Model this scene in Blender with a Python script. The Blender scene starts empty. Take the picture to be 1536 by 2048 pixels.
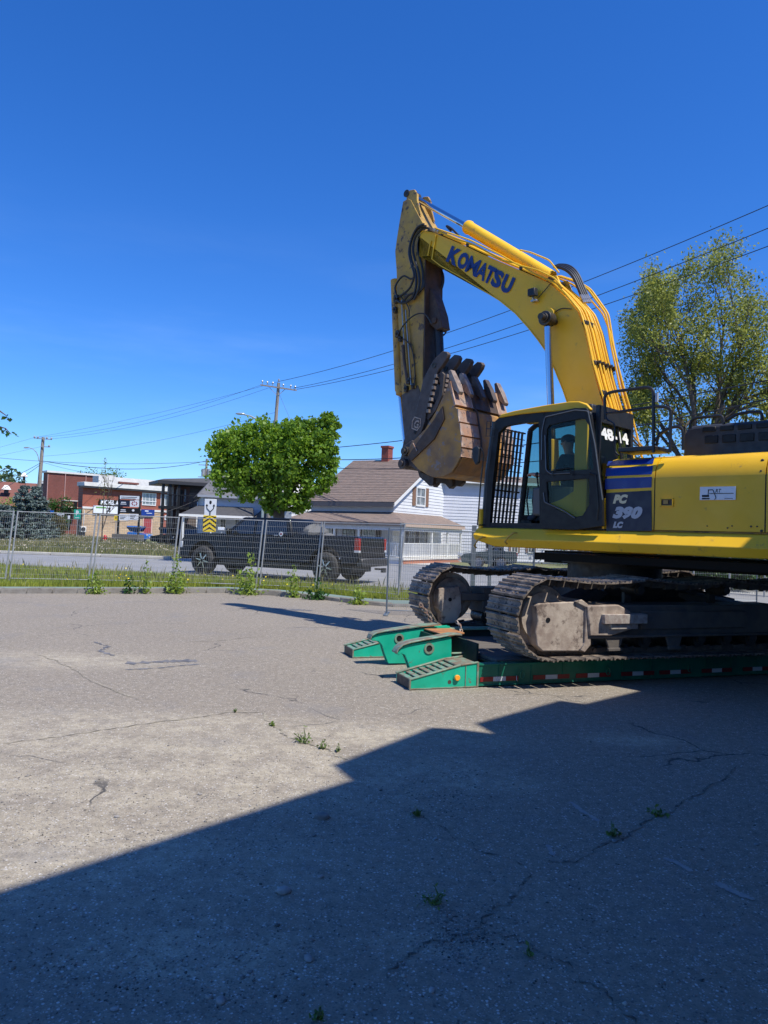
import bpy, math, random
import numpy as np
from mathutils import Vector, Matrix
random.seed(7); np.random.seed(7)
S = bpy.context.scene; COL = S.collection
V = Vector
# ------------------------------------------------------------------ camera, light, exposure
CAMH = 1.8; FPX = 1479.0; PITCH = math.atan(42/1479); ROLL = math.radians(2.0)
cF = V((0, math.cos(PITCH), math.sin(PITCH)))
_r0 = V((1, 0, 0)); _u0 = V((0, -math.sin(PITCH), math.cos(PITCH)))
cR = math.cos(ROLL)*_r0 + math.sin(ROLL)*_u0
cU = -math.sin(ROLL)*_r0 + math.cos(ROLL)*_u0
EYE = V((0, 0, CAMH))
cam = bpy.data.cameras.new('camera'); camo = bpy.data.objects.new('camera', cam); COL.objects.link(camo)
cam.sensor_fit = 'VERTICAL'; cam.sensor_height = 24; cam.lens = 24*FPX/2048; cam.clip_end = 6000; cam.clip_start = .05
camo.matrix_world = Matrix(((cR.x, cU.x, -cF.x, 0), (cR.y, cU.y, -cF.y, 0), (cR.z, cU.z, -cF.z, CAMH), (0, 0, 0, 1)))
S.camera = camo
SUN_EL = math.radians(58); SH = V((.76, -.65, 0)).normalized()
SUNV = V((SH.x*math.cos(SUN_EL), SH.y*math.cos(SUN_EL), math.sin(SUN_EL)))
W = bpy.data.worlds.new("World"); S.world = W; W.use_nodes = True
nt = W.node_tree; bg = nt.nodes['Background']; sky = nt.nodes.new('ShaderNodeTexSky'); sky.sky_type = 'NISHITA'
sky.sun_disc = False; sky.sun_elevation = SUN_EL; sky.sun_rotation = math.atan2(SH.x, SH.y)
sky.air_density = 1.0; sky.dust_density = 0.25; sky.ozone_density = 3.5; sky.altitude = 200
hs = nt.nodes.new('ShaderNodeHueSaturation'); hs.inputs['Saturation'].default_value = 1.28; hs.inputs['Value'].default_value = 1.0
nt.links.new(sky.outputs[0], hs.inputs['Color']); tint = nt.nodes.new('ShaderNodeMix'); tint.data_type = 'RGBA'; tint.blend_type = 'MULTIPLY'; tint.inputs[0].default_value = 1; tint.inputs[7].default_value = (.69, .97, 1.44, 1)
nt.links.new(hs.outputs[0], tint.inputs[6])
# a faint cirrus veil, low in the sky all round
wtc = nt.nodes.new('ShaderNodeTexCoord'); wmp = nt.nodes.new('ShaderNodeMapping'); wmp.inputs['Scale'].default_value = (1.6, 1.6, 9); wmp.inputs['Rotation'].default_value = (0, .12, 0)
wno = nt.nodes.new('ShaderNodeTexNoise'); wno.inputs['Scale'].default_value = 1.3; wno.inputs['Detail'].default_value = 7; wno.inputs['Roughness'].default_value = .55
wmr = nt.nodes.new('ShaderNodeMapRange'); wmr.interpolation_type = 'SMOOTHSTEP'; wmr.inputs[1].default_value = .46; wmr.inputs[2].default_value = .80; wmr.inputs[3].default_value = 0; wmr.inputs[4].default_value = .16
cir = nt.nodes.new('ShaderNodeMix'); cir.data_type = 'RGBA'; cir.inputs[7].default_value = (5.2, 7.0, 9.0, 1)
nt.links.new(wtc.outputs['Generated'], wmp.inputs[0]); nt.links.new(wmp.outputs[0], wno.inputs['Vector']); nt.links.new(wno.outputs['Fac'], wmr.inputs[0]); wsp = nt.nodes.new('ShaderNodeSeparateXYZ'); nt.links.new(wtc.outputs['Generated'], wsp.inputs[0])
wlo = nt.nodes.new('ShaderNodeMapRange'); wlo.interpolation_type = 'SMOOTHSTEP'; wlo.inputs[1].default_value = .42; wlo.inputs[2].default_value = .16; nt.links.new(wsp.outputs['Z'], wlo.inputs[0])
wmu = nt.nodes.new('ShaderNodeMath'); wmu.operation = 'MULTIPLY'; nt.links.new(wmr.outputs[0], wmu.inputs[0]); nt.links.new(wlo.outputs[0], wmu.inputs[1]); nt.links.new(wmu.outputs[0], cir.inputs[0])
nt.links.new(tint.outputs[2], cir.inputs[6]); nt.links.new(cir.outputs[2], bg.inputs[0]); bg.inputs[1].default_value = 0.10
sun = bpy.data.lights.new('sun', 'SUN'); suno = bpy.data.objects.new('sun', sun); COL.objects.link(suno)
sun.energy = 4.3; sun.angle = math.radians(.53); sun.color = (1, .955, .87)
suno.rotation_euler = (-SUNV).to_track_quat('-Z', 'Y').to_euler()
vs = S.view_settings; vs.view_transform = 'Standard'; vs.look = 'None'; vs.gamma = 1; vs.use_curve_mapping = False; vs.exposure = 0.42
# ------------------------------------------------------------------ pixel -> world on a stated plane
def ray(px, py): return cF + cR*((px-768)/FPX) - cU*((py-1024)/FPX)
def PLN(px, py, p0, n):
    d = ray(px, py); t = (p0-EYE).dot(n)/d.dot(n); return EYE + d*t
def G(px, py, z=0): return PLN(px, py, V((0, 0, z)), V((0, 0, 1)))
def ZP(px, py, Y): return PLN(px, py, V((0, Y, 0)), V((0, 1, 0)))
def HZ(px): return 1066+.035*(px-768)
# ------------------------------------------------------------------ helpers
class MB:
    def __init__(s, M=None): s.v = []; s.f = []; s.m = []; s.M = M; s.mi = 0
    def add(s, vs, fs):
        b = len(s.v)
        for p in vs:
            p = V(p); s.v.append((s.M @ p) if s.M else p)
        for f in fs: s.f.append([i+b for i in f]); s.m.append(s.mi)
        return s
    def hexa(s, p): # 8 points: bottom 4, top 4
        return s.add(p, [(0, 3, 2, 1), (4, 5, 6, 7), (0, 1, 5, 4), (1, 2, 6, 5), (2, 3, 7, 6), (3, 0, 4, 7)])
    def box(s, a, b):
        x0, y0, z0 = [min(a[i], b[i]) for i in range(3)]; x1, y1, z1 = [max(a[i], b[i]) for i in range(3)]
        return s.hexa([(x0, y0, z0), (x1, y0, z0), (x1, y1, z0), (x0, y1, z0), (x0, y0, z1), (x1, y0, z1), (x1, y1, z1), (x0, y1, z1)])
    def ext(s, pts, vec):
        n = len(pts); pts = [V(p) for p in pts]; vec = V(vec)
        return s.add(pts+[p+vec for p in pts], [list(range(n))[::-1], list(range(n, 2*n))]+[(i, (i+1) % n, (i+1) % n+n, i+n) for i in range(n)])
    def ring(s, outer, hole, vec, N=40):
        outer = [V(p) for p in outer]; hole = [V(p) for p in hole]; vec = V(vec)
        c = sum(hole, V())/len(hole); nrm = vec.normalized()
        a = (outer[0]-c); a = (a-nrm*a.dot(nrm)).normalized(); b = nrm.cross(a)
        angs = set()
        def ang(p): d = p-c; return math.atan2(d.dot(b), d.dot(a)) % (2*math.pi)
        A = sorted([ang(p) for p in outer]+[ang(p) for p in hole]+[2*math.pi*i/N for i in range(N)])
        AA = [A[0]]
        for x in A[1:]:
            if x-AA[-1] > 1e-3: AA.append(x)
        def hit(loop, t):
            d = (math.cos(t), math.sin(t)); best = None
            for i in range(len(loop)):
                p = loop[i]-c; q = loop[(i+1) % len(loop)]-c
                px_, py_, qx, qy = p.dot(a), p.dot(b), q.dot(a), q.dot(b)
                ex, ey = qx-px_, qy-py_; den = d[0]*ey-d[1]*ex
                if abs(den) < 1e-12: continue
                r = (px_*ey-py_*ex)/den; u = (px_*d[1]-py_*d[0])/den
                if r > 0 and -1e-6 <= u <= 1+1e-6 and (best is None or r > best): best = r
            return c+(a*d[0]+b*d[1])*(best or .01)
        O = [hit(outer, t) for t in AA]; H = [hit(hole, t) for t in AA]; n = len(AA)
        vs_ = O+H+[p+vec for p in O]+[p+vec for p in H]; fs = []
        for i in range(n):
            j = (i+1) % n
            fs += [(i, i+n, j+n, j), (i+2*n, j+2*n, j+3*n, i+3*n), (i, j, j+2*n, i+2*n), (i+n, i+3*n, j+3*n, j+n)]
        return s.add(vs_, fs)
    def tube(s, pts, r, seg=8, caps=True):
        pts = [V(p) for p in pts]; n = len(pts); rs = r if isinstance(r, (list, tuple)) else [r]*n
        base = []; prev = None; fs = []
        for i in range(n):
            t = (pts[min(i+1, n-1)]-pts[max(i-1, 0)]).normalized()
            if prev is None:
                u = t.cross(V((0, 0, 1)));
                if u.length < .05: u = t.cross(V((1, 0, 0)))
            else: u = prev-t*prev.dot(t)
            u.normalize(); prev = u; w = t.cross(u)
            for k in range(seg):
                a = 2*math.pi*k/seg+(math.pi/4 if seg == 4 else 0); base.append(pts[i]+(u*math.cos(a)+w*math.sin(a))*rs[i])
        for i in range(n-1):
            for k in range(seg):
                k2 = (k+1) % seg; fs.append((i*seg+k, i*seg+k2, (i+1)*seg+k2, (i+1)*seg+k))
        if caps: fs += [list(range(seg))[::-1], [(n-1)*seg+k for k in range(seg)]]
        return s.add(base, fs)
    def cyl(s, a, b, r, seg=16, r2=None): return s.tube([a, b], [r, r if r2 is None else r2], seg)
    def disc_ring(s, c, n, r1, r0, th, seg=20):
        c = V(c); n = V(n).normalized(); u = n.cross(V((0, 0, 1)));
        if u.length < .1: u = n.cross(V((1, 0, 0)))
        u.normalize(); w = n.cross(u)
        vs_ = []
        for off in (0, th):
            for r in (r1, r0):
                vs_ += [c+n*off+(u*math.cos(2*math.pi*k/seg)+w*math.sin(2*math.pi*k/seg))*r for k in range(seg)]
        fs = []
        for k in range(seg):
            j = (k+1) % seg
            fs += [(k, j, j+seg, k+seg), (k+2*seg, k+3*seg, j+3*seg, j+2*seg), (k, k+2*seg, j+2*seg, j), (k+seg, j+seg, j+3*seg, k+3*seg)]
        return s.add(vs_, fs)
    def ball(s, c, r, n=8, sc=(1, 1, 1), jit=0):
        c = V(c); vs_ = [c+V((0, 0, -r*sc[2]))]; fs = []
        for i in range(1, n):
            ph = math.pi*i/n-math.pi/2
            for k in range(n+2):
                a = 2*math.pi*k/(n+2); q = 1+random.uniform(-jit, jit)
                vs_.append(c+V((math.cos(a)*math.cos(ph)*r*sc[0]*q, math.sin(a)*math.cos(ph)*r*sc[1]*q, math.sin(ph)*r*sc[2]*q)))
        vs_.append(c+V((0, 0, r*sc[2]))); m = n+2
        for k in range(m):
            k2 = (k+1) % m; fs.append((0, 1+k2, 1+k)); fs.append((len(vs_)-1, 1+(n-2)*m+k, 1+(n-2)*m+k2))
            for i in range(n-2): fs.append((1+i*m+k, 1+i*m+k2, 1+(i+1)*m+k2, 1+(i+1)*m+k))
        return s.add(vs_, fs)
    def build(s, name, mat, parent=None, smooth=False, bevel=0, seg=1, ang=35):
        me = bpy.data.meshes.new(name); me.from_pydata([tuple(p) for p in s.v], [], s.f)
        for m in (mat if isinstance(mat, (list, tuple)) else [mat]): me.materials.append(m)
        if isinstance(mat, (list, tuple)): me.polygons.foreach_set('material_index', s.m)
        me.update()
        if smooth or bevel:
            me.polygons.foreach_set('use_smooth', [True]*len(me.polygons)); me.set_sharp_from_angle(angle=math.radians(ang))
        o = bpy.data.objects.new(name, me); COL.objects.link(o)
        if parent: o.parent = parent
        if bevel:
            b = o.modifiers.new('bevel', 'BEVEL'); b.width = bevel; b.segments = seg; b.limit_method = 'ANGLE'; b.angle_limit = math.radians(40)
        return o
def tag(o, label=None, cat=None, group=None, kind=None):
    if label: o['label'] = label
    if cat: o['category'] = cat
    if group: o['group'] = group
    if kind: o['kind'] = kind
    return o
def root(name, loc, label, cat, group=None, rz=0, M=None):
    o = bpy.data.objects.new(name, None); COL.objects.link(o); o.empty_display_size = .2
    if M is not None: o.matrix_world = M
    else: o.location = loc; o.rotation_euler = (0, 0, rz)
    return tag(o, label, cat, group)
def frame(o, x, y):  # matrix with x,y axes
    x = V(x).normalized(); z = V((0, 0, 1)); y = z.cross(x)
    return Matrix(((x.x, y.x, 0, o[0]), (x.y, y.y, 0, o[1]), (0, 0, 1, o[2]), (0, 0, 0, 1)))
def npmesh(name, verts, faces, mat, parent=None, smooth=False):
    me = bpy.data.meshes.new(name); nv = len(verts); nf, k = faces.shape
    me.vertices.add(nv); me.vertices.foreach_set('co', verts.astype(np.float32).ravel())
    me.loops.add(nf*k); me.loops.foreach_set('vertex_index', faces.astype(np.int32).ravel())
    me.polygons.add(nf); me.polygons.foreach_set('loop_start', np.arange(0, nf*k, k, dtype=np.int32))
    me.update(calc_edges=True); me.materials.append(mat)
    if smooth: me.polygons.foreach_set('use_smooth', np.ones(nf, dtype=bool))
    o = bpy.data.objects.new(name, me); COL.objects.link(o)
    if parent: o.parent = parent
    return o
def leaves(name, cen, size, mat, parent=None, aspect=.6, up=0.0, jit=.4):
    """cen: (n,3) leaf positions; each leaf a folded pair of triangles (rhomb)"""
    n = len(cen); d = np.random.normal(size=(n, 3)); d[:, 2] += up; d /= np.linalg.norm(d, axis=1)[:, None]
    e = np.random.normal(size=(n, 3)); e -= (e*d).sum(1)[:, None]*d; e /= np.linalg.norm(e, axis=1)[:, None]
    sz = (size*(1+np.random.uniform(-jit, jit, n)))[:, None]; nn = np.cross(d, e)
    a = cen-d*sz*.5; c = cen+d*sz*.5; b = cen+e*sz*.5*aspect+nn*sz*.12; f = cen-e*sz*.5*aspect+nn*sz*.12
    vv = np.stack([a, b, c, f], 1).reshape(-1, 3); ff = np.arange(4*n).reshape(n, 4)
    return npmesh(name, vv, ff, mat, parent)
# ------------------------------------------------------------------ materials
MATS = {}
def mat(name, col, rough=.6, metal=0, col2=None, sc=4, amt=1, bump=0, bsc=60, spec=.5, coat=0, col3=None, sc3=25, th3=.62, trans=0, stretch=None, emit=None, alpha=None, obj_rand=0, wear_soft=.06):
    if name in MATS: return MATS[name]
    m = bpy.data.materials.new(name); m.use_nodes = True; n = m.node_tree.nodes; l = m.node_tree.links; p = n['Principled BSDF']
    p.inputs['Roughness'].default_value = rough; p.inputs['Metallic'].default_value = metal
    p.inputs['Specular IOR Level'].default_value = spec; p.inputs['Coat Weight'].default_value = coat
    c4 = tuple(col)+(1,); p.inputs['Base Color'].default_value = c4
    tc = n.new('ShaderNodeTexCoord'); src = tc.outputs['Object']
    if stretch:
        mp_ = n.new('ShaderNodeMapping'); mp_.inputs['Scale'].default_value = stretch; l.new(src, mp_.inputs[0]); src = mp_.outputs[0]
    last = None
    def mix(fac, a, b):
        x = n.new('ShaderNodeMix'); x.data_type = 'RGBA'
        if isinstance(fac, float): x.inputs[0].default_value = fac
        else: l.new(fac, x.inputs[0])
        for i, q in ((6, a), (7, b)):
            if isinstance(q, tuple): x.inputs[i].default_value = q
            else: l.new(q, x.inputs[i])
        return x.outputs[2]
    def noise(scale, det=5, r=.6):
        t = n.new('ShaderNodeTexNoise'); t.inputs['Scale'].default_value = scale; t.inputs['Detail'].default_value = det; t.inputs['Roughness'].default_value = r
        l.new(src, t.inputs['Vector']); return t.outputs['Fac']
    def ramp(v, a, b):
        t = n.new('ShaderNodeMapRange'); t.inputs[1].default_value = a; t.inputs[2].default_value = b; t.interpolation_type = 'SMOOTHSTEP'; l.new(v, t.inputs[0]); return t.outputs[0]
    last = c4
    if col2 is not None: last = mix(ramp(noise(sc), .5-.22/amt, .5+.22/amt), c4, tuple(col2)+(1,))
    if col3 is not None:
        f3 = ramp(noise(sc3, 8, .7), th3, th3+wear_soft); last = mix(f3, last, tuple(col3)+(1,))
    if obj_rand:
        oi = n.new('ShaderNodeObjectInfo'); hv = n.new('ShaderNodeHueSaturation')
        mr = n.new('ShaderNodeMapRange'); mr.inputs[3].default_value = 1-obj_rand; mr.inputs[4].default_value = 1+obj_rand
        l.new(oi.outputs['Random'], mr.inputs[0]); l.new(mr.outputs[0], hv.inputs['Value'])
        if isinstance(last, tuple): hv.inputs['Color'].default_value = last
        else: l.new(last, hv.inputs['Color'])
        last = hv.outputs[0]
    if not isinstance(last, tuple): l.new(last, p.inputs['Base Color'])
    if col2 is not None or col3 is not None:
        rr = ramp(noise(sc*2.3), .3, .7); ml = n.new('ShaderNodeMapRange'); ml.inputs[3].default_value = max(.03, rough-.1); ml.inputs[4].default_value = min(1, rough+.15)
        l.new(rr, ml.inputs[0]); l.new(ml.outputs[0], p.inputs['Roughness'])
    if bump:
        b = n.new('ShaderNodeBump'); b.inputs['Strength'].default_value = 1; b.inputs['Distance'].default_value = bump
        l.new(noise(bsc, 6, .65), b.inputs['Height']); l.new(b.outputs[0], p.inputs['Normal'])
    if emit: p.inputs['Emission Color'].default_value = tuple(emit)+(1,); p.inputs['Emission Strength'].default_value = 1
    MATS[name] = m; return m
def leafmat(name, c1, c2, c3=None, tr=.35, rough=.45, nsc=.6):
    m = bpy.data.materials.new(name); m.use_nodes = True; n = m.node_tree.nodes; l = m.node_tree.links; p = n['Principled BSDF']; out = n['Material Output']
    g = n.new('ShaderNodeNewGeometry'); r = n.new('ShaderNodeValToRGB'); cr = r.color_ramp
    cr.elements[0].color = tuple(c1)+(1,); cr.elements[1].color = tuple(c2)+(1,); cr.elements[0].position = .15; cr.elements[1].position = .85
    if c3: e = cr.elements.new(.97); e.color = tuple(c3)+(1,)
    ns = n.new('ShaderNodeTexNoise'); ns.inputs['Scale'].default_value = nsc; ns.inputs['Detail'].default_value = 3
    tc = n.new('ShaderNodeTexCoord'); l.new(tc.outputs['Object'], ns.inputs['Vector'])
    ad = n.new('ShaderNodeMath'); ad.operation = 'MULTIPLY_ADD'; ad.inputs[1].default_value = .55; l.new(g.outputs['Random Per Island'], ad.inputs[0])
    mm = n.new('ShaderNodeMapRange'); mm.inputs[1].default_value = .3; mm.inputs[2].default_value = .7; mm.inputs[3].default_value = 0; mm.inputs[4].default_value = .45
    l.new(ns.outputs['Fac'], mm.inputs[0]); l.new(mm.outputs[0], ad.inputs[2]); l.new(ad.outputs[0], r.inputs[0])
    l.new(r.outputs[0], p.inputs['Base Color']); p.inputs['Roughness'].default_value = rough; p.inputs['Specular IOR Level'].default_value = .4
    t = n.new('ShaderNodeBsdfTranslucent'); hv = n.new('ShaderNodeHueSaturation'); hv.inputs['Value'].default_value = 1.5; hv.inputs['Hue'].default_value = .485
    l.new(r.outputs[0], hv.inputs['Color']); l.new(hv.outputs[0], t.inputs['Color'])
    mx = n.new('ShaderNodeMixShader'); mx.inputs[0].default_value = tr; l.new(p.outputs[0], mx.inputs[1]); l.new(t.outputs[0], mx.inputs[2]); l.new(mx.outputs[0], out.inputs['Surface'])
    MATS[name] = m; return m
def glassmat(name, tint, op=.25, rough=.03, ior=1.5):
    m = bpy.data.materials.new(name); m.use_nodes = True; n = m.node_tree.nodes; l = m.node_tree.links; out = n['Material Output']; n.remove(n['Principled BSDF'])
    t = n.new('ShaderNodeBsdfTransparent'); t.inputs[0].default_value = tuple(tint)+(1,)
    g = n.new('ShaderNodeBsdfGlossy'); g.inputs['Roughness'].default_value = rough; g.inputs[0].default_value = (.9, .95, 1, 1)
    fr = n.new('ShaderNodeFresnel'); fr.inputs[0].default_value = ior
    ad = n.new('ShaderNodeMath'); ad.operation = 'ADD'; ad.inputs[1].default_value = op; ad.use_clamp = True; l.new(fr.outputs[0], ad.inputs[0])
    mx = n.new('ShaderNodeMixShader'); l.new(ad.outputs[0], mx.inputs[0]); l.new(t.outputs[0], mx.inputs[1]); l.new(g.outputs[0], mx.inputs[2]); l.new(mx.outputs[0], out.inputs['Surface'])
    return m
YEL = mat('yellow_paint', (.87, .51, .017), .42, 0, (.77, .43, .013), 1.2, 1, .0008, 12, col3=(.42, .25, .05), sc3=6, th3=.60, wear_soft=.14)
YELD = mat('dirty_yellow_paint', (.60, .36, .05), .5, 0, (.30, .18, .06), 2.2, 1, .001, 15, col3=(.10, .065, .04), sc3=7, th3=.56)
BROWN = mat('grimy_brown_steel', (.12, .075, .05), .6, .2, (.06, .045, .04), 5, 1, .002, 30)
BUCK = mat('scuffed_bucket_paint', (.52, .27, .055), .6, 0, (.22, .13, .07), 2.2, 1.3, .0015, 25, col3=(.25, .20, .17), sc3=6, th3=.56)
PLATE = mat('worn_rusty_plate', (.44, .35, .29), .5, .25, (.42, .24, .15), 3.5, 1.6, .002, 40, col3=(.16, .13, .12), sc3=10, th3=.55)
THUMB = mat('dark_worn_steel', (.125, .10, .09), .6, .3, (.075, .062, .058), 5, 1, .002, 35, col3=(.26, .21, .17), sc3=12, th3=.66)
BLACK = mat('black_paint', (.010, .0105, .012), .42, 0, (.017, .018, .02), 6, 1, spec=.3)
CABGREY = mat('charcoal_cab_paint', (.024, .027, .033), .38, 0, (.018, .02, .025), 6, 1, spec=.4)
RUBBER = mat('black_rubber', (.018, .018, .02), .75, 0, (.03, .03, .032), 8, 1)
HOSE = mat('hydraulic_hose', (.02, .02, .022), .4)
CHROME = mat('chrome_rod', (.62, .65, .70), .16, 1.0)
STEEL = mat('bright_steel', (.45, .43, .40), .4, .8)
PIN = mat('greasy_pin_steel', (.10, .085, .07), .45, .6, (.05, .045, .04), 12, 1)
BLUE = mat('blue_vinyl', (.006, .030, .20), .35, 0, (.008, .04, .24), 3, 1)
NAVY = mat('navy_vinyl', (.010, .016, .038), .45, 0, (.014, .02, .045), 5, 1)
SILV = mat('silver_vinyl', (.42, .44, .48), .4)
CREAM = mat('cream_vinyl', (.72, .62, .38), .4)
WHITE = mat('white_vinyl', (.78, .80, .82), .4, 0, (.7, .72, .74), 5, 1)
TRACK = mat('muddy_track_steel', (.10, .085, .075), .65, .25, (.33, .26, .20), 4.5, 1.6, .003, 40, col3=(.05, .048, .048), sc3=9, th3=.55, obj_rand=.14)
TFRAME = mat('sandy_track_frame', (.46, .385, .31), .8, 0, (.26, .20, .16), 3.5, 1.6, .004, 30, col3=(.14, .105, .085), sc3=5, th3=.54, wear_soft=.1)
GREEN = mat('green_trailer_paint', (.010, .44, .28), .42, 0, (.006, .33, .20), 2.5, 1, .001, 20, col3=(.13, .12, .08), sc3=8, th3=.61, wear_soft=.05)
GWORN = mat('worn_green_edge', (.20, .33, .24), .6, .2, (.23, .17, .12), 9, 1.6, .002, 40)
RUST = mat('orange_rust', (.46, .21, .07), .75, 0, (.28, .12, .06), 6, 1, .001, 40)
DARKST = mat('dark_bare_steel', (.05, .045, .045), .55, .3, (.09, .07, .055), 6, 1)
GALV = mat('galvanised_steel', (.42, .43, .43), .45, .35, (.33, .34, .35), 8, 1)
FDARK = mat('grey_fence_steel', (.16, .19, .22), .45, .4)
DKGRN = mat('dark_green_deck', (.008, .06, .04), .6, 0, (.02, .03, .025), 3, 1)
# ------------------------------------------------------------------ ground
def asphalt():
    m = bpy.data.materials.new('old_asphalt'); m.use_nodes = True; n = m.node_tree.nodes; l = m.node_tree.links; p = n['Principled BSDF']
    tc = n.new('ShaderNodeTexCoord'); O = tc.outputs['Object']
    def N(sc, det=4, r=.6, vec=O):
        t = n.new('ShaderNodeTexNoise'); t.inputs['Scale'].default_value = sc; t.inputs['Detail'].default_value = det; t.inputs['Roughness'].default_value = r; l.new(vec, t.inputs['Vector']); return t.outputs['Fac']
    def R(v, a, b, c=0, d=1):
        t = n.new('ShaderNodeMapRange'); t.interpolation_type = 'SMOOTHSTEP'
        for i, x in ((1, a), (2, b), (3, c), (4, d)): t.inputs[i].default_value = x
        l.new(v, t.inputs[0]); return t.outputs[0]
    def MX(f, a, b):
        x = n.new('ShaderNodeMix'); x.data_type = 'RGBA'
        if isinstance(f, float): x.inputs[0].default_value = f
        else: l.new(f, x.inputs[0])
        for i, q in ((6, a), (7, b)):
            if isinstance(q, tuple): x.inputs[i].default_value = q+(1,)
            else: l.new(q, x.inputs[i])
        return x.outputs[2]
    def MA(op, a, b):
        x = n.new('ShaderNodeMath'); x.operation = op; x.use_clamp = True
        for i, q in ((0, a), (1, b)):
            if isinstance(q, (int, float)): x.inputs[i].default_value = q
            else: l.new(q, x.inputs[i])
        return x.outputs[0]
    base = MX(R(N(.35, 5), .35, .65), (.262, .220, .165), (.308, .258, .190))
    base = MX(R(N(1.7, 5), .3, .7), base, (.285, .238, .178))
    # sand washed over the surface
    sand = None
    for (px, py, rx, ry) in ((560, 1540, 1.5, .9), (330, 1450, 2.2, .5), (120, 1700, 1.6, .7), (850, 1550, .75, .42), (950, 1565, .55, .28), (880, 1535, .6, .3), (480, 1500, 2.0, .45), (700, 1470, 1.6, .5), (60, 1480, 2.0, .5), (350, 1900, .6, .28), (1270, 1480, .5, .25), (880, 1890, .3, .12), (250, 1570, 2.0, .7), (130, 1320, 1.6, .6)):
        c = G(px, py); mp_ = n.new('ShaderNodeMapping'); mp_.vector_type = 'POINT'
        mp_.inputs['Scale'].default_value = (1/rx, 1/ry, 1); mp_.inputs['Location'].default_value = (-c.x/rx, -c.y/ry, 0)
        l.new(O, mp_.inputs[0]); ln = n.new('ShaderNodeVectorMath'); ln.operation = 'LENGTH'; l.new(mp_.outputs[0], ln.inputs[0])
        f = R(ln.outputs['Value'], 1.5, 0.1); sand = f if sand is None else MA('MAXIMUM', sand, f)
    sn = MA('MULTIPLY', sand, R(N(3.2, 9, .72), .38, .58, .25, 1))
    base = MX(sn, base, (.46, .395, .285))
    # aggregate
    vo = n.new('ShaderNodeTexVoronoi'); vo.inputs['Scale'].default_value = 150; l.new(O, vo.inputs['Vector'])
    sp = n.new('ShaderNodeSeparateColor'); l.new(vo.outputs['Color'], sp.inputs[0])
    base = MX(R(sp.outputs[0], .55, 1, 0, .5), base, (.11, .10, .085))
    base = MX(R(sp.outputs[1], .90, .97, 0, .75), base, (.55, .52, .48))
    vo2 = n.new('ShaderNodeTexVoronoi'); vo2.inputs['Scale'].default_value = 58; l.new(O, vo2.inputs['Vector'])
    sp2 = n.new('ShaderNodeSeparateColor'); l.new(vo2.outputs['Color'], sp2.inputs[0])
    stone = MA('MULTIPLY', R(sp2.outputs[0], .885, .90), R(vo2.outputs['Distance'], .42, .30))
    base = MX(stone, base, (.66, .62, .56))
    stone2 = MA('MULTIPLY', R(sp2.outputs[1], .95, .96), R(vo2.outputs['Distance'], .45, .32))
    base = MX(stone2, base, (.12, .11, .10))
    base = MX(R(N(260, 2), .25, .75, 0, .35), base, (.17, .162, .15))
    mot = R(N(14, 6, .75), .32, .68, .80, 1.16); mm_ = n.new('ShaderNodeMix'); mm_.data_type = 'RGBA'; mm_.blend_type = 'MULTIPLY'; mm_.inputs[0].default_value = 1; l.new(base, mm_.inputs[6]); l.new(mot, mm_.inputs[7]); base = mm_.outputs[2]
    # fine hairline cracks and stains
    wv = n.new('ShaderNodeTexVoronoi'); wv.feature = 'DISTANCE_TO_EDGE'; wv.inputs['Scale'].default_value = .42
    ns = n.new('ShaderNodeTexNoise'); ns.inputs['Scale'].default_value = 2.5; ns.inputs['Detail'].default_value = 6; l.new(O, ns.inputs['Vector'])
    mxv = n.new('ShaderNodeMix'); mxv.data_type = 'RGBA'; mxv.blend_type = 'ADD'; mxv.inputs[0].default_value = .35; l.new(O, mxv.inputs[6]); l.new(ns.outputs['Color'], mxv.inputs[7])
    l.new(mxv.outputs[2], wv.inputs['Vector'])
    cr = MA('MULTIPLY', R(wv.outputs['Distance'], .006, .001), R(N(.5, 2), .52, .60)); base = MX(cr, base, (.07, .065, .06))
    stn = R(N(.9, 6, .7), .54, .68, 0, .38); base = MX(stn, base, (.20, .19, .185))
    l.new(base, p.inputs['Base Color']); p.inputs['Roughness'].default_value = .85; p.inputs['Specular IOR Level'].default_value = .35
    h = MA('ADD', MA('MULTIPLY', sp.outputs[2], .35), MA('MULTIPLY', N(140, 4), .6)); h2 = MA('ADD', MA('MULTIPLY', h, .6), MA('MULTIPLY', stone, .4))
    b = n.new('ShaderNodeBump'); b.inputs['Strength'].default_value = .9; b.inputs['Distance'].default_value = .006; l.new(h2, b.inputs['Height']); l.new(b.outputs[0], p.inputs['Normal'])
    return m
ASPH = asphalt()
KB = [(-60, -6), (-30, 7.5), (-15.5, 15.2)] + [tuple(G(px, py).xy) for px, py in ((0, 1187), (250, 1187), (450, 1186), (560, 1192), (640, 1199), (720, 1209), (785, 1214))] + [(3.0, 18.6), (7, 20), (20, 22), (60, 24)]
lot = [(p[0], p[1], 0) for p in KB]+[(60, -40, 0), (-60, -40, 0)]
tag(MB().add(lot, [list(range(len(lot)))[::-1]]).build('ground', ASPH), kind='structure', label='old sandy grey asphalt parking lot with cracks and loose stones')
TZ = .15
EARTH = mat('grassy_earth', (.15, .18, .05), .95, 0, (.17, .15, .09), .8, 1.4, .02, 12, col3=(.24, .20, .13), sc3=5, th3=.6)
kb2 = [(p[0], p[1]) for p in KB]
t = MB(); n_ = len(kb2)
far = []
for (x, y) in kb2: far.append((x*40-(0 if abs(x) > 20 else 0), 1500, TZ))
far[0] = (-2500, 200, TZ); far[-1] = (2500, 200, TZ)
inner = [(x-.0, y+.22, TZ) for x, y in kb2]
t.add(inner+far, [(i, i+1, i+1+n_, i+n_) for i in range(n_-1)]); tag(t.build('terrain', EARTH), kind='structure')
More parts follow.
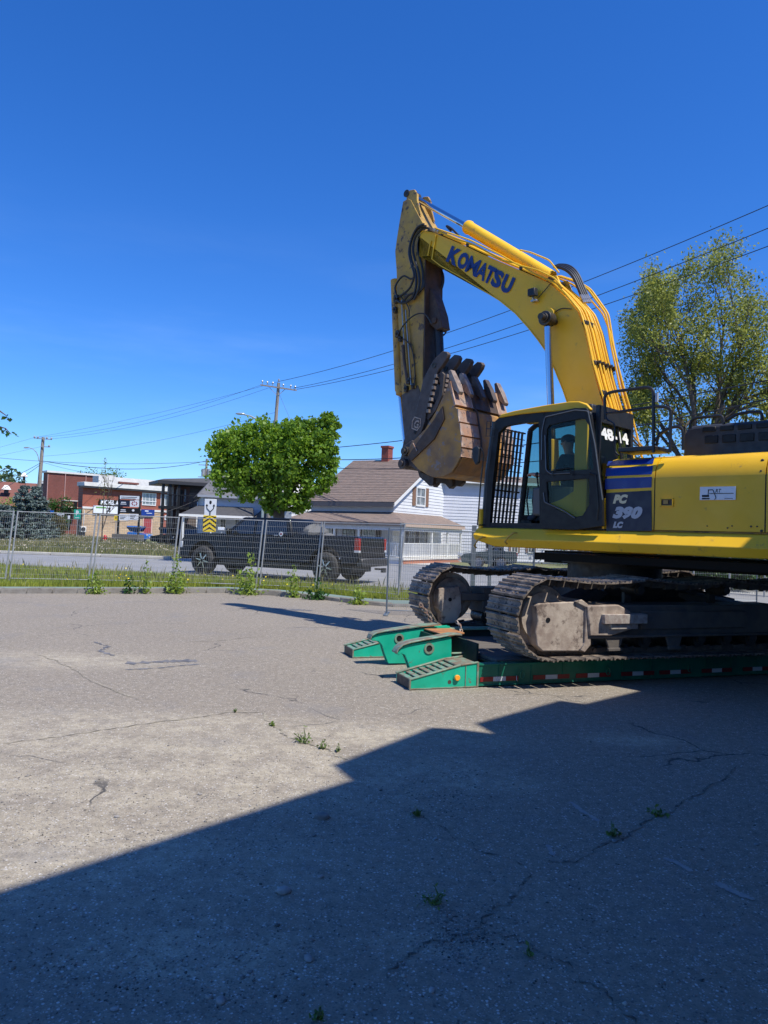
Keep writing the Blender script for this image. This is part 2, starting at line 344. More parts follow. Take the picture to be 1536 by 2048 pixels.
CONC = mat('weathered_concrete', (.22, .205, .18), .9, 0, (.155, .14, .12), 3, 1.4, .01, 25, col3=(.08, .075, .05), sc3=7, th3=.62)
k = MB()
for i in range(n_-1):
    a = V((*kb2[i], 0)); b = V((*kb2[i+1], 0)); o_ = V((0, .24, 0)); segs = max(1, int((b-a).length/.5)) if i > 1 and i < 9 else 2
    for j in range(segs):
        p = a.lerp(b, j/segs); q = a.lerp(b, (j+1)/segs); dz = random.uniform(-.09, -.03) if i >= 6 else random.uniform(-.035, -.01); dy = V((0, random.uniform(-.02, .02), 0))
        k.hexa([p-V((0, 0, .02))+dy, q-V((0, 0, .02))+dy, q+o_, p+o_, p+V((0, .03, TZ+dz))+dy, q+V((0, .03, TZ+dz))+dy, q+o_+V((0, 0, TZ+dz)), p+o_+V((0, 0, TZ+dz))])
tag(k.build('kerb', CONC, bevel=.015), kind='structure')
ROADM = mat('grey_road_asphalt', (.27, .265, .26), .85, 0, (.22, .22, .22), .6, 1, .003, 80)
rd = [G(px, py, TZ) for px, py in ((-900, 1098), (0, 1131), (200, 1142), (400, 1153), (655, 1168), (800, 1180))]+[V((6, 20.5, TZ)), V((40, 18, TZ)), V((90, 12, TZ)), V((95, 38, TZ)), V((30, 38.5, TZ))]+[G(px, py, TZ) for px, py in ((900, 1132), (700, 1124), (520, 1118), (410, 1110), (340, 1119), (200, 1114), (0, 1107), (-900, 1076))]
rd = [V((p.x, p.y, TZ+.004)) for p in rd]
tag(MB().add(rd, [list(range(len(rd)))]).build('road', ROADM), kind='structure')
# far kerb of the road and side street
k = MB()
fk = [G(px, py, TZ) for px, py in ((-900, 1076), (-300, 1097), (0, 1107), (200, 1114), (340, 1119))]
for a, b in zip(fk, fk[1:]):
    m_ = max(1, int((b-a).length/2.4))
    for j in range(m_):
        p = a.lerp(b, j/m_+.004); q = a.lerp(b, (j+1)/m_); o_ = V((0, .3, 0)); z = V((0, 0, .14)); k.hexa([p, q, q+o_, p+o_, p+z, q+z, q+o_+z, p+o_+z])
tag(k.build('far_kerb', mat('pale_concrete', (.52, .49, .42), .9, 0, (.40, .37, .32), 1.5, 1), bevel=.02), kind='structure')
MED = mat('dry_meadow_ground', (.13, .14, .05), .95, 0, (.28, .24, .15), .25, 1.2, .03, 6)
md = [G(px, py, TZ) for px, py in ((-900, 1075), (-300, 1096), (0, 1106), (200, 1113), (340, 1118), (410, 1109), (300, 1091), (130, 1071), (-900, 1030))]
md = [V((p.x, min(p.y, 140)+.28, TZ+.012)) for p in md]
tag(MB().add(md, [list(range(len(md)))]).build('meadow_ground', MED), kind='structure')
# side street and pavement beyond
pv = [G(px, py, TZ) for px, py in ((120, 1068), (300, 1087), (400, 1099), (520, 1117), (700, 1123), (900, 1131), (900, 1122), (700, 1114), (520, 1106), (420, 1087), (300, 1072), (200, 1062))]
tag(MB().add([V((p.x, p.y, TZ+.008)) for p in pv], [list(range(len(pv)))]).build('side_street', mat('pale_side_street', (.33, .32, .30), .9, 0, (.27, .265, .26), .5, 1)), kind='structure')
pv = [G(px, py, TZ) for px, py in ((640, 1121), (760, 1126), (900, 1133), (900, 1128), (760, 1121), (640, 1116))]
tag(MB().add([V((p.x, p.y, TZ+.02)) for p in pv], [list(range(len(pv)))]).build('pavement', mat('pale_pavement', (.5, .48, .44), .9)), kind='structure')
# lawn before the brick building
pv = [G(px, py, TZ) for px, py in ((100, 1069), (230, 1078), (345, 1090), (345, 1082), (190, 1064), (100, 1062))]
tag(MB().add([V((p.x, p.y, TZ+.016)) for p in pv], [list(range(len(pv)))]).build('lawn', mat('lawn_green', (.10, .14, .04), .95, 0, (.16, .17, .07), 1, 1)), kind='structure')
# painted road line
a = G(640, 1158, TZ+.012); b = G(775, 1166, TZ+.012)
# cracks in the lot
CRK = mat('crack_dirt', (.07, .065, .055), .95, 0, (.22, .20, .16), 14, 2.5)
PAINT = mat('faded_line_paint', (.34, .31, .27), .8, 0, (.26, .255, .25), 25, 2.5)
def ribbon(name, pts, w, m, z=.004, jit=.5, wob=.02, sub=14):
    P = [G(*p) for p in pts]; L = []
    for a, b in zip(P, P[1:]):
        for j in range(sub): L.append(a.lerp(b, j/sub))
    L.append(P[-1]); mb = MB(); vv = []; off = 0
    for i, p in enumerate(L):
        d = (L[min(i+1, len(L)-1)]-L[max(i-1, 0)]).normalized(); q = V((-d.y, d.x, 0)); off = off*.8+random.uniform(-wob, wob)
        ww = w*(1+random.uniform(-jit, jit))*(.25 if i in (0, len(L)-1) else 1); c = p+q*off
        vv += [c-q*ww/2+V((0, 0, z)), c+q*ww/2+V((0, 0, z))]
    mb.add(vv, [(2*i, 2*i+1, 2*i+3, 2*i+2) for i in range(len(L)-1)])
    return tag(mb.build(name, m), kind='structure')
ribbon('crack', [(1270, 2048), (1180, 1965), (1100, 1925), (1050, 1885), (990, 1862)], .008, CRK, jit=.8)
ribbon('crack', [(768, 1950), (850, 1890), (920, 1865), (990, 1825), (1035, 1785), (1050, 1740)], .009, CRK, jit=.8)
ribbon('crack', [(1090, 1722), (1150, 1718), (1230, 1680), (1300, 1630), (1400, 1590), (1480, 1530)], .012, CRK, jit=.8)
ribbon('crack', [(768, 1600), (830, 1630), (900, 1665), (960, 1700), (1050, 1735)], .006, CRK, jit=.9)
CRK2 = mat('sandy_crack', (.17, .15, .115), .95, 0, (.36, .32, .24), 9, 2.5)
ribbon('crack', [(0, 1487), (130, 1472), (300, 1448), (450, 1426), (530, 1425)], .014, CRK2, jit=.9)
ribbon('crack', [(530, 1425), (545, 1450), (575, 1475), (640, 1497), (700, 1520)], .018, CRK2, jit=.9)
ribbon('crack', [(75, 1310), (110, 1322), (190, 1365), (280, 1400)], .014, CRK2, jit=.9)
ribbon('crack', [(380, 1283), (460, 1280), (530, 1272)], .02, CRK2, jit=.9)
STAIN = mat('oil_stain', (.10, .098, .10), .7, 0, (.19, .18, .175), 8, 2)
ribbon('stain', [(190, 1284), (215, 1292), (200, 1300), (225, 1312)], .05, STAIN, z=.003, jit=.95)
ribbon('stain', [(250, 1328), (330, 1322), (395, 1321)], .16, STAIN, z=.003, jit=.8)
ribbon('stain', [(250, 1340), (330, 1335), (400, 1329)], .05, STAIN, z=.003, jit=.9)
ribbon('stain', [(550, 1217), (600, 1220), (625, 1221)], .25, STAIN, z=.003, jit=.8)
for pts, w in (([(1140, 1604), (1165, 1622), (1198, 1644)], .035), ([(1095, 1690), (1108, 1712)], .03), ([(1328, 1716), (1350, 1725), (1385, 1744)], .035), ([(1432, 1766), (1470, 1784), (1508, 1801)], .045)):
    ribbon('painted_line', pts, w, PAINT, z=.003, jit=.5, wob=.004)
# the building behind the camera whose shade lies over the lot
wn = V((.74, -.672, 0)).normalized(); wd = V((.672, .74, 0)).normalized(); w0 = V((1.35, .0, 0))
def shw(g):
    t = (w0-g).dot(wn)/SUNV.dot(wn); return g+SUNV*t
def shp(px, py):
    g = G(px, py); t = (w0-g).dot(wn)/SUNV.dot(wn); return g+SUNV*t
top = [shp(-700, 2010), shp(0, 1781), shp(700, 1560), shp(664, 1530), shp(860, 1455), shp(905, 1457), shp(985, 1467), shp(950, 1447), shp(1118, 1401), shp(1168, 1408)]
top += [w0+wd*8.34+V((0, 0, 7.50)), w0+wd*8.37+V((0, 0, 7.50)), w0+wd*8.38+V((0, 0, 9.7))]
e = top[-1]+wd*25; top.append(V((e.x, e.y, top[-1].z)))
poly = [V((top[0].x, top[0].y, 0))]+top+[V((top[-1].x, top[-1].y, 0))]
WALLM = mat('beige_render_wall', (.30, .29, .28), .9, 0, (.24, .23, .22), 1, 1, .004, 20)
b_ = MB().ext(poly, wn*.35); b_.ext([V((top[0].x, top[0].y, 0))+wn*.36, top[0]+wn*.36-V((0, 0, .5)), V((top[-1].x, top[-1].y, 7.0))+wn*.36, V((top[-1].x, top[-1].y, 0))+wn*.36], wn*8)
tag(b_.build('building', WALLM), 'long beige building behind the viewer that shades the near asphalt', 'building')
# ------------------------------------------------------------------ excavator frames
TU = V((math.cos(math.radians(20)), math.sin(math.radians(20)), 0)); TV = V((-TU.y, TU.x, 0))
TO = V((1.405, 8.95, 0))                                   # trailer origin, near side
MT = frame(TO, TU, TV)
DZ = .33
ctr = TO+TU*2.68+TV*1.31
FWD = V((-math.sin(math.radians(45)), math.cos(math.radians(45)), 0)); LFT = V((-FWD.y, FWD.x, 0))
ME = frame((ctr.x, ctr.y, DZ), FWD, LFT); MEi = ME.inverted()
EX = root('excavator', None, 'big yellow crawler excavator with raised boom and curled bucket on the green trailer', 'excavator', M=ME)
DN = Matrix.Translation((0, 0, -DZ))
def E(): return MB(DN)                                     # machine coords, z above the lot
def mp(px, py, y):
    p = MEi @ PLN(px, py, ctr+LFT*y, LFT); return V((p.x, y, p.z+DZ))
MTE = MEi @ MT
def T(): return MB(MTE)                                    # track coords u,v,z parented to the machine
MTi = MT.inverted()
def tp(px, py, v): return MTi @ PLN(px, py, TO+TV*v, TV)
def text_mesh(s, name, mat_, parent, o, vx, vy, n, M, offset=0.0, shear=0.0, space=1.0, ext=0.0):
    cu = bpy.data.curves.new(name, 'FONT'); cu.body = s; cu.offset = offset; cu.shear = shear; cu.space_character = space; cu.resolution_u = 3
    ob = bpy.data.objects.new(name, cu); COL.objects.link(ob); bpy.context.view_layer.update()
    me = bpy.data.meshes.new_from_object(ob.evaluated_get(bpy.context.evaluated_depsgraph_get())); bpy.data.objects.remove(ob)
    xs = [v.co.x for v in me.vertices]; ys = [v.co.y for v in me.vertices]; x0, x1, y0, y1 = min(xs), max(xs), min(ys), max(ys)
    vx = V(vx); vy = V(vy); o = V(o); n = V(n)
    for v in me.vertices:
        p = o+vx*((v.co.x-x0)/(x1-x0))+vy*((v.co.y-y0)/(y1-y0))+n*.004; v.co = (M @ p) if M else p
    me.materials.clear(); me.materials.append(mat_); me.name = name
    q = bpy.data.objects.new(name, me); COL.objects.link(q)
    if parent: q.parent = parent
    return q
# ------------------------------------------------------------------ crawler tracks
def track_path():
    R = .47; ui, us = .55, 4.78; zb = .33+.05; zc = zb+R; pts = []
    for i in range(40): pts.append((us-(us-ui)*i/40, zb))
    for i in range(40):
        a = -math.pi/2-math.pi*i/40; pts.append((ui+R*math.cos(a), zc+R*math.sin(a)))
    for i in range(60):
        f = i/60; sag = -.05*math.sin(math.pi*((f*3) % 1))-.0*f; pts.append((ui+(us-ui)*f, zc+R+sag))
    for i in range(40):
        a = math.pi/2-math.pi*i/40; pts.append((us+R*math.cos(a), zc+R*math.sin(a)))
    return pts
tpth = track_path()
def walk(pts, pitch):
    P = [V((a, b)) for a, b in pts]+[V(pts[0])]; L = [0]
    for a, b in zip(P, P[1:]): L.append(L[-1]+(b-a).length)
    n = round(L[-1]/pitch); st = L[-1]/n; out = []; j = 0
    for i in range(n):
        s_ = i*st
        while L[j+1] < s_: j += 1
        f = (s_-L[j])/(L[j+1]-L[j]); p = P[j].lerp(P[j+1], f); d = (P[j+1]-P[j]).normalized(); out.append((p, d))
    return out, st
places, pitch = walk(tpth, .205)
# a triple-grouser shoe: x along travel, y across, z outwards
sm = MB(); hw = .385
prof = [(-.092, 0), (.092, 0), (.096, .010), (.092, .020), (.088, .034), (.074, .034), (.066, .018), (.016, .018), (.010, .032), (-.006, .032), (-.012, .018), (-.058, .018), (-.066, .034), (-.082, .034), (-.088, .018), (-.094, .010)]
sm.ext([(x, -hw, z) for x, z in prof], (0, 2*hw, 0))
for yy in (-.2, -.1, .1, .2): sm.box((-.05, yy-.02, .018), (-.025, yy+.02, .03))
shoe_me = sm.build('track_shoe', TRACK); shoe_data = shoe_me.data; bpy.data.objects.remove(shoe_me)
LINK = mat('dark_track_link', (.09, .075, .065), .6, .4, (.17, .14, .11), 9, 1)
def track(v0, lab):
    lk = T(); vc = v0+.39
    for i, (p, d) in enumerate(places):
        q = places[(i+1) % len(places)][0]
        n2 = V((-d.y, d.x)); n2 = n2 if True else n2
        inn = V((d.y, -d.x))
        # outward is away from loop centre
        cc = V((2.66, .85)); outw = inn if (p-cc).dot(inn) > 0 else -inn
        for s_ in (-.11, .11):
            a = p-outw*.005; b = q-outw*.005; h = -outw*.085
            lk.hexa([(a.x, vc+s_-.02, a.y), (b.x, vc+s_-.02, b.y), (b.x, vc+s_+.02, b.y), (a.x, vc+s_+.02, a.y), (a.x+h.x, vc+s_-.02, a.y+h.y), (b.x+h.x*.7, vc+s_-.02, b.y+h.y*.7), (b.x+h.x*.7, vc+s_+.02, b.y+h.y*.7), (a.x+h.x, vc+s_+.02, a.y+h.y)])
        c = p-outw*.05; lk.cyl((c.x, vc-.15, c.y), (c.x, vc+.15, c.y), .028, 8)
    tr = tag(lk.build('crawler_track', LINK, EX), lab)
    for p, d in places:
        inn = V((d.y, -d.x)); cc = V((2.66, .85)); outw = inn if (p-cc).dot(inn) > 0 else -inn
        x = V((d.x, 0, d.y)); z = V((outw.x, 0, outw.y)); y = z.cross(x)
        m = Matrix(((x.x, y.x, z.x, p.x), (x.y, y.y, z.y, vc), (x.z, y.z, z.z, p.y), (0, 0, 0, 1)))
        o = bpy.data.objects.new('track_shoe', shoe_data); COL.objects.link(o); o.parent = tr
        o.matrix_local = MTE @ m @ Matrix.Rotation(random.uniform(-.02, .02), 4, 'Y')
    return tr
track(-.39, 'nearer crawler track, dusty and half in the sun'); track(2.21, 'farther crawler track with its front end showing')
TFD = mat('shade_dark_track_frame', (.085, .078, .075), .8, 0, (.13, .11, .09), 3.5, 1.3, .003, 30)  # deep shade under the machine is put into this darker frame colour
def undercarriage(vo, sgn):
    vc = vo+.39
    w = T(); w.cyl((.56, vc-.07, .85), (.56, vc+.07, .85), .38, 32); w.cyl((.56, vc-.14, .85), (.56, vc+.14, .85), .30, 32); w.build('idler_wheel', TFRAME, EX, smooth=True)
    w = T(); w.cyl((4.78, vc-.05, .85), (4.78, vc+.05, .85), .36, 24); w.cyl((4.78, vc-.2, .85), (4.78, vc+.2, .85), .24, 24); w.build('drive_sprocket', PIN, EX, smooth=True)
    # track frame
    f = T(); f.ext([(1.05, vc-.24, .62), (1.05, vc-.24, 1.0), (4.3, vc-.24, 1.0), (4.45, vc-.24, .9), (4.45, vc-.24, .68), (4.3, vc-.24, .6)], (0, .48, 0))
    f.box((1.1, vc-.30, .60), (4.35, vc+.30, .635)); f.box((1.9, vc-.275, .70), (3.6, vc-.24, .93))
    f.box((.50, vc-.25, .80), (1.1, vc-.16, .92)); f.box((.50, vc+.16, .80), (1.1, vc+.25, .92))
    f.build('track_frame', TFD, EX, bevel=.012)
    for i in range(8):
        u = 1.15+i*.44; r = T(); r.cyl((u, vc-.19, .54), (u, vc+.19, .54), .095, 14); r.cyl((u, vc-.21, .54), (u, vc+.21, .54), .05, 10)
        r.box((u-.06, vc-.235, .53), (u+.06, vc-.205, .64)); r.box((u-.06, vc+.205, .53), (u+.06, vc+.235, .64)); r.build('track_roller', PIN, EX, smooth=True)
    for u in (1.95, 3.35):
        r = T(); r.cyl((u, vc-.16, 1.19), (u, vc+.12, 1.19), .075, 16); r.cyl((u, vc-.20, 1.19), (u, vc-.16, 1.19), .055, 16); r.box((u-.05, vc+.06, .98), (u+.05, vc+.12, 1.2)); r.build('carrier_roller', PIN, EX, smooth=True)
    for u in (1.48, 2.4):
        r = T(); r.ext([(u-.11, vc-.28, .61), (u-.06, vc-.28, .46), (u+.10, vc-.28, .46), (u+.15, vc-.28, .61)], (0, .03, 0)); r.box((u-.08, vc-.30, .44), (u+.12, vc-.26, .48)); r.build('roller_guard', TFD, EX, bevel=.006)
undercarriage(-.39, 1); undercarriage(2.21, 1)
# bright recoil guard at the near front, its bar and step
vg = -.26
g = T(); P = [tp(*q, vg) for q in ((1072, 1212), (1080, 1207), (1160, 1202), (1172, 1208), (1178, 1240), (1178, 1288), (1166, 1303), (1085, 1303), (1074, 1292), (1071, 1262), (1076, 1242))]
g.ext(P, (0, .5, 0)); q = tp(1096, 1240, vg); g.build('recoil_guard', TFRAME, EX, bevel=.014, seg=2)
h = T(); h.cyl((q.x, vg-.006, q.z), (q.x, vg+.05, q.z), .030, 14); h.build('grease_hole', BLACK, EX)
g = T(); P = [tp(*q, vg-.03) for q in ((1150, 1203), (1164, 1199), (1177, 1209), (1182, 1240), (1182, 1290), (1170, 1305), (1160, 1300), (1170, 1285), (1172, 1215))]; g.ext(P, (0, .5, 0)); g.build('guard_flange', TFRAME, EX, bevel=.008)
g = T(); P = [tp(*q, vg-.06) for q in ((1176, 1212), (1238, 1210), (1260, 1221), (1266, 1236), (1266, 1258), (1222, 1272), (1180, 1272))]; g.ext(P, (0, .45, 0)); g.build('frame_end_block', TFRAME, EX, bevel=.012)
g = T(); a = tp(1208, 1229, vg-.11); b = tp(1293, 1247, vg-.11); g.box((a.x, vg-.13, a.z), (b.x, vg+.03, b.z)); g.box((a.x+.12, vg-.10, b.z-.07), (a.x+.52, vg+.03, b.z-.002)); g.build('track_step', mat('scuffed_step', (.30, .24, .21), .7, .2, (.42, .38, .33), 14, 2), EX, bevel=.005)
# far guard
vg2 = 2.33
g = T(); P = [tp(*q, vg2) for q in ((879, 1177), (918, 1172), (923, 1190), (924, 1222), (912, 1247), (882, 1248), (884, 1228), (876, 1217))]; g.ext(P, (0, .5, 0)); g.build('recoil_guard', TFRAME, EX, bevel=.014)
q = tp(900, 1199, vg2); h = T(); h.cyl((q.x, vg2-.006, q.z), (q.x, vg2+.05, q.z), .030, 14); h.build('grease_hole', BLACK, EX)
# centre carbody
f = T(); f.ext([(1.15, .5, 1.02), (1.9, .9, 1.18), (3.5, .9, 1.18), (4.2, .5, 1.02), (4.2, .5, .75), (1.15, .5, .75)], (0, .01, 0))
f.hexa([(1.9, .62, .72), (3.5, .62, .72), (3.5, 2.0, .72), (1.9, 2.0, .72), (2.0, .62, 1.15), (3.4, .62, 1.15), (3.4, 2.0, 1.15), (2.0, 2.0, 1.15)])
for (u0, u1) in ((1.2, 2.0), (3.4, 4.2)):
    for (va, vb) in ((.2, .75), (2.4, 1.85)):
        f.hexa([(u0 if u0 < 2 else u1, va, .68), ((u0 if u0 < 2 else u1)+(.35 if u0 < 2 else -.35), va, .68), ((u1 if u0 < 2 else u0)+(.3 if u0 < 2 else -.3), vb, .72), ((u1 if u0 < 2 else u0), vb, .72),
                (u0 if u0 < 2 else u1, va, .98), ((u0 if u0 < 2 else u1)+(.35 if u0 < 2 else -.35), va, .98), ((u1 if u0 < 2 else u0)+(.3 if u0 < 2 else -.3), vb, 1.14), ((u1 if u0 < 2 else u0), vb, 1.14)])
f.build('carbody', DARKST, EX, bevel=.01)
r = E(); r.cyl((0, 0, 1.15), (0, 0, 1.46), .68, 40); r.cyl((0, 0, 1.46), (0, 0, 1.56), .78, 40); r.build('swing_ring', DARKST, EX, smooth=True)
# ------------------------------------------------------------------ upper structure
XF, XR = 1.30, -3.45      # cab front, tail
b = E(); b.box((.55, -1.42, 1.50), (-2.6, 1.30, 1.60)); b.box((.9, -.5, 1.44), (-2.6, .5, 1.62)); b.build('revolving_frame', mat('dark_frame', (.008, .008, .008), .7, spec=.2), EX)
b = E()
for sgn in (1,):
    pr = [(1.46, 1.935), (1.515, 1.925), (1.625, 1.775), (1.575, 1.66), (1.30, 1.66), (1.30, 1.935)]
    x0, x1 = XF+.12, -2.72
    vs_ = []
    for x, dz in ((x1, 0), (XF-.25, 0), (x0, .045)):
        for (y, z) in pr: vs_.append((x, y, z if z > 1.8 else z+dz*(2 if z < 1.7 else 1)))
    fs = [tuple(range(6))[::-1], tuple(range(12, 18))]
    for i in (0, 6):
        for k_ in range(6): fs.append((i+k_, i+(k_+1) % 6, i+6+(k_+1) % 6, i+6+k_))
    b.add(vs_, fs)
b.build('side_beam', YEL, EX, bevel=.012, seg=2)
b = E(); b.box((XF, 1.46, 1.932), (-2.7, 1.30, 1.95)); b.build('beam_ledge', YELD, EX)
# hooks on the beam
for px, py in ((960, 1078), (1022, 1070)):
    a = mp(px, py, 1.62); h = E(); h.tube([a+V((-.10, .0, .03)), a+V((-.08, .05, .03)), a+V((0, .07, -.03)), a+V((.05, .07, -.10)), a+V((.04, .03, -.13))], .013, 6); h.build('tie_hook', YELD, EX, smooth=True)
# engine doors: profile (y,z)
def hood(name, xa, xb, m, inset=0, ztop=2.885, lab=None):
    pr = [(1.50, 1.955), (1.5045, 2.585), (1.505, 2.60), (1.48, 2.70), (1.43, 2.79), (1.35, 2.855), (1.24, ztop), (.62, ztop+.01), (.62, 1.955)]
    pr = [(y-inset, z) for y, z in pr]; h = E(); h.ext([(xa, y, z) for y, z in pr], (xb-xa, 0, 0)); o = h.build(name, m, EX, smooth=True, bevel=0, ang=24); return o
xs1 = mp(1210, 1000, 1.5).x; xs2 = mp(1309, 1000, 1.5).x; xs3 = mp(1531, 1000, 1.5).x
hood('side_panel', xs1-.02, xs2+.006, YEL); hood('engine_door', xs2-.008, xs3+.006, YEL); hood('counterweight', xs3-.008, XR, YEL)
def onhood(px, py, up=False):
    """point on the bulging hood side for a pixel"""
    p = mp(px, py, 1.50); z = p.z
    for _ in range(4):
        y = 1.505 if z < 2.60 else np.interp(z, [2.60, 2.70, 2.79, 2.855, 2.885], [1.505, 1.48, 1.43, 1.35, 1.24]); p = mp(px, py, y); z = min(p.z, 2.885)
    return p
def patch(name, quad, m, off=.005, nz=6):
    """a thin sheet following the hood between left/right edges given by 4 px corners"""
    (lt, lb, rt, rb) = quad; M_ = E(); vs_ = []; 
    for i in range(nz+1):
        f = i/nz
        for (t_, b_) in ((lt, lb), (rt, rb)):
            p = onhood(t_[0]+(b_[0]-t_[0])*f, t_[1]+(b_[1]-t_[1])*f)
            n = V((0, 1, 0)) if p.z < 2.6 else V((0, .8, .6)); vs_.append(p+n*off)
    M_.add(vs_, [(2*i, 2*i+1, 2*i+3, 2*i+2) for i in range(nz)]); return M_.build(name, m, EX, smooth=True)
patch('blue_stripe', ((1217, 923), (1214, 932), (1309, 917), (1306, 928)), BLUE)
patch('blue_stripe', ((1213, 937), (1211, 953), (1306, 932), (1304, 949)), BLUE)
patch('blue_stripe', ((1211, 958), (1210, 979), (1304, 954), (1303, 975)), BLUE)
patch('navy_panel', ((1212, 986), (1213, 1062), (1303, 981), (1304, 1062)), NAVY)
def htext(s, pxl, pyb, pxr, pyt, m, nm='lettering', **kw):
    a = mp(pxl, pyb, 1.51); b_ = mp(pxr, pyb-(pxr-pxl)*.0, 1.51); c = mp(pxl, pyt, 1.51)
    return text_mesh(s, nm, m, EX, a, V((b_.x-a.x, 0, 0)), V((0, 0, c.z-a.z)), V((0, 1, 0))*1.5, DN, **kw)
htext('PC', 1226, 1007.5, 1256, 989, CREAM, shear=.28, offset=.075)
htext('390', 1225, 1038, 1285, 1013, SILV, shear=.28, offset=.075)
htext('LC', 1226, 1056, 1247, 1043, SILV, shear=.28, offset=.075)
# panel trims
for px in (1209.5,):
    a = mp(px, 1000, 1.5); t_ = E(); t_.box((a.x+.012, 1.49, 1.955), (a.x-.018, 1.53, 2.35)); t_.build('panel_trim', YEL, EX)
# door latch
a = mp(1322, 997, 1.5); b_ = mp(1347, 1013, 1.5); l_ = E()
l_.box((a.x, 1.50, a.z), (a.x-.014, 1.525, b_.z)); l_.box((b_.x, 1.50, a.z), (b_.x+.010, 1.525, b_.z)); l_.box((a.x, 1.50, b_.z), (b_.x, 1.525, b_.z+.012)); l_.box((a.x, 1.50, a.z), (b_.x, 1.525, a.z-.010)); l_.build('door_latch', YEL, EX)
l_ = E(); l_.box((a.x-.014, 1.50, a.z-.01), (b_.x+.01, 1.509, b_.z+.012)); l_.build('latch_recess', BROWN, EX)
l_ = E(); l_.box((a.x-.04, 1.50, a.z-.02), (b_.x+.06, 1.522, b_.z+.03)); l_.build('latch_paddle', YELD, EX)
# RT plate
a = mp(1399, 972, 1.53); b_ = mp(1470, 1002, 1.53); l_ = E(); l_.box((a.x, 1.508, a.z-.01), (b_.x, 1.515, b_.z+.015)); PL = l_.build('decal_plate', WHITE, EX)
htext('RT', 1431, 985.5, 1443, 978, BLACK, shear=.3, offset=.02)
l_ = E()
for (x0, y0, x1, y1) in ((1419, 986.5, 1467, 987.2), (1404, 990, 1418, 994), (1404, 996, 1419, 998.5), (1416, 979, 1426, 980.5), (1449, 996.5, 1466, 997.2)):
    p = mp(x0, y0, 1.516); q = mp(x1, y1, 1.516); l_.box((p.x, 1.5152, p.z), (q.x, 1.518, q.z))
for pts in (((1416, 990), (1417, 980)), ((1426, 980), (1430, 990), (1432, 996), (1429, 999))): l_.tube([mp(x, y, 1.517) for x, y in pts], .005, 4)
l_.build('plate_drawing', BLACK, EX)
# bolt holes and scrapes on the door edge
l_ = E()
for px, py, r in ((1525, 921, .020), (1522, 942, .013), (1414, 1052, .008), (1455, 1056, .01), (1464, 1052, .009), (1502, 1053, .012), (1514, 1053, .01), (1523, 1062, .016), (1530, 1052, .01)):
    p = onhood(px, py); l_.ball(p, r, 6, (1, .35, 1))
l_.build('rust_chip', BROWN, EX)
# dark gap strips
for px in (1309.5, 1531):
    a = mp(px, 1000, 1.5); t_ = E(); t_.box((a.x+.004, 1.40, 1.957), (a.x-.004, 1.5068, 2.60)); t_.build('door_gap', BLACK, EX)
# engine cover (black) with vents
EC = mat('black_engine_cover', (.035, .038, .045), .55, 0, (.045, .048, .055), 5, 1)
yc = .80
pr = [mp(1366, 904, yc), mp(1366, 862, yc), mp(1374, 855, yc)]
xa = mp(1366, 880, yc).x; ztp = mp(1380, 851, yc).z; c = E()
c.ext([(xa, yc, 2.88), (xa, yc, ztp-.12), (xa-.05, yc, ztp-.02), (xa-.14, yc, ztp), (-3.3, yc, ztp), (-3.3, yc, 2.88)], (0, -1.9, 0)); c.build('engine_cover', EC, EX, smooth=True, bevel=.05, seg=3)
for row, (za, zb, oy) in enumerate(((ztp-.10, ztp-.035, .0), (ztp-.25, ztp-.15, .0))):
    for i in range(8):
        x = xa-.28-i*.215-(0.0 if row else -.03)
        v_ = E(); v_.box((x, yc+.012, za), (x-.165, yc-.002, zb)); v_.build('vent_slot', BLACK, EX, bevel=.006)
# exhaust / rails on the cover
RL = mat('handrail_black', (.016, .017, .02), .4)
def rail(pts, r=.019, name='handrail', y=None, m=RL):
    t_ = E(); t_.tube(pts, r, 8); return t_.build(name, m, EX, smooth=True)
def rnd(pts, r=.07, n=4):
    out = [V(pts[0])]
    for a, b_, c_ in zip(pts, pts[1:], pts[2:]):
        a, b_, c_ = V(a), V(b_), V(c_); d1 = (a-b_).normalized(); d2 = (c_-b_).normalized()
        for i in range(n+1):
            f = i/n; p = b_+d1*r*(1-f)**2+d2*r*f**2; out.append(p)
    out.append(V(pts[-1])); return out
rail(rnd([mp(x, y, .95) for x, y in ((1380, 858), (1381, 843), (1390, 836), (1444, 831), (1448, 848))], .04))
rail(rnd([mp(x, y, .95) for x, y in ((1455, 840), (1475, 828), (1500, 824), (1523, 824), (1524, 840))], .04))
rail(rnd([mp(x, y, 1.30) for x, y in ((1311, 902), (1317, 868), (1345, 854), (1362, 854), (1366, 862), (1366, 900))], .04))
# access rail beside the cab
rail(rnd([mp(x, y, 1.45) for x, y in ((1211, 840), (1209, 790), (1222, 784), (1296, 774), (1307, 780), (1307, 905))], .05), .021)
rail([mp(1212, 827, 1.45), mp(1308, 814, 1.45)], .019)
rail(rnd([mp(x, y, 1.45) for x, y in ((1307, 812), (1338, 815), (1342, 822), (1340, 905))], .05), .021)
rail(rnd([mp(x, y, 1.45) for x, y in ((1211, 832), (1214, 839), (1229, 848), (1230, 905), (1238, 911))], .03), .012, 'grab_rail')
rail([mp(1307, 883, 1.1), mp(1335, 857, 1.1), mp(1362, 850, 1.1)], .017)
p = E(); a = mp(1236, 900, 1.42); b_ = mp(1310, 908, 1.42); p.box((a.x, 1.43, a.z+.03), (b_.x, 1.0, a.z-.03)); p.build('step_platform', RL, EX, bevel=.01)
p = E(); a = mp(1310, 795, 1.45); p.box((a.x-.01, 1.47, a.z-.06), (a.x-.04, 1.44, a.z+.05)); p.build('rail_hook', SILV, EX)
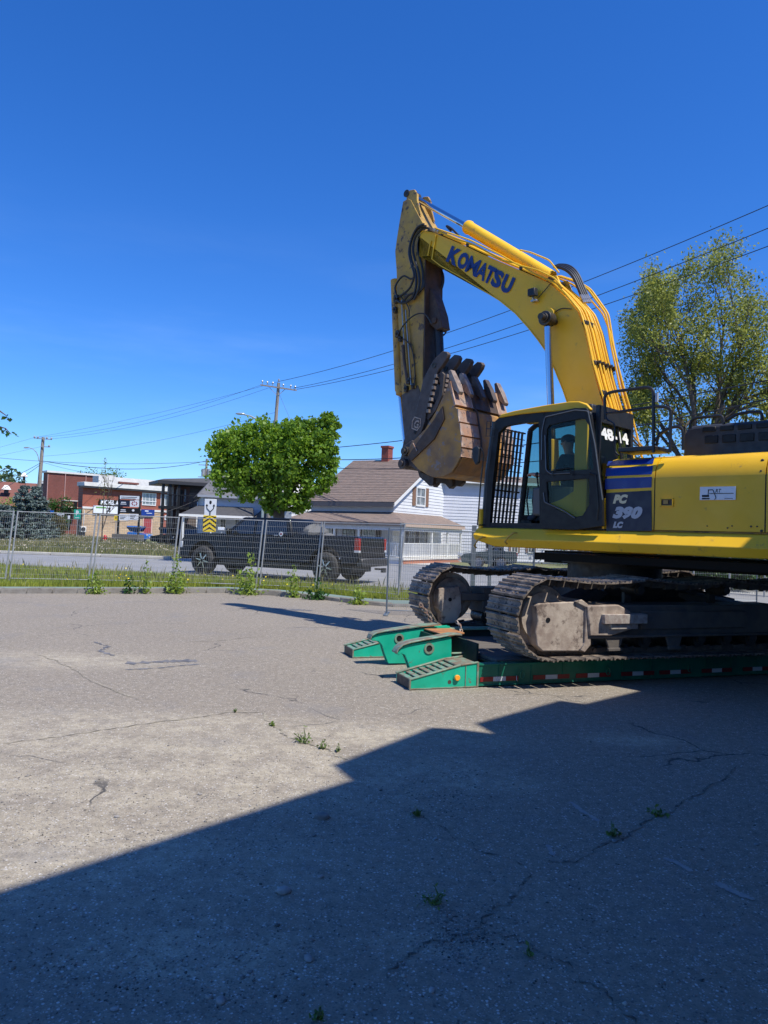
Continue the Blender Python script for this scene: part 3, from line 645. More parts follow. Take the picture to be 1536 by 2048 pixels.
# ------------------------------------------------------------------ cab
YN, YFc = 1.48, .52
def cp(px, py, y=YN): return mp(px, py, y)
def cabring(name, outer, hole, y, th, m, bev=.008, N=32): 
    r = E(); r.ring([cp(*q, y) for q in outer], [cp(*q, y) for q in hole], (0, -th, 0), N); return r.build(name, m, EX, smooth=True, bevel=bev, ang=40)
cabring('cab_side_frame', ((963, 1062), (972, 960), (986, 846), (1000, 833), (1040, 826), (1088, 821), (1088, 1062)), ((979, 1052), (986, 960), (997, 866), (1010, 853), (1040, 846), (1077, 843), (1079, 1052)), YN, .07, BLACK)
cabring('cab_side_frame', ((1088, 1062), (1088, 821), (1150, 814), (1180, 816), (1187, 850), (1198, 940), (1206, 1000), (1211, 1062)), ((1098, 1040), (1098, 858), (1160, 846), (1170, 850), (1180, 935), (1188, 1000), (1192, 1040)), YN, .07, BLACK)
# the opened door folded back over the rear half
yd = 1.60
dring = [((1083, 948), (1078, 900), (1080, 860), (1088, 832), (1100, 825), (1150, 816), (1172, 816), (1182, 830), (1190, 890), (1198, 950)), ((1094, 941), (1092, 900), (1094, 858), (1099, 850), (1160, 837), (1170, 838), (1177, 850), (1186, 925), (1187, 938), (1130, 942))]
cabring('cab_door', dring[0], dring[1], yd, .045, BLACK, .01)
cabring('cab_door', ((1083, 948), (1198, 950), (1205, 1000), (1206, 1052), (1150, 1060), (1083, 1057), (1082, 1010)), ((1093, 964), (1174, 957), (1178, 960), (1178, 1010), (1165, 1031), (1150, 1034), (1120, 1022), (1096, 1008)), yd, .045, BLACK, .01)
CG = glassmat('cab_glass', (.50, .66, .64), .0, .03, 1.22)
CGD = glassmat('door_clear_glass', (.72, .80, .74), .0, .03, 1.25)
def pane(name, pts, y, m=CG, th=.006): r = E(); r.ext([cp(*q, y) for q in pts], (0, -th, 0)); return r.build(name, m, EX)
pane('door_glass', dring[1], yd-.02, CGD); pane('door_glass', ((1093, 964), (1174, 957), (1178, 960), (1178, 1010), (1165, 1031), (1150, 1034), (1120, 1022), (1096, 1008)), yd-.02, CGD)
r = E(); a_, c_ = cp(1153, 843), cp(1174, 1044); r.box((a_.x, YN-.06, cp(1160, 1044).z), (c_.x, YN+.035, cp(1160, 836).z)); r.build('cab_pillar', YEL, EX, bevel=.012, seg=2)
r = E(); r.ext([cp(*q)+V((0, .01, 0)) for q in ((1094, 1044), (1094, 1010), (1125, 998), (1152, 980), (1152, 1044))], (0, -.05, 0)); r.build('cab_lower_panel', YEL, EX)
def chrome_edge(pts, y, r=.006, m=SILV, name='door_seal'): t_ = E(); t_.tube(rnd([cp(*q, y) for q in pts], .03), r, 6); return t_.build(name, m, EX, smooth=True)
RUBS = mat('shiny_rubber_seal', (.10, .11, .12), .22, 0)
chrome_edge(((1083, 920), (1084, 862), (1090, 834), (1150, 820), (1176, 822), (1190, 890), (1205, 1000)), yd+.008, .008, RUBS)
chrome_edge(((1090, 870), (1092, 940), (1102, 948), (1140, 946)), yd+.008, .009, RUBS)
chrome_edge(((1087, 985), (1089, 1004), (1125, 1020), (1150, 1036)), yd+.008, .009, RUBS)
t_ = E(); t_.tube([cp(1105, 940, yd+.03), cp(1140, 936, yd+.03), cp(1145, 952, yd+.03)], .008, 6); t_.tube([cp(1105, 953, yd+.03), cp(1106, 942, yd+.03)], .008, 6); t_.build('door_handle', BLACK, EX, smooth=True)
# door hinge tube at rear
t_ = E(); t_.tube(rnd([cp(*q, yd) for q in ((1180, 946), (1192, 950), (1193, 962), (1195, 985), (1197, 1010), (1194, 1040))], .03), .014, 8); t_.build('door_stay', BLACK, EX, smooth=True)
# cab floor, roof, far side, rear
xfr = cp(974, 1000).x; xrr = cp(1209, 1050).x; zr = cp(1100, 820).z; z0 = 1.96
zf = cp(1000, 833).z
f = E(); f.box((xfr, YN-.01, z0), (xrr, YFc, z0+.05)); f.build('cab_floor', BLACK, EX)
xb = cp(1183, 820).x
rf = E(); P = [cp(*q) for q in ((999, 836), (1004, 829), (1030, 822), (1090, 811), (1140, 803.5), (1160, 803), (1176, 809), (1184, 818), (1182, 822), (1090, 824), (1040, 829))]
rf.ext([p_+V((0, .03, 0)) for p_ in P], (0, -(YN-YFc)*.86, 0)); rf.build('cab_roof', YEL, EX, bevel=.02, seg=3)
rf = E(); P = [cp(*q) for q in ((1140, 806), (1160, 805), (1186, 812), (1190, 846), (1188, 862), (1180, 820), (1150, 818))]
xrt = cp(1186, 830).x
rf.hexa([(xb+.42, YN-.01, zr-.03), (xrt, YN-.01, zr-.20), (xrt, YFc, zr-.20), (xb+.42, YFc, zr-.03), (xb+.38, YN-.01, zr+.05), (xrt+.02, YN-.01, zr+.03), (xrt+.02, YFc+.05, zr+.03), (xb+.38, YFc, zr+.05)]); rf.build('cab_rear_roof', CABGREY, EX, bevel=.025, seg=2)
# far side wall of cab: pillars + glass
def farframe(y):
    cabo = [cp(*q) for q in ((963, 1062), (972, 960), (986, 846), (1000, 833), (1088, 821), (1180, 816), (1198, 940), (1211, 1062))]
    o_ = [V((p_.x, y, p_.z)) for p_ in cabo]; hm = [V((o_[0].x*.94+o_[7].x*.06, y, 2.05)), V((o_[2].x-.06, y, zf-.10)), V((o_[4].x+.04, y, zr-.12)), V((o_[4].x+.04, y, 2.45)), V((o_[4].x+.04, y, 2.05))]
    for p0, p1, rr in ((o_[0], o_[2], .035), (o_[2], o_[3], .04), (o_[3], o_[5], .045), (V((o_[4].x, y, 2.0)), V((o_[4].x, y, zr-.1)), .03), (o_[5], o_[6], .04), (o_[6], o_[7], .04)):
        r = E(); r.tube([p0, p1], rr, 6); r.build('cab_far_pillar', BLACK, EX)
    r = E(); r.box((o_[0].x, y-.03, 1.96), (o_[7].x, y+.03, 2.16)); r.build('cab_far_sill', BLACK, EX)
    g_ = E(); g_.ext([o_[0], o_[2], o_[3], o_[5], o_[6], o_[7]], (0, .004, 0)); g_.build('cab_far_glass', CG, EX)
farframe(YFc)
# front guard of bars over the front glass: between the near and far front pillars
fb0 = cp(966, 1055); ft0 = cp(988, 843)
ps = E(); ps.tube([fb0+V((0, -.03, .0)), cp(974, 940)+V((0, -.03, 0)), ft0+V((0, -.03, 0))], .045, 8); ps.build('cab_front_pillar', CABGREY, EX, smooth=True)
ps = E(); ps.tube([V((fb0.x, YFc, fb0.z)), V((ft0.x, YFc, ft0.z))], .04, 8); ps.build('cab_front_pillar', BLACK, EX, smooth=True)
gb = lambda f, y: V((fb0.x+.08+(ft0.x-fb0.x)*f, y, fb0.z+(ft0.z-fb0.z)*f))
for i in range(9):
    y = YN-.09-i*(YN-YFc-.14)/8.5; t_ = E(); t_.tube([gb(.02, y), gb(.97, y)], .019, 4); t_.build('guard_bar', BLACK, EX)
for i in range(15):
    f_ = .04+i*.92/14; t_ = E(); t_.tube([gb(f_, YN-.05), gb(f_, YFc+.02)], .0085 if i not in (0, 5, 14) else .016, 4); t_.build('guard_crossbar', BLACK, EX)
# yellow lower front post
t_ = E(); a = cp(969, 1054, YN+.02); b_ = cp(971, 1018, YN+.02); t_.tube([a+V((.07, 0, -.06)), V((a.x+.07, a.y, b_.z))], .036, 10); t_.build('front_post', YEL, EX, smooth=True)
# outer front guard rail and mirror
t_ = E(); t_.tube(rnd([cp(*q, YN+.12) for q in ((955, 1050), (962, 960), (968, 908), (962, 895), (952, 893))], .05), .011, 6); t_.tube([cp(955, 1050, YN+.12), cp(970, 1050, YN)], .010, 6); t_.build('mirror_arm', BLACK, EX, smooth=True)
mi = E(); P = [cp(*q, YN+.16) for q in ((944, 897), (952, 891), (958, 896), (956, 925), (950, 930), (945, 918))]; mi.ext(P, (0, -.06, 0)); mi.build('side_mirror', CABGREY, EX, bevel=.012, seg=2)
# front work light cage / guard frame lines
t_ = E()
for pts in (((974, 842), (993, 846)), ((974, 842), (972, 873)), ((981, 842), (980, 873)), ((972, 857), (990, 858)), ((972, 872), (988, 873))): t_.tube([cp(*q, YN+.05) for q in pts], .006, 4)
t_.build('lamp_cage', RL, EX)
# rear face of the cab with window, numbers
RG = glassmat('rear_cab_glass', (.25, .34, .36), .10, .03, 1.3)
def rearpt(f, z):   # f 0 near .. 1 far; the rear pillar leans
    xx = np.interp(z, [1.9, 2.5, 3.1, zr], [cp(1211, 1062).x, cp(1205, 990).x, cp(1195, 910).x, cp(1185, 820).x]); return V((xx-.0, YN-(YN-YFc)*f, z))
r = E(); r.ring([rearpt(0, 1.96), rearpt(1, 1.96), rearpt(1, zr), rearpt(0, zr)], [rearpt(.07, 2.6), rearpt(.93, 2.6), rearpt(.93, zr-.22), rearpt(.07, zr-.22)], (.05, 0, 0), 16); r.build('cab_rear_frame', CABGREY, EX)
r = E(); r.add([rearpt(.05, 2.58)+V((-.004, 0, 0)), rearpt(.95, 2.58)+V((-.004, 0, 0)), rearpt(.95, zr-.2)+V((-.004, 0, 0)), rearpt(.05, zr-.2)+V((-.004, 0, 0))], [(0, 1, 2, 3)]); r.build('rear_window', RG, EX)
zt = zr-.27; a = rearpt(.10, zt-.17); b_ = rearpt(.90, zt-.17); c_ = rearpt(.10, zt)
text_mesh('48-14', 'cab_number', WHITE, EX, a, b_-a, c_-a, V((-1, 0, 0))*3, DN, offset=.045)
r = E(); r.tube([rearpt(.60, 2.58)+V((-.02, 0, 0)), rearpt(.60, zr-.2)+V((-.02, 0, 0))], .014, 6); r.build('window_bar', BLACK, EX)
# interior: seat, console, levers
ST = mat('grey_seat_fabric', (.06, .062, .068), .85)
sx = .12
s_ = E(); s_.box((sx+.30, 1.27, 2.30), (sx-.22, .80, 2.42)); s_.build('seat_cushion', ST, EX, bevel=.04, seg=3)
s_ = E(); s_.hexa([(sx-.24, .80, 2.40), (sx-.10, .80, 2.40), (sx-.10, 1.27, 2.40), (sx-.24, 1.27, 2.40), (sx-.42, .84, 2.98), (sx-.30, .84, 2.98), (sx-.30, 1.23, 2.98), (sx-.42, 1.23, 2.98)]); s_.build('seat_back', ST, EX, bevel=.04, seg=3)
CON = mat('grey_console', (.10, .10, .10), .6)
for y0_ in (1.30, .66):
    s_ = E(); s_.box((sx+.42, y0_, 2.12), (sx-.2, y0_+.11, 2.52)); s_.build('armrest_console', CON, EX, bevel=.03, seg=2)
s_ = E(); s_.box((sx+.1, 1.2, 2.0), (sx-.15, .85, 2.3)); s_.build('seat_base', BLACK, EX)
for y0_ in (1.35, .72):
    s_ = E(); s_.tube([(sx+.36, y0_, 2.5), (sx+.39, y0_, 2.68)], .012, 8); s_.ball((sx+.39, y0_, 2.70), .03, 8, (1, 1, 1.5)); s_.build('joystick', BLACK, EX, smooth=True)
for y0_ in (.95, 1.1):
    s_ = E(); s_.tube([(sx+.66, y0_, 2.0), (sx+.72, y0_, 2.35), (sx+.70, y0_, 2.55)], .012, 6); s_.box((sx+.60, y0_-.05, 2.0), (sx+.78, y0_+.05, 2.06)); s_.build('travel_lever', BLACK, EX)
# ------------------------------------------------------------------ boom
BY = .31
top_px = [(840, 461), (868, 467), (923, 490), (965, 510), (1017, 532), (1063, 552), (1099, 568), (1128, 594), (1154, 624), (1167, 659), (1180, 718), (1193, 770), (1206, 815), (1222, 880), (1236, 945), (1243, 1000)]
bot_px = [(864, 519), (881, 532), (926, 557), (965, 581), (998, 601), (1030, 627), (1056, 656), (1075, 680), (1089, 700), (1108, 738), (1125, 780), (1136, 812), (1165, 890), (1192, 960), (1205, 1010)]
nose = [(837, 508), (835, 490), (836, 472)]
TP = [mp(*q, BY) for q in top_px]; BP = [mp(*q, BY) for q in bot_px]; NP = [mp(*q, BY) for q in nose]
lp = NP[::-1]+TP+BP[::-1]
b = E(); b.ext([p+V((0, -.012, 0)) for p in NP[::-1]+TP+BP[::-1]], (0, -2*BY+.024, 0)); b.build('boom', YEL, EX, bevel=.004)
# edge lips of the box section: side plates stand proud of the top and bottom plates
def strip(pts, w, y, th): 
    r = E(); n = len(pts); vs_ = []
    for i, p in enumerate(pts):
        d = (pts[min(i+1, n-1)]-pts[max(i-1, 0)]); d.y = 0; d.normalize(); q = V((-d.z, 0, d.x)); vs_ += [V((p.x, y, p.z))-q*w, V((p.x, y, p.z))+q*w*.3, V((p.x, y-th, p.z))+q*w*.3, V((p.x, y-th, p.z))-q*w]
    fs = [(0, 1, 2, 3), (4*n-1, 4*n-2, 4*n-3, 4*n-4)]
    for i in range(n-1):
        for k_ in range(4): fs.append((4*i+k_, 4*i+4+k_, 4*i+4+(k_+1) % 4, 4*i+(k_+1) % 4))
    r.add(vs_, fs); return r
strip(TP, .012, BY, .02).build('boom_edge', YEL, EX); strip(BP, .012, BY, .02).build('boom_edge', YEL, EX)
def bx(px, py, y=BY): return mp(px, py, y)
# weld seam bands near the nose
for (a_, c_) in (((862, 482), (856, 512)), ((872, 470), (864, 519))):
    p, q = bx(*a_), bx(*c_); r = E(); r.tube([p+V((0, .004, 0)), q+V((0, .004, 0))], .014, 6); r.build('weld_seam', YEL, EX)
# KOMATSU lettering: baseline follows the boom
LB = mat('blue_lettering', (.010, .035, .16), .45, 0, (.015, .045, .19), 6, 1)
o_ = bx(891.5, 522); ux = bx(1017, 590)-o_; uy = bx(904, 491)-o_
for ch, a_, c_, of_ in (('K', 0, .175, .055), ('O', .165, .315, .06), ('M', .315, .485, .012), ('A', .475, .625, .035), ('T', .605, .725, .05), ('S', .715, .85, .05), ('U', .86, 1.0, .06)):
    text_mesh(ch, 'logo_letter', LB, EX, o_+ux*a_, ux*(c_-a_), uy, V((0, 1, 0)), DN, offset=of_)
    if ch == 'T': e_ = E(); q_ = o_+ux*.722+uy*.98; e_.ext([q_, q_+ux*.022, q_+ux*.012-uy*.2, q_-ux*.006-uy*.2], (0, .004, 0)); e_.build('logo_mark', LB, EX)
# pins and bosses
def boss(name, px, py, y0, y1, r, m, r2=None):
    p = mp(px, py, y0); e_ = E(); e_.cyl(p, V((p.x, y1, p.z)), r, 28); e_.build(name, m, EX, smooth=True, bevel=.006); return p
boss('boom_pin_boss', 1095, 630, .37, .2, .115, YEL)
lc_top = mp(1085, 634, .66)
e_ = E(); e_.cyl((lc_top.x, .72, lc_top.z), (lc_top.x, -.72, lc_top.z), .05, 20); e_.build('lift_cylinder_pin', PIN, EX, smooth=True)
lc_bot = V((lc_top.x-.05, .52, 2.25)); pb = mp(1112, 1000, .52)
for y in (.52, -.52):
    top_ = V((lc_top.x, y, lc_top.z)); foot = V((pb.x, y, 2.05)); d = (foot-top_)
    e_ = E(); e_.cyl((top_.x, y-.085, top_.z), (top_.x, y+.085, top_.z), .115, 24); e_.cyl((top_.x, y+.085, top_.z), (top_.x, y+.12, top_.z), .075, 20); e_.build('cylinder_eye', PIN, EX, smooth=True, bevel=.008)
    e_ = E(); e_.cyl(top_+d*.04, top_+d*.62, .055, 24); e_.build('lift_rod', CHROME, EX, smooth=True)
    e_ = E(); e_.cyl(top_+d*.60, top_+d*.97, .095, 24); e_.build('lift_cylinder', YEL, EX, smooth=True, bevel=.01)
# foot bracket
for y in (.36, -.42):
    p = mp(1225, 1000, .31); e_ = E(); e_.ext([(p.x+.25, y, 1.6), (p.x-.35, y, 1.6), (p.x-.16, y, 2.35), (p.x+.08, y, 2.35)], (0, .06, 0)); e_.build('boom_bracket', YEL, EX, bevel=.01)
# arm cylinder on the boom's back
a = mp(829, 395, 0); c = mp(934, 453, 0); d_ = mp(1104, 556, 0)
e_ = E(); e_.cyl(a, c+(d_-c)*.05, .052, 20); e_.build('arm_rod', CHROME, EX, smooth=True)
e_ = E(); dd = (d_-c).normalized(); e_.tube([c-dd*.02, c, c+dd*.06, c+dd*.10, d_], [.085, .115, .125, .112, .112], 22); e_.build('arm_cylinder', YEL, EX, smooth=True, bevel=.006)
e_ = E(); e_.cyl((a.x, -.19, a.z), (a.x, .21, a.z), .055, 20); e_.cyl((a.x, .21, a.z), (a.x, .235, a.z), .07, 20); e_.cyl((a.x, -.09, a.z), (a.x, .09, a.z), .10, 20); e_.build('arm_pin', PIN, EX, smooth=True)
br = mp(1112, 572, 0)
for y in (.14, -.18):
    e_ = E(); e_.ext([(br.x+.28, y, br.z-.22), (br.x-.30, y, br.z-.30), (br.x-.12, y, br.z+.10), (br.x+.05, y, br.z+.10)], (0, .04, 0)); e_.build('cylinder_bracket', YEL, EX, bevel=.006)
e_ = E(); e_.cyl((br.x-.03, -.24, br.z+.02), (br.x-.03, .24, br.z+.02), .06, 16); e_.build('bracket_pin', PIN, EX, smooth=True)
# hydraulic pipes running over the boom
def offset_line(pts, h):
    n = len(pts); out = []
    for i, p in enumerate(pts):
        d = pts[min(i+1, n-1)]-pts[max(i-1, 0)]; d.y = 0; d.normalize(); q = V((-d.z, 0, d.x));
        if q.z < 0 and abs(q.z) > abs(q.x) or (abs(q.x) >= abs(q.z) and q.x > 0): q = -q
        out.append(p+q*h)
    return out
PIPEY = [.30, .245, .20, .145, .09, .02, -.06, -.13, -.20, -.26]
for k_, y in enumerate(PIPEY):
    i0 = (1, 1, 1, 1, 6, 7, 7, 6, 1, 5)[k_]; h = (.045, .05, .075, .05, .07, .06, .06, .07, .05, .15)[k_]
    L = offset_line(TP, h)[i0:]; L = [V((p.x, y+random.uniform(-.006, .006), p.z)) for p in L]
    e_ = E(); e_.tube(rnd(L, .06, 2), .017 if k_ != 9 else .015, 8); e_.build('hydraulic_pipe', YEL, EX, smooth=True)
# shiny pipe pair on the near top edge over the lettering
L = [mp(x, y, .335) for x, y in ((874, 462), (915, 479), (945, 488), (1008, 522), (1035, 527), (1065, 545), (1112, 566), (1134, 590), (1160, 622), (1172, 660), (1186, 726), (1212, 815))]
e_ = E(); e_.tube(rnd(L, .05, 2), .013, 8); e_.build('hydraulic_pipe', YEL, EX, smooth=True)
L = [mp(x, y, .34) for x, y in ((870, 456), (905, 468), (940, 480), (1000, 509), (1036, 530), (1075, 540), (1109, 556), (1125, 575))]
e_ = E(); e_.tube(rnd(L, .05, 2), .013, 8); e_.build('hydraulic_pipe', YEL, EX, smooth=True)
L = [mp(x, y, .20) for x, y in ((1040, 500), (1062, 505), (1098, 520), (1118, 545))]
e_ = E(); e_.tube(rnd(L, .05, 2), .013, 8); e_.build('hydraulic_pipe', YEL, EX, smooth=True)
# clamps
OL = offset_line(TP, .05)
def along(L, f):
    i = min(int(f*(len(L)-1)), len(L)-2); return L[i].lerp(L[i+1], f*(len(L)-1)-i)
for f, w in ((.04, 1), (.085, 1), (.15, 1), (.30, 1), (.58, .0), (.68, 1), (.76, .3), (.845, 1), (.87, .3)):
    p = along(OL, f); e_ = E(); e_.box((p.x-.03, .33, p.z-.03), (p.x+.03, -.29 if w == 1 else .05, p.z+.035)); e_.build('pipe_clamp', PIN if w != 1 else DARKST, EX, bevel=.006)
for f in (.68, .845):
    p = along(offset_line(TP, .10), f); e_ = E()
    for y in (.26, .15, .02, -.10, -.22): e_.cyl((p.x-.03, y, p.z), (p.x+.03, y, p.z), .026, 8)
    e_.build('clamp_bolt', PIN, EX, smooth=True)
# couplings at the nose end of the pipes
for k_, y in enumerate((.34, .29, .24, .19, .14, .05, -.05, -.15)):
    p = offset_line(TP, .06+.03*(k_ % 2))[1]; q = offset_line(TP, .06)[2]; d = (q-p).normalized(); p = V((p.x, y, p.z)); e_ = E()
    e_.cyl(p-d*.02, p+d*.06, .026, 6); e_.cyl(p+d*.09, p+d*.13, .024, 6); e_.build('hose_coupling', STEEL, EX, smooth=True)
# black hoses bridging the bracket
for k_ in range(4):
    y = .06-.07*k_; pts = [mp(1108+k_*3, 533-k_*1, y), mp(1128+k_*3, 536-k_*2, y), mp(1146+k_*3, 551-k_*2, y), mp(1156+k_*3, 575-k_*2, y), mp(1163+k_*4, 592, y)]
    e_ = E(); e_.tube(rnd(pts, .12, 4), .026, 8); e_.build('hydraulic_hose', HOSE, EX, smooth=True)
    e_ = E(); d = (pts[-1]-pts[-2]).normalized(); e_.cyl(pts[-1]-d*.02, pts[-1]+d*.07, .028, 6); e_.cyl(pts[-1]+d*.07, pts[-1]+d*.13, .023, 6); e_.build('hose_coupling', STEEL, EX, smooth=True)
# rail like pipe standing high over the knee
for y, dx in ((-.20, 0), (-.27, 5)):
    L = [mp(x+dx, yy, y) for x, yy in ((1116, 552), (1150, 563), (1176, 578), (1212, 628), (1222, 690), (1240, 775), (1262, 850))]
    e_ = E(); e_.tube(rnd(L, .08, 3), .016, 8); e_.build('hydraulic_pipe', YEL, EX, smooth=True)
# thin diagonals
for pts, y in ((((1252, 848), (1266, 872), (1285, 893)), .2), (((1244, 846), (1256, 870), (1278, 893)), .2)):
    e_ = E(); e_.tube([mp(a_, b_, y) for a_, b_ in pts], .014, 6); e_.build('hydraulic_pipe', YELD, EX, smooth=True)
# work lamp on the boom
p = mp(1069, 586, .36); e_ = E(); e_.hexa([p+V(q) for q in ((.075, .0, -.06), (-.075, .0, -.07), (-.06, .09, -.07), (.075, .09, -.06), (.08, .0, .06), (-.06, .0, .07), (-.05, .09, .06), (.08, .09, .06))]); e_.build('work_lamp', CABGREY, EX, bevel=.012, seg=2)
e_ = E(); e_.tube([p+V((.02, .02, -.07)), p+V((-.02, .02, -.13)), p+V((-.06, .0, -.13))], .018, 6); e_.box(p+V((.05, -.05, -.14)), p+V((-.05, .03, -.11))); e_.build('lamp_bracket', STEEL, EX)
e_ = E(); e_.tube([p+V((-.06, 0, -.10)), mp(1090, 580, .34), mp(1101, 567, .33)], .007, 6); e_.build('lamp_cable', HOSE, EX, smooth=True)
e_ = E(); e_.tube(rnd([mp(*q, .33) for q in ((1100, 630), (1122, 616), (1143, 618))], .08), .008, 6); e_.build('grease_line', HOSE, EX, smooth=True)
# ------------------------------------------------------------------ arm
AY = .235
ap = [(816, 397), (806, 403), (799, 442), (793, 480), (790, 503), (793, 545), (794, 600), (796, 640), (800, 705), (803, 783), (806, 815), (808, 860), (812, 900), (822, 935), (840, 940), (852, 915), (849, 870), (846, 810), (845, 750), (846, 705), (848, 620), (849, 540), (850, 513), (852, 470), (850, 452), (846, 446), (838, 432), (829, 414), (822, 400)]
AP = [mp(*q, AY) for q in ap]; e_ = E(); e_.ext([p+V((0, 0, 0)) for p in AP], (0, -2*AY, 0)); arm = e_.build('arm', YELD, EX, bevel=.006)
# top fork plates carrying the rod pin
for y in (.22, -.16):
    e_ = E(); e_.ext([mp(*q, .22)+V((0, y-.22, 0)) for q in ((814, 388), (820, 380), (829, 379), (834, 388), (834, 400), (841, 430), (833, 425), (822, 410), (812, 402))], (0, -.05, 0)); e_.build('arm_fork', YELD, EX, bevel=.006)
# dark underside plate and lower arm casting
def armside(pts, y, th, nm, m, bev=.004): e_ = E(); e_.ext([mp(*q, y) for q in pts], (0, -th, 0)); return e_.build(nm, m, EX, bevel=bev)
armside(((849, 520), (851, 520), (849, 700), (846, 800), (845, 800), (847, 700)), AY+.01, .50, 'arm_underside', BROWN)
armside(((803, 790), (835, 770), (846, 800), (850, 905), (838, 938), (822, 933), (811, 896), (806, 840)), AY+.012, .02, 'arm_lower_plate', THUMB)
# thumb cylinder lying under the arm
ya = 0
a = mp(878, 655, ya); b_ = mp(880, 730, ya); e_ = E(); e_.cyl(mp(876, 640, ya), b_, .085, 18); e_.build('thumb_cylinder', CABGREY, EX, smooth=True)
e_ = E(); e_.cyl((a.x, .16, a.z+.10), (a.x, -.16, a.z+.10), .06, 14); e_.ext([mp(*q, .12) for q in ((850, 560), (868, 590), (880, 628), (884, 655), (872, 660), (850, 640))], (0, -.24, 0)); e_.build('thumb_bracket', BROWN, EX, bevel=.01)
e_ = E(); e_.tube(rnd([mp(*q, -.1) for q in ((882, 658), (893, 662), (890, 668), (880, 676))], .03), .014, 6); e_.build('hydraulic_hose', HOSE, EX, smooth=True)
# bucket cylinder on the arm's front
c0, c1, c2 = mp(788, 540, 0), mp(799, 782, 0), mp(810, 885, 0)
e_ = E(); e_.cyl(mp(790, 560, .0), c1, .09, 20); e_.build('bucket_cylinder', YELD, EX, smooth=True, bevel=.008)
e_ = E(); e_.cyl(c1, c2, .05, 16); e_.build('bucket_rod', CHROME, EX, smooth=True)
e_ = E(); e_.tube([mp(801, 770, .05), mp(803, 788, .05)], .11, 14); e_.build('cylinder_gland', YELD, EX, smooth=True)
# lumps: valve blocks on the arm's front edge
for px, py, s_ in ((792, 598, .08), (790, 620, .06), (795, 668, .07), (800, 678, .05), (818, 762, .06), (812, 778, .06), (826, 772, .05)):
    p = mp(px, py, AY+.04); e_ = E(); e_.box(p+V((s_*.6, .03, s_)), p+V((-s_*.6, -.06, -s_))); e_.cyl(p+V((0, .03, 0)), p+V((0, .06, 0)), s_*.4, 6); e_.build('valve_block', PIN, EX, bevel=.01)
# small pipes along the arm
for k_, (xa_, xb_, y0_, y1_) in enumerate(((806, 816, 612, 760), (811, 822, 620, 770), (816, 828, 640, 770), (803, 812, 600, 752), (823, 831, 690, 776))):
    e_ = E(); e_.tube([mp(xa_, y0_, AY+.03), mp((xa_+xb_)/2, (y0_+y1_)/2, AY+.035), mp(xb_, y1_, AY+.03)], .012, 6); e_.build('arm_pipe', YELD if k_ % 2 == 0 else STEEL, EX, smooth=True)
e_ = E(); e_.tube([mp(806, 690, AY+.05), mp(808, 720, AY+.05), mp(812, 745, AY+.05), mp(815, 768, AY+.05)], .028, 8); e_.build('wrapped_hose', BROWN, EX, smooth=True)
# hoses
def hose(pts, y, r=.02, y2=None):
    n = len(pts); y2 = y if y2 is None else y2; P = [mp(x, yy, y+(y2-y)*i/(n-1)) for i, (x, yy) in enumerate(pts)]
    # catmull rom
    Q = []
    for i in range(n-1):
        p0, p1, p2, p3 = P[max(i-1, 0)], P[i], P[i+1], P[min(i+2, n-1)]
        for j in range(6):
            t = j/6; Q.append(.5*((2*p1)+(p2-p0)*t+(2*p0-5*p1+4*p2-p3)*t*t+(3*p1-p0-3*p2+p3)*t**3))
    Q.append(P[-1]); e_ = E(); e_.tube(Q, r, 8); return e_.build('hydraulic_hose', HOSE, EX, smooth=True)
hose(((852, 452), (838, 456), (826, 472), (820, 496), (823, 520), (831, 545), (832, 572), (824, 596), (806, 606), (793, 600)), .36, .023, .30)
hose(((856, 456), (842, 460), (830, 476), (826, 500), (831, 522), (838, 548), (838, 575), (828, 600)), .32, .023)
hose(((858, 462), (846, 466), (838, 480), (836, 500), (842, 525), (846, 548), (842, 580), (820, 600)), .28, .02)
hose(((848, 448), (834, 456), (823, 478), (818, 505), (823, 530), (828, 552), (818, 578), (795, 596)), .40, .02, .3)
hose(((795, 596), (790, 576), (798, 560), (808, 552), (822, 558), (830, 552)), .33, .018)
hose(((848, 560), (846, 575), (838, 582), (818, 590), (806, 604)), .30, .02)
hose(((800, 592), (812, 606), (818, 620), (818, 634)), .30, .012)
hose(((796, 670), (806, 652), (822, 635), (838, 627), (852, 630), (864, 648)), .36, .013)
hose(((800, 684), (808, 678), (822, 694), (828, 720), (830, 745), (829, 772)), .30, .010)
hose(((874, 532), (884, 545), (886, 562), (882, 575), (874, 584)), -.30, .03)
hose(((878, 530), (886, 552), (884, 574), (874, 592)), -.22, .024)
hose(((902, 462), (893, 452), (904, 458), (918, 472)), .1, .02)
# joint pin between boom and arm
e_ = E(); p = mp(848, 488, .36); p.y = .22; e_.cyl(p, (p.x, -.22, p.z), .09, 24); e_.build('joint_pin', PIN, EX, smooth=True)
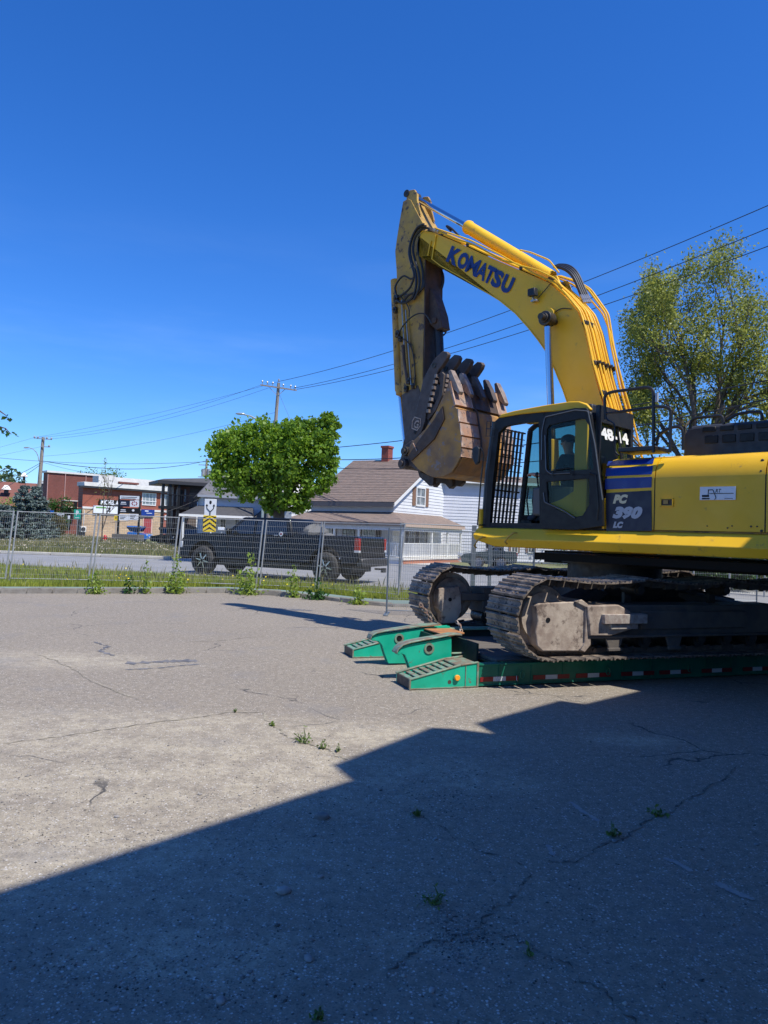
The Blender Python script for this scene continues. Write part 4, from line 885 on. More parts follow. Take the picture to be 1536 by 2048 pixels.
# ------------------------------------------------------------------ bucket
QY = .74
def bp(px, py): p = mp(px, py, QY); return V((p.x, 0, p.z))
back = [bp(*q) for q in ((897, 766), (908, 811), (914, 817), (918, 845), (922, 872), (923, 895), (921, 914), (913, 930), (903, 945), (887, 953), (869, 955), (853, 949), (836, 938), (822, 922))]
sidep = back+[bp(*q) for q in ((812, 905), (822, 886), (850, 858), (872, 822), (885, 795))]
B = E()
for y in (QY, -QY+.03): B.ext([V((p.x, y, p.z)) for p in sidep], (0, -.03, 0))
B.build('bucket_side', BUCK, EX, bevel=.006)
def shell(pts, y0, y1, off, th, name, m, bev=.004):
    n = len(pts); vs_ = []
    for i, p in enumerate(pts):
        d = (pts[min(i+1, n-1)]-pts[max(i-1, 0)]).normalized(); q = V((-d.z, 0, d.x)); vs_ += [V((p.x, y0, p.z))+q*(off), V((p.x, y1, p.z))+q*(off), V((p.x, y1, p.z))+q*(off+th), V((p.x, y0, p.z))+q*(off+th)]
    fs = [(0, 1, 2, 3), (4*n-1, 4*n-2, 4*n-3, 4*n-4)]
    for i in range(n-1):
        for k_ in range(4): fs.append((4*i+k_, 4*i+(k_+1) % 4, 4*i+4+(k_+1) % 4, 4*i+4+k_))
    r = E(); r.add(vs_, fs); return r.build(name, m, EX, bevel=bev)
d = (back[1]-back[0]).normalized(); q = V((-d.z, 0, d.x)); OUT = 1 if (back[4]+q-(back[4]+back[-1])/2).length > (back[4]-(back[4]+back[-1])/2).length else -1
shell(back, QY-.03, -QY+.03, 0 if OUT > 0 else 0, -.03*OUT, 'bucket_shell', BUCK)
# wear plates wrapped over the curve near both sides: separate bands
bands = [(back[2], back[3]), (back[3], back[4]), (back[4], back[5]), (back[5], back[6])]
bands = [(a_.lerp(c_, .04), a_.lerp(c_, .95)) for a_, c_ in bands]
for j, (a_, c_) in enumerate(bands):
    for (y0, y1) in ((QY+.012, QY-.50), (-QY+.32, -QY-.012)): shell([a_, c_], y0, y1, 0, .022*OUT, 'wear_plate', PLATE, .006)
lipb = back[0].lerp(back[1], -.04)
for (y0, y1, m) in ((QY+.012, QY-.48, PLATE), (QY-.53, -QY+.30, BROWN), (-QY+.27, -QY-.012, PLATE)): shell([lipb, back[1]+(back[1]-back[0])*.02], y0, y1, 0, .05*OUT, 'lip_plate', m, .008)
for y in (QY-.505, -QY+.285): shell([back[0], back[1], back[2], back[3], back[4], back[5]], y+.012, y-.012, .0, .05*OUT, 'wear_strip', BROWN, .004)
shell([back[6], back[7], back[8]], QY-.05, -QY+.05, 0, .02*OUT, 'heel_plate', mat('orange_worn_paint', (.50, .24, .06), .5, 0, (.30, .16, .07), 4, 1), .004)
# teeth
tt = bp(897, 740); tb = bp(909, 787); td = (tb-tt).normalized(); tn = V((-td.z, 0, td.x))*OUT
TM = mat('pale_worn_tooth', (.36, .29, .24), .5, .4, (.22, .17, .14), 8, 1.3)
for i, y in enumerate((.66, .37, .03, -.30, -.64)):
    L = (tb-tt).length; P = [tt-tn*.025, tt+tn*.03, tt+td*L*.5+tn*.075, tb+tn*.095, tb+td*.04+tn*.05, tb+tn*.04, tb-td*L*.35-tn*.05, tt+td*L*.3-tn*.045]
    w0, w1 = .045, .075; n = len(P); vs_ = []
    for s_ in (-1, 1):
        for k_, p in enumerate(P):
            w = np.interp((p-tt).dot(td), [0, L*.5, L], [.058, .068, .055]); vs_.append(V((p.x, y+s_*w, p.z)))
    e_ = E(); e_.add(vs_, [list(range(n))[::-1], list(range(n, 2*n))]+[(k_, (k_+1) % n, (k_+1) % n+n, k_+n) for k_ in range(n)]); e_.build('bucket_tooth', TM if i in (0, 1, 4) else THUMB, EX, bevel=.006)
# side cutter teeth and strap on the near side
def side_plate(pts, y, th, nm, m, bev=.006): e_ = E(); e_.ext([mp(*q, y) for q in pts], (0, -th, 0)); return e_.build(nm, m, EX, bevel=bev)
side_plate(((815, 912), (822, 922), (868, 878), (888, 838), (884, 812), (868, 838), (842, 874)), QY+.03, .035, 'bucket_strap', BROWN)
e_ = E(); a_, c_ = mp(826, 886, QY+.04), mp(834, 902, QY+.04); e_.tube([a_, c_], .010, 6); e_.build('weld_seam', PLATE, EX)
# ears, hinge pins and links under the bucket
side_plate(((806, 893), (824, 880), (846, 905), (852, 938), (838, 944), (820, 932), (803, 936), (798, 926), (801, 915)), QY-.05, .06, 'bucket_ear', THUMB, .01)
for px, py, r in ((808, 902, .085), (803, 927, .095)):
    p = mp(px, py, QY+.04); e_ = E(); e_.cyl(p, (p.x, -.2, p.z), r, 20); e_.cyl(p, (p.x, QY+.075, p.z), r*.55, 16); e_.build('bucket_pin', PIN if py < 910 else THUMB, EX, smooth=True, bevel=.006)
side_plate(((834, 940), (852, 948), (868, 953), (866, 970), (858, 972), (848, 962), (838, 954)), .60, .08, 'bucket_lug', DARKST, .012)
side_plate(((858, 953), (904, 955), (905, 972), (898, 978), (890, 968), (876, 965), (868, 975), (860, 968)), .30, .10, 'bucket_lug', DARKST, .012)
side_plate(((880, 953), (925, 950), (926, 965), (918, 973), (908, 971), (900, 978), (894, 966)), -.05, .10, 'bucket_lug', DARKST, .012)
# ------------------------------------------------------------------ thumb: four prongs closing on the bucket
th1 = [(893, 703), (885, 702), (869, 717), (860, 731), (846, 758), (838, 797), (826, 836), (815, 860), (807, 881), (803, 901), (809, 910), (824, 887), (842, 865), (850, 842), (852, 824), (861, 789), (871, 754), (877, 739), (884, 731), (893, 717), (896, 708)]
THP = [mp(*q, .60) for q in th1]
for i, y in enumerate((.60, .28, -.05, -.38)):
    e_ = E(); e_.ext([V((p.x, y, p.z)) for p in THP], (0, -.09, 0)); e_.build('thumb_prong', THUMB, EX, bevel=.012, seg=2)
    c_ = mp(868, 731, .60); e_ = E(); e_.disc_ring((c_.x, y+.0, c_.z), (0, 1, 0), .05, .032, .012, 16); e_.cyl((c_.x, y, c_.z), (c_.x, y+.004, c_.z), .033, 14); e_.build('thumb_eye', BLACK if i else PIN, EX)
for px, py in ((862, 760), (850, 800), (838, 850)):
    p = mp(px, py, .60); e_ = E(); e_.cyl((p.x, .58, p.z), (p.x, -.45, p.z), .045, 12); e_.build('thumb_tie_tube', THUMB, EX, smooth=True)
# slotted inner plate with serrated edges
e_ = E(); e_.ring([mp(*q, .56) for q in ((882, 742), (888, 748), (884, 790), (872, 820), (856, 840), (848, 832), (862, 790), (874, 750))], [mp(*q, .56) for q in ((877, 757), (880, 768), (877, 790), (864, 820), (856, 826), (858, 808), (868, 775))], (0, -.05, 0), 28); e_.build('thumb_rib', THUMB, EX, bevel=.004)
e_ = E()
for j in range(7):
    f = j/6; p = mp(872-(872-856)*f, 752+(822-752)*f, .61); e_.box(p+V((.02, .02, .03)), p+V((-.03, -.05, -.03)))
    p = mp(893-(893-882)*f, 752+(808-752)*f, .50); e_.box(p+V((.02, .02, .03)), p+V((-.03, -.05, -.03)))
e_.build('thumb_serration', TM, EX)
# cast emblem and bolt on the near prong
hx = [mp(*q, .607) for q in ((829, 833), (842, 837), (841, 852), (834, 862), (823, 857), (824, 842))]; hi = [p.lerp(sum(hx, V())/6, .16) for p in hx]
e_ = E(); e_.ring(hx, hi, (0, -.012, 0), 18); e_.build('cast_emblem', PLATE, EX)
a_ = mp(827, 856, .61); b2 = mp(836, 857, .61); c_ = mp(830.5, 840, .61); text_mesh('G', 'cast_letter', PLATE, EX, a_, b2-a_, c_-a_, V((0, 1, 0)), DN, offset=.03)
p = mp(830, 864, .607); e_ = E(); e_.cyl(p, p+V((0, .006, 0)), .03, 12); e_.build('thumb_hole', BLACK, EX)
# right hand side bodywork (tanks and tool box) beyond the boom
e_ = E(); e_.box((1.0, -.62, 1.62), (-1.0, -1.45, 2.75)); e_.build('tank_housing', YEL, EX, bevel=.03, seg=2)
e_ = E(); e_.box((1.55, -.75, 1.62), (1.0, -1.45, 2.2)); e_.build('tool_box', YEL, EX, bevel=.03, seg=2)
e_ = E(); e_.box((xs1-.05, .45, 1.95), (XR+.1, -1.45, 2.80)); e_.build('machinery_housing', YEL, EX, bevel=.03, seg=2)
# chain hanging over the far track
def chain_mesh(pts, r=.011, ln=.06, M=None):
    mb = MB(M); L = 0; P = [V(p) for p in pts]; n = 0
    for a_, c_ in zip(P, P[1:]):
        d = (c_-a_); m_ = max(1, int(d.length/(ln*.72))); d.normalize(); s1 = d.cross(V((0, 0, 1)));
        if s1.length < .1: s1 = d.cross(V((1, 0, 0)))
        s1.normalize(); s2 = d.cross(s1)
        for j in range(m_):
            c = a_.lerp(c_, (j+.5)/m_); sd = s1 if n % 2 else s2; n += 1; pts_ = []
            for k_ in range(9):
                t = 2*math.pi*k_/8; pts_.append(c+d*math.cos(t)*ln*.5+sd*math.sin(t)*ln*.30)
            mb.tube(pts_, r, 5, False)
    return mb
CHM = mat('rusty_chain', (.22, .12, .08), .6, .5, (.40, .34, .30), 20, 2)
pa, pb_, pc_ = PLN(840, 1208, TO+TV*2.16, TV), PLN(853, 1225, TO+TV*2.16, TV), PLN(866, 1250, TO+TV*2.12, TV)
tag(chain_mesh([pa, pb_, pc_], .014, .075).build('chain', CHM), 'rusty chain hanging down the farther track from its front idler', 'chain')
pa, pb_, pc_ = PLN(912, 1243, TO+TV*1.9, TV), PLN(920, 1250, TO+TV*1.8, TV), PLN(923, 1266, TO+TV*1.75, TV)
tag(chain_mesh([pa, pb_, pc_], .012, .06).build('chain', CHM), 'short rusty chain below the farther track guard, over the green rail', 'chain')
# ------------------------------------------------------------------ operator
def person():
    sk = []; ed = []; rad = []
    def vtx(p, r, par=None):
        sk.append(p); rad.append(r); 
        if par is not None: ed.append((par, len(sk)-1))
        return len(sk)-1
    X, Y = sx+.02, 1.035
    pel = vtx((X, Y, 2.50), .155); ab = vtx((X+.02, Y, 2.66), .135, pel); ch = vtx((X+.03, Y, 2.83), .155, ab); ncb = vtx((X+.04, Y, 2.98), .085, ch)
    nk = vtx((X+.06, Y, 3.04), .055, ncb); h1 = vtx((X+.075, Y, 3.12), .085, nk); h2 = vtx((X+.08, Y, 3.20), .092, h1); h3 = vtx((X+.07, Y, 3.26), .06, h2)
    for s_ in (1, -1):
        sh = vtx((X+.03, Y+s_*.19, 2.94), .07, ch); el = vtx((X+.10, Y+s_*.26, 2.68), .048, sh)
        wr = vtx((X+.37, Y+s_*.30, 2.70), .034, el); pm = vtx((X+.43, Y+s_*.31, 2.71), .038, wr)
        for k_, dy in enumerate((-.03, -.01, .012, .032)):
            f1 = vtx((X+.475, Y+s_*.31+dy, 2.72), .012, pm); f2 = vtx((X+.50+.004*k_, Y+s_*.31+dy, 2.705), .010, f1); vtx((X+.505, Y+s_*.31+dy, 2.68), .009, f2)
        t1 = vtx((X+.43, Y+s_*.31-s_*.045, 2.70), .013, pm); vtx((X+.46, Y+s_*.31-s_*.055, 2.685), .010, t1)
        hp = vtx((X+.05, Y+s_*.10, 2.47), .10, pel); kn = vtx((X+.45, Y+s_*.15, 2.50), .07, hp); an = vtx((X+.50, Y+s_*.14, 2.12), .05, kn); vtx((X+.62, Y+s_*.15, 2.07), .045, an)
    me = bpy.data.meshes.new('body'); me.from_pydata([tuple(DN @ V(p)) for p in sk], ed, []); me.materials.append(mat('dark_work_clothes', (.03, .04, .055), .9, 0, (.04, .05, .07), 8, 1)); me.materials.append(mat('skin', (.45, .26, .19), .5))
    o = bpy.data.objects.new('body', me); COL.objects.link(o)
    m = o.modifiers.new('skin', 'SKIN'); 
    for i, r in enumerate(rad): me.skin_vertices[0].data[i].radius = (r, r); 
    me.skin_vertices[0].data[0].use_root = True
    m.use_smooth_shade = True; s_ = o.modifiers.new('sub', 'SUBSURF'); s_.levels = 2; s_.render_levels = 2
    dg = bpy.context.evaluated_depsgraph_get(); bpy.context.view_layer.update(); me2 = bpy.data.meshes.new_from_object(o.evaluated_get(bpy.context.evaluated_depsgraph_get()))
    bpy.data.objects.remove(o); me2.materials.clear(); me2.materials.append(MATS['dark_work_clothes']); me2.materials.append(MATS['skin'])
    for p in me2.polygons:
        c = p.center; zz = c.z+DZ; skin = zz > 3.0 or (c.x > X+.16 and zz > 2.6); p.material_index = 1 if skin else 0; p.use_smooth = True
    r_ = root('person', None, 'operator in dark clothes seated in the excavator cab, forearms on the levers', 'person', M=ME)
    me2.name = 'body'; ob = bpy.data.objects.new('body', me2); COL.objects.link(ob); ob.parent = r_
    # nose, ears, cap
    hd = V((X+.08, Y, 3.18)); f = E(); f.ball(hd+V((.10, 0, -.01)), .018, 6, (1, .7, 1.3)); f.build('nose', MATS['skin'], r_, smooth=True)
    for s_ in (1, -1):
        f = E(); f.ball(hd+V((-.01, s_*.088, -.01)), .022, 6, (1, .4, 1.4)); f.build('ear', MATS['skin'], r_, smooth=True)
        f = E(); f.ball(hd+V((.085, s_*.032, .02)), .010, 6); f.build('eye', BLACK, r_, smooth=True)
    f = E(); f.box(hd+V((.092, -.02, -.05)), hd+V((.088, .02, -.045))); f.build('mouth', mat('lip', (.3, .12, .1), .5), r_)
    f = E(); f.ball(hd+V((-.01, 0, .045)), .105, 10, (1.05, .95, .72)); f.box(hd+V((.05, -.06, .055)), hd+V((.17, .06, .065))); f.build('cap', BLACK, r_, smooth=True)
person()
# ------------------------------------------------------------------ lowboy trailer
TR = root('lowboy_trailer', None, 'green detached lowboy trailer lying on the asphalt under the excavator tracks', 'trailer', M=MT)
GDEEP = mat('shaded_green_rail', (.004, .15, .09), .45, 0, (.003, .10, .06), 2.5, 1, col3=(.04, .045, .03), sc3=8, th3=.66)  # trailer green darkened: the shade along the side is painted into it
def Tt(): return MB()
def ramp(v0, v1, near):
    u0, u1, u2 = -1.10, -.46, -.235; r = Tt()
    pr = [(u0, .012), (u2, .012), (u2, .285), (u1, .262), (u0, .115)]
    for v in (v0, v1-.02): r.ext([(u, v, z) for u, z in pr], (0, .02, 0))
    r.build('ramp_side', GREEN, TR)
    r = Tt(); r.box((u0, v0+.02, .012), (u0+.02, v1-.02, .115)); r.build('ramp_front', DARKST, TR)  # dark colour stands in for the shade on this end face
    for v in (v0-.012, v1-.028):
        r = Tt(); r.hexa([(u0-.012, v, .112), (u1, v, .262), (u1, v+.04, .262), (u0-.012, v+.04, .112), (u0-.012, v, .130), (u1, v, .282), (u1, v+.04, .282), (u0-.012, v+.04, .130)])
        r.hexa([(u1, v, .262), (u2, v, .287), (u2, v+.04, .287), (u1, v+.04, .262), (u1, v, .282), (u2+.01, v, .306), (u2+.01, v+.04, .306), (u1, v+.04, .282)]); r.build('ramp_flange', GWORN, TR, bevel=.005)
    r = Tt(); r.box((u0-.01, v0-.01, .008), (u2, v0+.03, .020)); r.box((u0-.014, v0-.012, .008), (u0+.004, v0+.012, .12)); r.build('ramp_bottom_flange', GWORN, TR)
    for i in range(8):
        f = i/7.3; u = u0+.02+(u1-.02-u0)*f; z = .112+(.262-.112)*f
        r = Tt(); r.hexa([(u, v0+.03, z-.012), (u+.062, v0+.03, z-.010), (u+.062, v1-.03, z-.010), (u, v1-.03, z-.012), (u, v0+.03, z+.004), (u+.056, v0+.03, z+.016), (u+.056, v1-.03, z+.016), (u, v1-.03, z+.004)]); r.build('ramp_cleat', GWORN, TR, bevel=.004)
    r = Tt(); r.hexa([(u1-.02, v0+.02, .245), (u2, v0+.02, .27), (u2, v1-.02, .27), (u1-.02, v1-.02, .245), (u1-.02, v0+.02, .264), (u2, v0+.02, .288), (u2, v1-.02, .288), (u1-.02, v1-.02, .264)]); r.build('ramp_top_plate', GWORN, TR)
    r = Tt(); r.box((u0+.02, v0+.03, .05), (u2, v1-.03, .07)); r.build('ramp_floor', DKGRN, TR)
    r = Tt(); r.box((-.40, v0-.008, .02), (-.392, v0, .26)); r.box((u2-.014, v0-.01, .012), (u2+.01, v0+.02, .30)); r.build('ramp_rib', GWORN, TR)
    if near:
        c = tp(913, 1355, v0); r = Tt(); r.cyl((c.x, v0-.035, c.z), (c.x, v0, c.z), .034, 20); r.build('marker_lamp', mat('amber_lens', (.95, .36, .02), .25, 0, coat=.5), TR, smooth=True, bevel=.006)
        r = Tt(); r.cyl((c.x, v0-.012, c.z), (c.x, v0-.002, c.z), .044, 20); r.build('lamp_bezel', GREEN, TR, smooth=True)
        c = tp(899, 1364, v0); r = Tt(); r.cyl((c.x, v0-.002, c.z), (c.x, v0+.001, c.z), .024, 12); r.build('rust_spot', BROWN, TR)
ramp(0, .45, True); ramp(2.16, 2.6, False)
# goosenecks hook beams
def hook(v, th, pts, hole, flange):
    r = Tt(); r.ext([tp(*q, v) for q in pts], (0, .03, 0)); r.build('hook_plate', GREEN, TR, bevel=.004)
    r = Tt(); r.ext([tp(*q, v)+V((0, .08, 0)) for q in pts], (0, .03, 0)); r.build('hook_plate', GREEN, TR, bevel=.004)
    c = tp(*hole, v); r = Tt(); r.disc_ring((c.x, v-.012, c.z), (0, 1, 0), .068, .042, .14, 24); r.build('hook_bushing', GWORN, TR, smooth=True)
    r = Tt(); r.cyl((c.x, v-.002, c.z), (c.x, v+.01, c.z), .043, 20); r.build('bushing_bore', BLACK, TR)
    P = [tp(*q, v) for q in flange]; r = Tt(); n = len(P); vs_ = []
    for i, p in enumerate(P):
        vs_ += [V((p.x, v-.03, p.z)), V((p.x, v+.14, p.z)), V((p.x, v+.14, p.z+.018)), V((p.x, v-.03, p.z+.018))]
    fs = [(0, 1, 2, 3), (4*n-1, 4*n-2, 4*n-3, 4*n-4)]
    for i in range(n-1):
        for k_ in range(4): fs.append((4*i+k_, 4*i+(k_+1) % 4, 4*i+4+(k_+1) % 4, 4*i+4+k_))
    r.add(vs_, fs); r.build('hook_flange', GWORN, TR, bevel=.006)
hook(.56, .1, ((794, 1304), (800, 1296), (815, 1289), (845, 1284), (903, 1273), (903, 1365), (826, 1365), (821, 1340), (815, 1322), (810, 1310), (803, 1307), (797, 1311)), (858, 1297), ((792, 1307), (796, 1299), (805, 1291), (820, 1286), (845, 1281), (870, 1277), (905, 1270), (922, 1271)))
hook(1.55, .1, ((741, 1277), (746, 1271), (762, 1267), (785, 1265), (845, 1256), (900, 1252), (900, 1326), (777, 1327), (770, 1310), (764, 1290), (757, 1282), (746, 1282)), (798, 1277), ((740, 1279), (743, 1272), (752, 1267), (770, 1263), (800, 1259), (845, 1252), (875, 1250)))
# bevelled plate with hole boss on the far beam, cross plates and rusty cross member
zt_ = .475
def gp(px, py, z): p = MTi @ G(px, py, z); return V((p.x, p.y, z))
r = Tt(); r.ext([gp(*q, zt_) for q in ((838, 1257), (873, 1250), (929, 1268), (896, 1274))], (0, 0, .02)); r.build('cross_plate', RUST, TR, bevel=.004)
r = Tt(); a_ = gp(850, 1258, .45); b_ = gp(905, 1275, .45); r.box((-.33, .6, .25), (-.30, 1.6, .46)); r.box((.0, .5, .02), (.03, 1.65, .44)); r.build('cross_member', DKGRN, TR)
# far side rail (light green top) and side beams
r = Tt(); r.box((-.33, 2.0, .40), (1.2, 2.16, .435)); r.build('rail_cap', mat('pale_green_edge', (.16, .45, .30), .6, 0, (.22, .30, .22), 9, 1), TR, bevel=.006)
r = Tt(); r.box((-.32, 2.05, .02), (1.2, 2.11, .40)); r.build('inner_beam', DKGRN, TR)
for v in (.03, 2.53):
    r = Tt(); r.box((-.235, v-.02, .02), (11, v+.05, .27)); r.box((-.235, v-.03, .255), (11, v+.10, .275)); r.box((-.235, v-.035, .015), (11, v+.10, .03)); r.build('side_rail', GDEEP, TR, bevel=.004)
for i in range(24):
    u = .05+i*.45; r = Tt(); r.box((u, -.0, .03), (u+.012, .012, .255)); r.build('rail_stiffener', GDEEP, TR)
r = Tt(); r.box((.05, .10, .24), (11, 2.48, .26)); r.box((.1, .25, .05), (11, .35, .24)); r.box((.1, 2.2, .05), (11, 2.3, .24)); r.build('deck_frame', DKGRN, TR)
WD = mat('weathered_deck_plank', (.10, .09, .08), .9, 0, (.15, .13, .11), 3, 1, .003, 30, stretch=(.3, 6, 6))
for i in range(10):
    v = .12+i*.237; r = Tt(); r.box((.08, v, .262), (11, v+.225, .30+random.uniform(-.004, .004))); r.build('deck_plank', WD, TR, bevel=.003)
# tapes
RT_, WT_ = mat('red_reflector', (.20, .010, .010), .45), mat('white_reflector', (.50, .52, .53), .45)
for px in (999, 1103, 1187, 1276, 1351, 1434, 1515):
    c = MTi @ PLN(px, HZ(px)+284-(px-1000)*.083, TO, TV); u = c.x
    for (a_, b_, m) in ((-.26, -.088, RT_), (-.085, .085, WT_), (.088, .26, RT_)):
        r = Tt(); r.box((u+a_, -.0015, .065), (u+b_, .004, .118)); r.build('reflector', m, TR)
# lashing rings and small wires
for u in (.35, 1.6, 2.9):
    r = Tt(); r.tube([(u, -.03, .19), (u-.022, -.04, .17), (u-.03, -.04, .14), (u-.022, -.04, .11), (u, -.04, .095), (u+.022, -.04, .11), (u+.03, -.04, .14), (u+.022, -.04, .17), (u, -.03, .19)], .007, 6); r.build('lashing_ring', GDEEP, TR, smooth=True)
for px in ((908, 1287), (921, 1290)):
    pass
r = Tt(); r.tube([(-.29, .64, .30), (-.12, .64, .30)], .014, 8); r.tube([(-.29, .60, .25), (-.2, .60, .25)], .02, 8); r.build('lock_pin', GWORN, TR, smooth=True)
# loose wires under the near rail
WR = mat('thin_bare_wire', (.5, .5, .5), .4, .6)
for px, py in ((994, 1361), (1033, 1360)):
    a_ = PLN(px, py-9, TO-TV*.03, TV); b_ = G(px+6, py+7); c_ = G(px+28, py+14); t_ = MB(); t_.tube([a_, a_+V((0, -.02, -.05)), b_, c_+V((0, 0, .005))], .004, 5); tag(t_.build('wire', WR), 'thin loose wire hanging from the trailer rail to the asphalt, %s' % ('nearer to the ramp' if px < 1000 else 'farther from the ramp'), 'wire')
# ------------------------------------------------------------------ temporary fences
def fence_panel(P0, P1, h, m, wm, label, group='mesh fence panels', vstep=.052, hstep=.15, z0=0, lean=0, folds=False, feet=False, posts=(1, 1), wr=.0021):
    P0, P1 = V((P0[0], P0[1], z0)), V((P1[0], P1[1], z0)); L = (P1-P0).length; x = (P1-P0).normalized(); y = V((0, 0, 1)).cross(x)
    M = Matrix(((x.x, y.x, 0, P0.x), (x.y, y.y, 0, P0.y), (0, 0, 1, z0), (0, 0, 0, 1)))
    M = M @ Matrix(((1, 0, lean, 0), (0, 1, 0, 0), (0, 0, 1, 0), (0, 0, 0, 1))) if False else M
    r = root('mesh_fence', None, label, 'fence', group, M=M)
    lx = lean
    for i, u in enumerate((0, L-.02)):
        if posts[i]: t_ = MB(); t_.tube([(u, 0, .0), (u+lx*h, 0, h)], .021, 8); t_.build('post', m, r, smooth=True)
    for z_ in (h-.02, .1): t_ = MB(); t_.tube([(lx*z_, 0, z_), (L+lx*z_, 0, z_)], .012, 6); t_.build('rail', m, r, smooth=True)
    t_ = MB(); n = int(L/vstep)
    for i in range(1, n):
        u = L*i/n
        if folds:
            pts = [(u+lx*z, yy, z) for z, yy in ((.1, 0), (.30, 0), (.34, .035), (.38, 0), (1.0, 0), (1.04, .035), (1.08, 0), (h-.36, 0), (h-.32, .035), (h-.28, 0), (h-.02, 0))]
        else: pts = [(u+lx*.08, 0, .08), (u+lx*h, 0, h-.02)]
        t_.tube(pts, wr, 3, False)
    zz = .22
    while zz < h-.1:
        t_.tube([(lx*zz, .004, zz), (L+lx*zz, .004, zz)], wr*1.15, 3, False)
        zz += hstep
    tag(t_.build('wire_mesh', wm, r), kind='stuff')
    if feet:
        for u in feet: t_ = MB(); t_.box((u-.05, -.35, .0), (u+.05, .35, .03)); t_.build('foot', m, r, bevel=.005)
    return r
MESHW = mat('galvanised_wire', (.40, .41, .41), .5, .2)
zf_ = TZ
fps = [(px, G(px, py, zf_)) for px, py in ((-150, 1161), (15, 1164), (181, 1167), (347, 1171), (516, 1177), (634, 1182), (800, 1197))]
names = ['leftmost mesh fence panel, cut by the photo edge', 'mesh fence panel before the blue-grey spruce', 'mesh fence panel in front of the shop sign board', 'mesh fence panel before the pickup bonnet', 'narrow mesh fence panel before the pickup cab', 'mesh fence panel before the pickup bed and tail lamp']
for i in range(6):
    a_, b_ = fps[i][1], fps[i+1][1]; g = (b_-a_).normalized()*.04
    fence_panel(a_+g, b_-g, 1.90, GALV, MESHW, names[i], z0=zf_, lean=.07)
# darker nearer panel beside the tracks
a_ = G(773, 1229); b_ = a_+V((3.2, -.25, 0)); fence_panel(a_, b_, 1.92, FDARK, mat('grey_wire', (.30, .33, .36), .45, .4), 'darker mesh fence panel standing on a foot beside the farther track', feet=(0.0,), vstep=.048, wr=.0025)
a_ = G(797, 1186, TZ); c_ = a_
labs = ['V-fold mesh panel left of the thick dark post', 'V-fold mesh panel with the thick dark post, behind the farther track', 'V-fold mesh panel below the excavator beam', 'V-fold mesh panel farther right, behind the swing ring']
for i in range(4):
    b_ = c_+V((2.55, .10, 0)); fence_panel(c_, b_-V((.03, 0, 0)), 1.95, FDARK, mat('grey_wire', (.30, .33, .36), .45, .4), labs[i], z0=TZ, folds=True, vstep=.05, group='V-fold mesh panels'); c_ = b_
t_ = MB(); p = ZP(943, 1180, 20.9); t_.box((-.06, -.05, 0), (.06, .05, 1.95)); o = t_.build('fence_post', FDARK); o.location = (p.x, 20.7, TZ); tag(o, 'thick dark square fence post behind the farther track', 'post')
# right far chain-link glimpsed under the machine
for i, px in enumerate((1388, 1460, 1530)):
    p = ZP(px, 1120, 24); t_ = MB(); t_.cyl((0, 0, 0), (0, 0, 1.9), .03, 8); o = t_.build('fence_post', GALV); o.location = (p.x, 24, TZ); tag(o, ['grey fence post left of the two seen beneath the excavator', 'grey fence post between two others beneath the counterweight', 'grey fence post at the right photo edge beneath the counterweight'][i], 'post', 'fence posts under the machine')
# ------------------------------------------------------------------ houses and shops
class Fac:
    """a vertical wall standing on the terrain between two ground points; local x along it, y into the building"""
    def __init__(s, name, A, B, label, cat, group=None, z=TZ):
        s.A = V((A[0], A[1], z)); s.B = V((B[0], B[1], z)); s.x = (s.B-s.A).normalized(); s.n = V((0, 0, 1)).cross(s.x)
        s.M = frame(s.A, s.x, s.n); s.Mi = s.M.inverted(); s.L = (s.B-s.A).length; s.r = root(name, None, label, cat, group, M=s.M)
    def q(s, px, py, y=0): p = s.Mi @ PLN(px, py, s.A+s.n*y, s.n); return V((p.x, y, p.z))
    def rect(s, nm, x0, y0, x1, y1, ya, yb, m, parent=None, bevel=0):
        yc = (y0+y1)/2; xc = (x0+x1)/2; a, b, c, d = s.q(x0, yc, ya), s.q(x1, yc, ya), s.q(xc, y0, ya), s.q(xc, y1, ya)
        t = MB(); t.box((a.x, ya, d.z), (b.x, yb, c.z)); return t.build(nm, m, parent or s.r, bevel=bevel)
    def box(s, nm, a, b, m, parent=None, bevel=0): t = MB(); t.box(a, b); return t.build(nm, m, parent or s.r, bevel=bevel)
def at(px, Z): return (ray(px, HZ(px)).x/ray(px, HZ(px)).y*Z, Z)
def window(F, x0, y0, x1, y1, ya, cols=2, rows=2, frm=None, glass=None, nm='window'):
    frm = frm or WFR; glass = glass or WGL; yc = (y0+y1)/2; xc = (x0+x1)/2
    a, b, c, d = F.q(x0, yc, ya), F.q(x1, yc, ya), F.q(xc, y0, ya), F.q(xc, y1, ya); w = b.x-a.x; h = c.z-d.z; t = min(.09, w*.12)
    m = MB(); m.ring([(a.x, ya-.05, d.z), (b.x, ya-.05, d.z), (b.x, ya-.05, c.z), (a.x, ya-.05, c.z)], [(a.x+t, ya-.05, d.z+t), (b.x-t, ya-.05, d.z+t), (b.x-t, ya-.05, c.z-t), (a.x+t, ya-.05, c.z-t)], (0, .08, 0), 4)
    o = m.build(nm, frm, F.r)
    m = MB(); m.box((a.x+t, ya-.02, d.z+t), (b.x-t, ya-.005, c.z-t)); m.build('pane', glass, o)
    m = MB()
    for i in range(1, cols): m.box((a.x+w*i/cols-t*.3, ya-.045, d.z+t), (a.x+w*i/cols+t*.3, ya-.021, c.z-t))
    for i in range(1, rows): m.box((a.x+t, ya-.043, d.z+h*i/rows-t*.3), (b.x-t, ya-.022, d.z+h*i/rows+t*.3))
    if cols+rows > 2: m.build('muntin', frm, o)
    return o
WFR = mat('white_window_frame', (.72, .72, .70), .5)
WGL = mat('dark_window_glass', (.05, .06, .07), .08, 0, (.12, .14, .16), .9, 1.2, spec=.8)
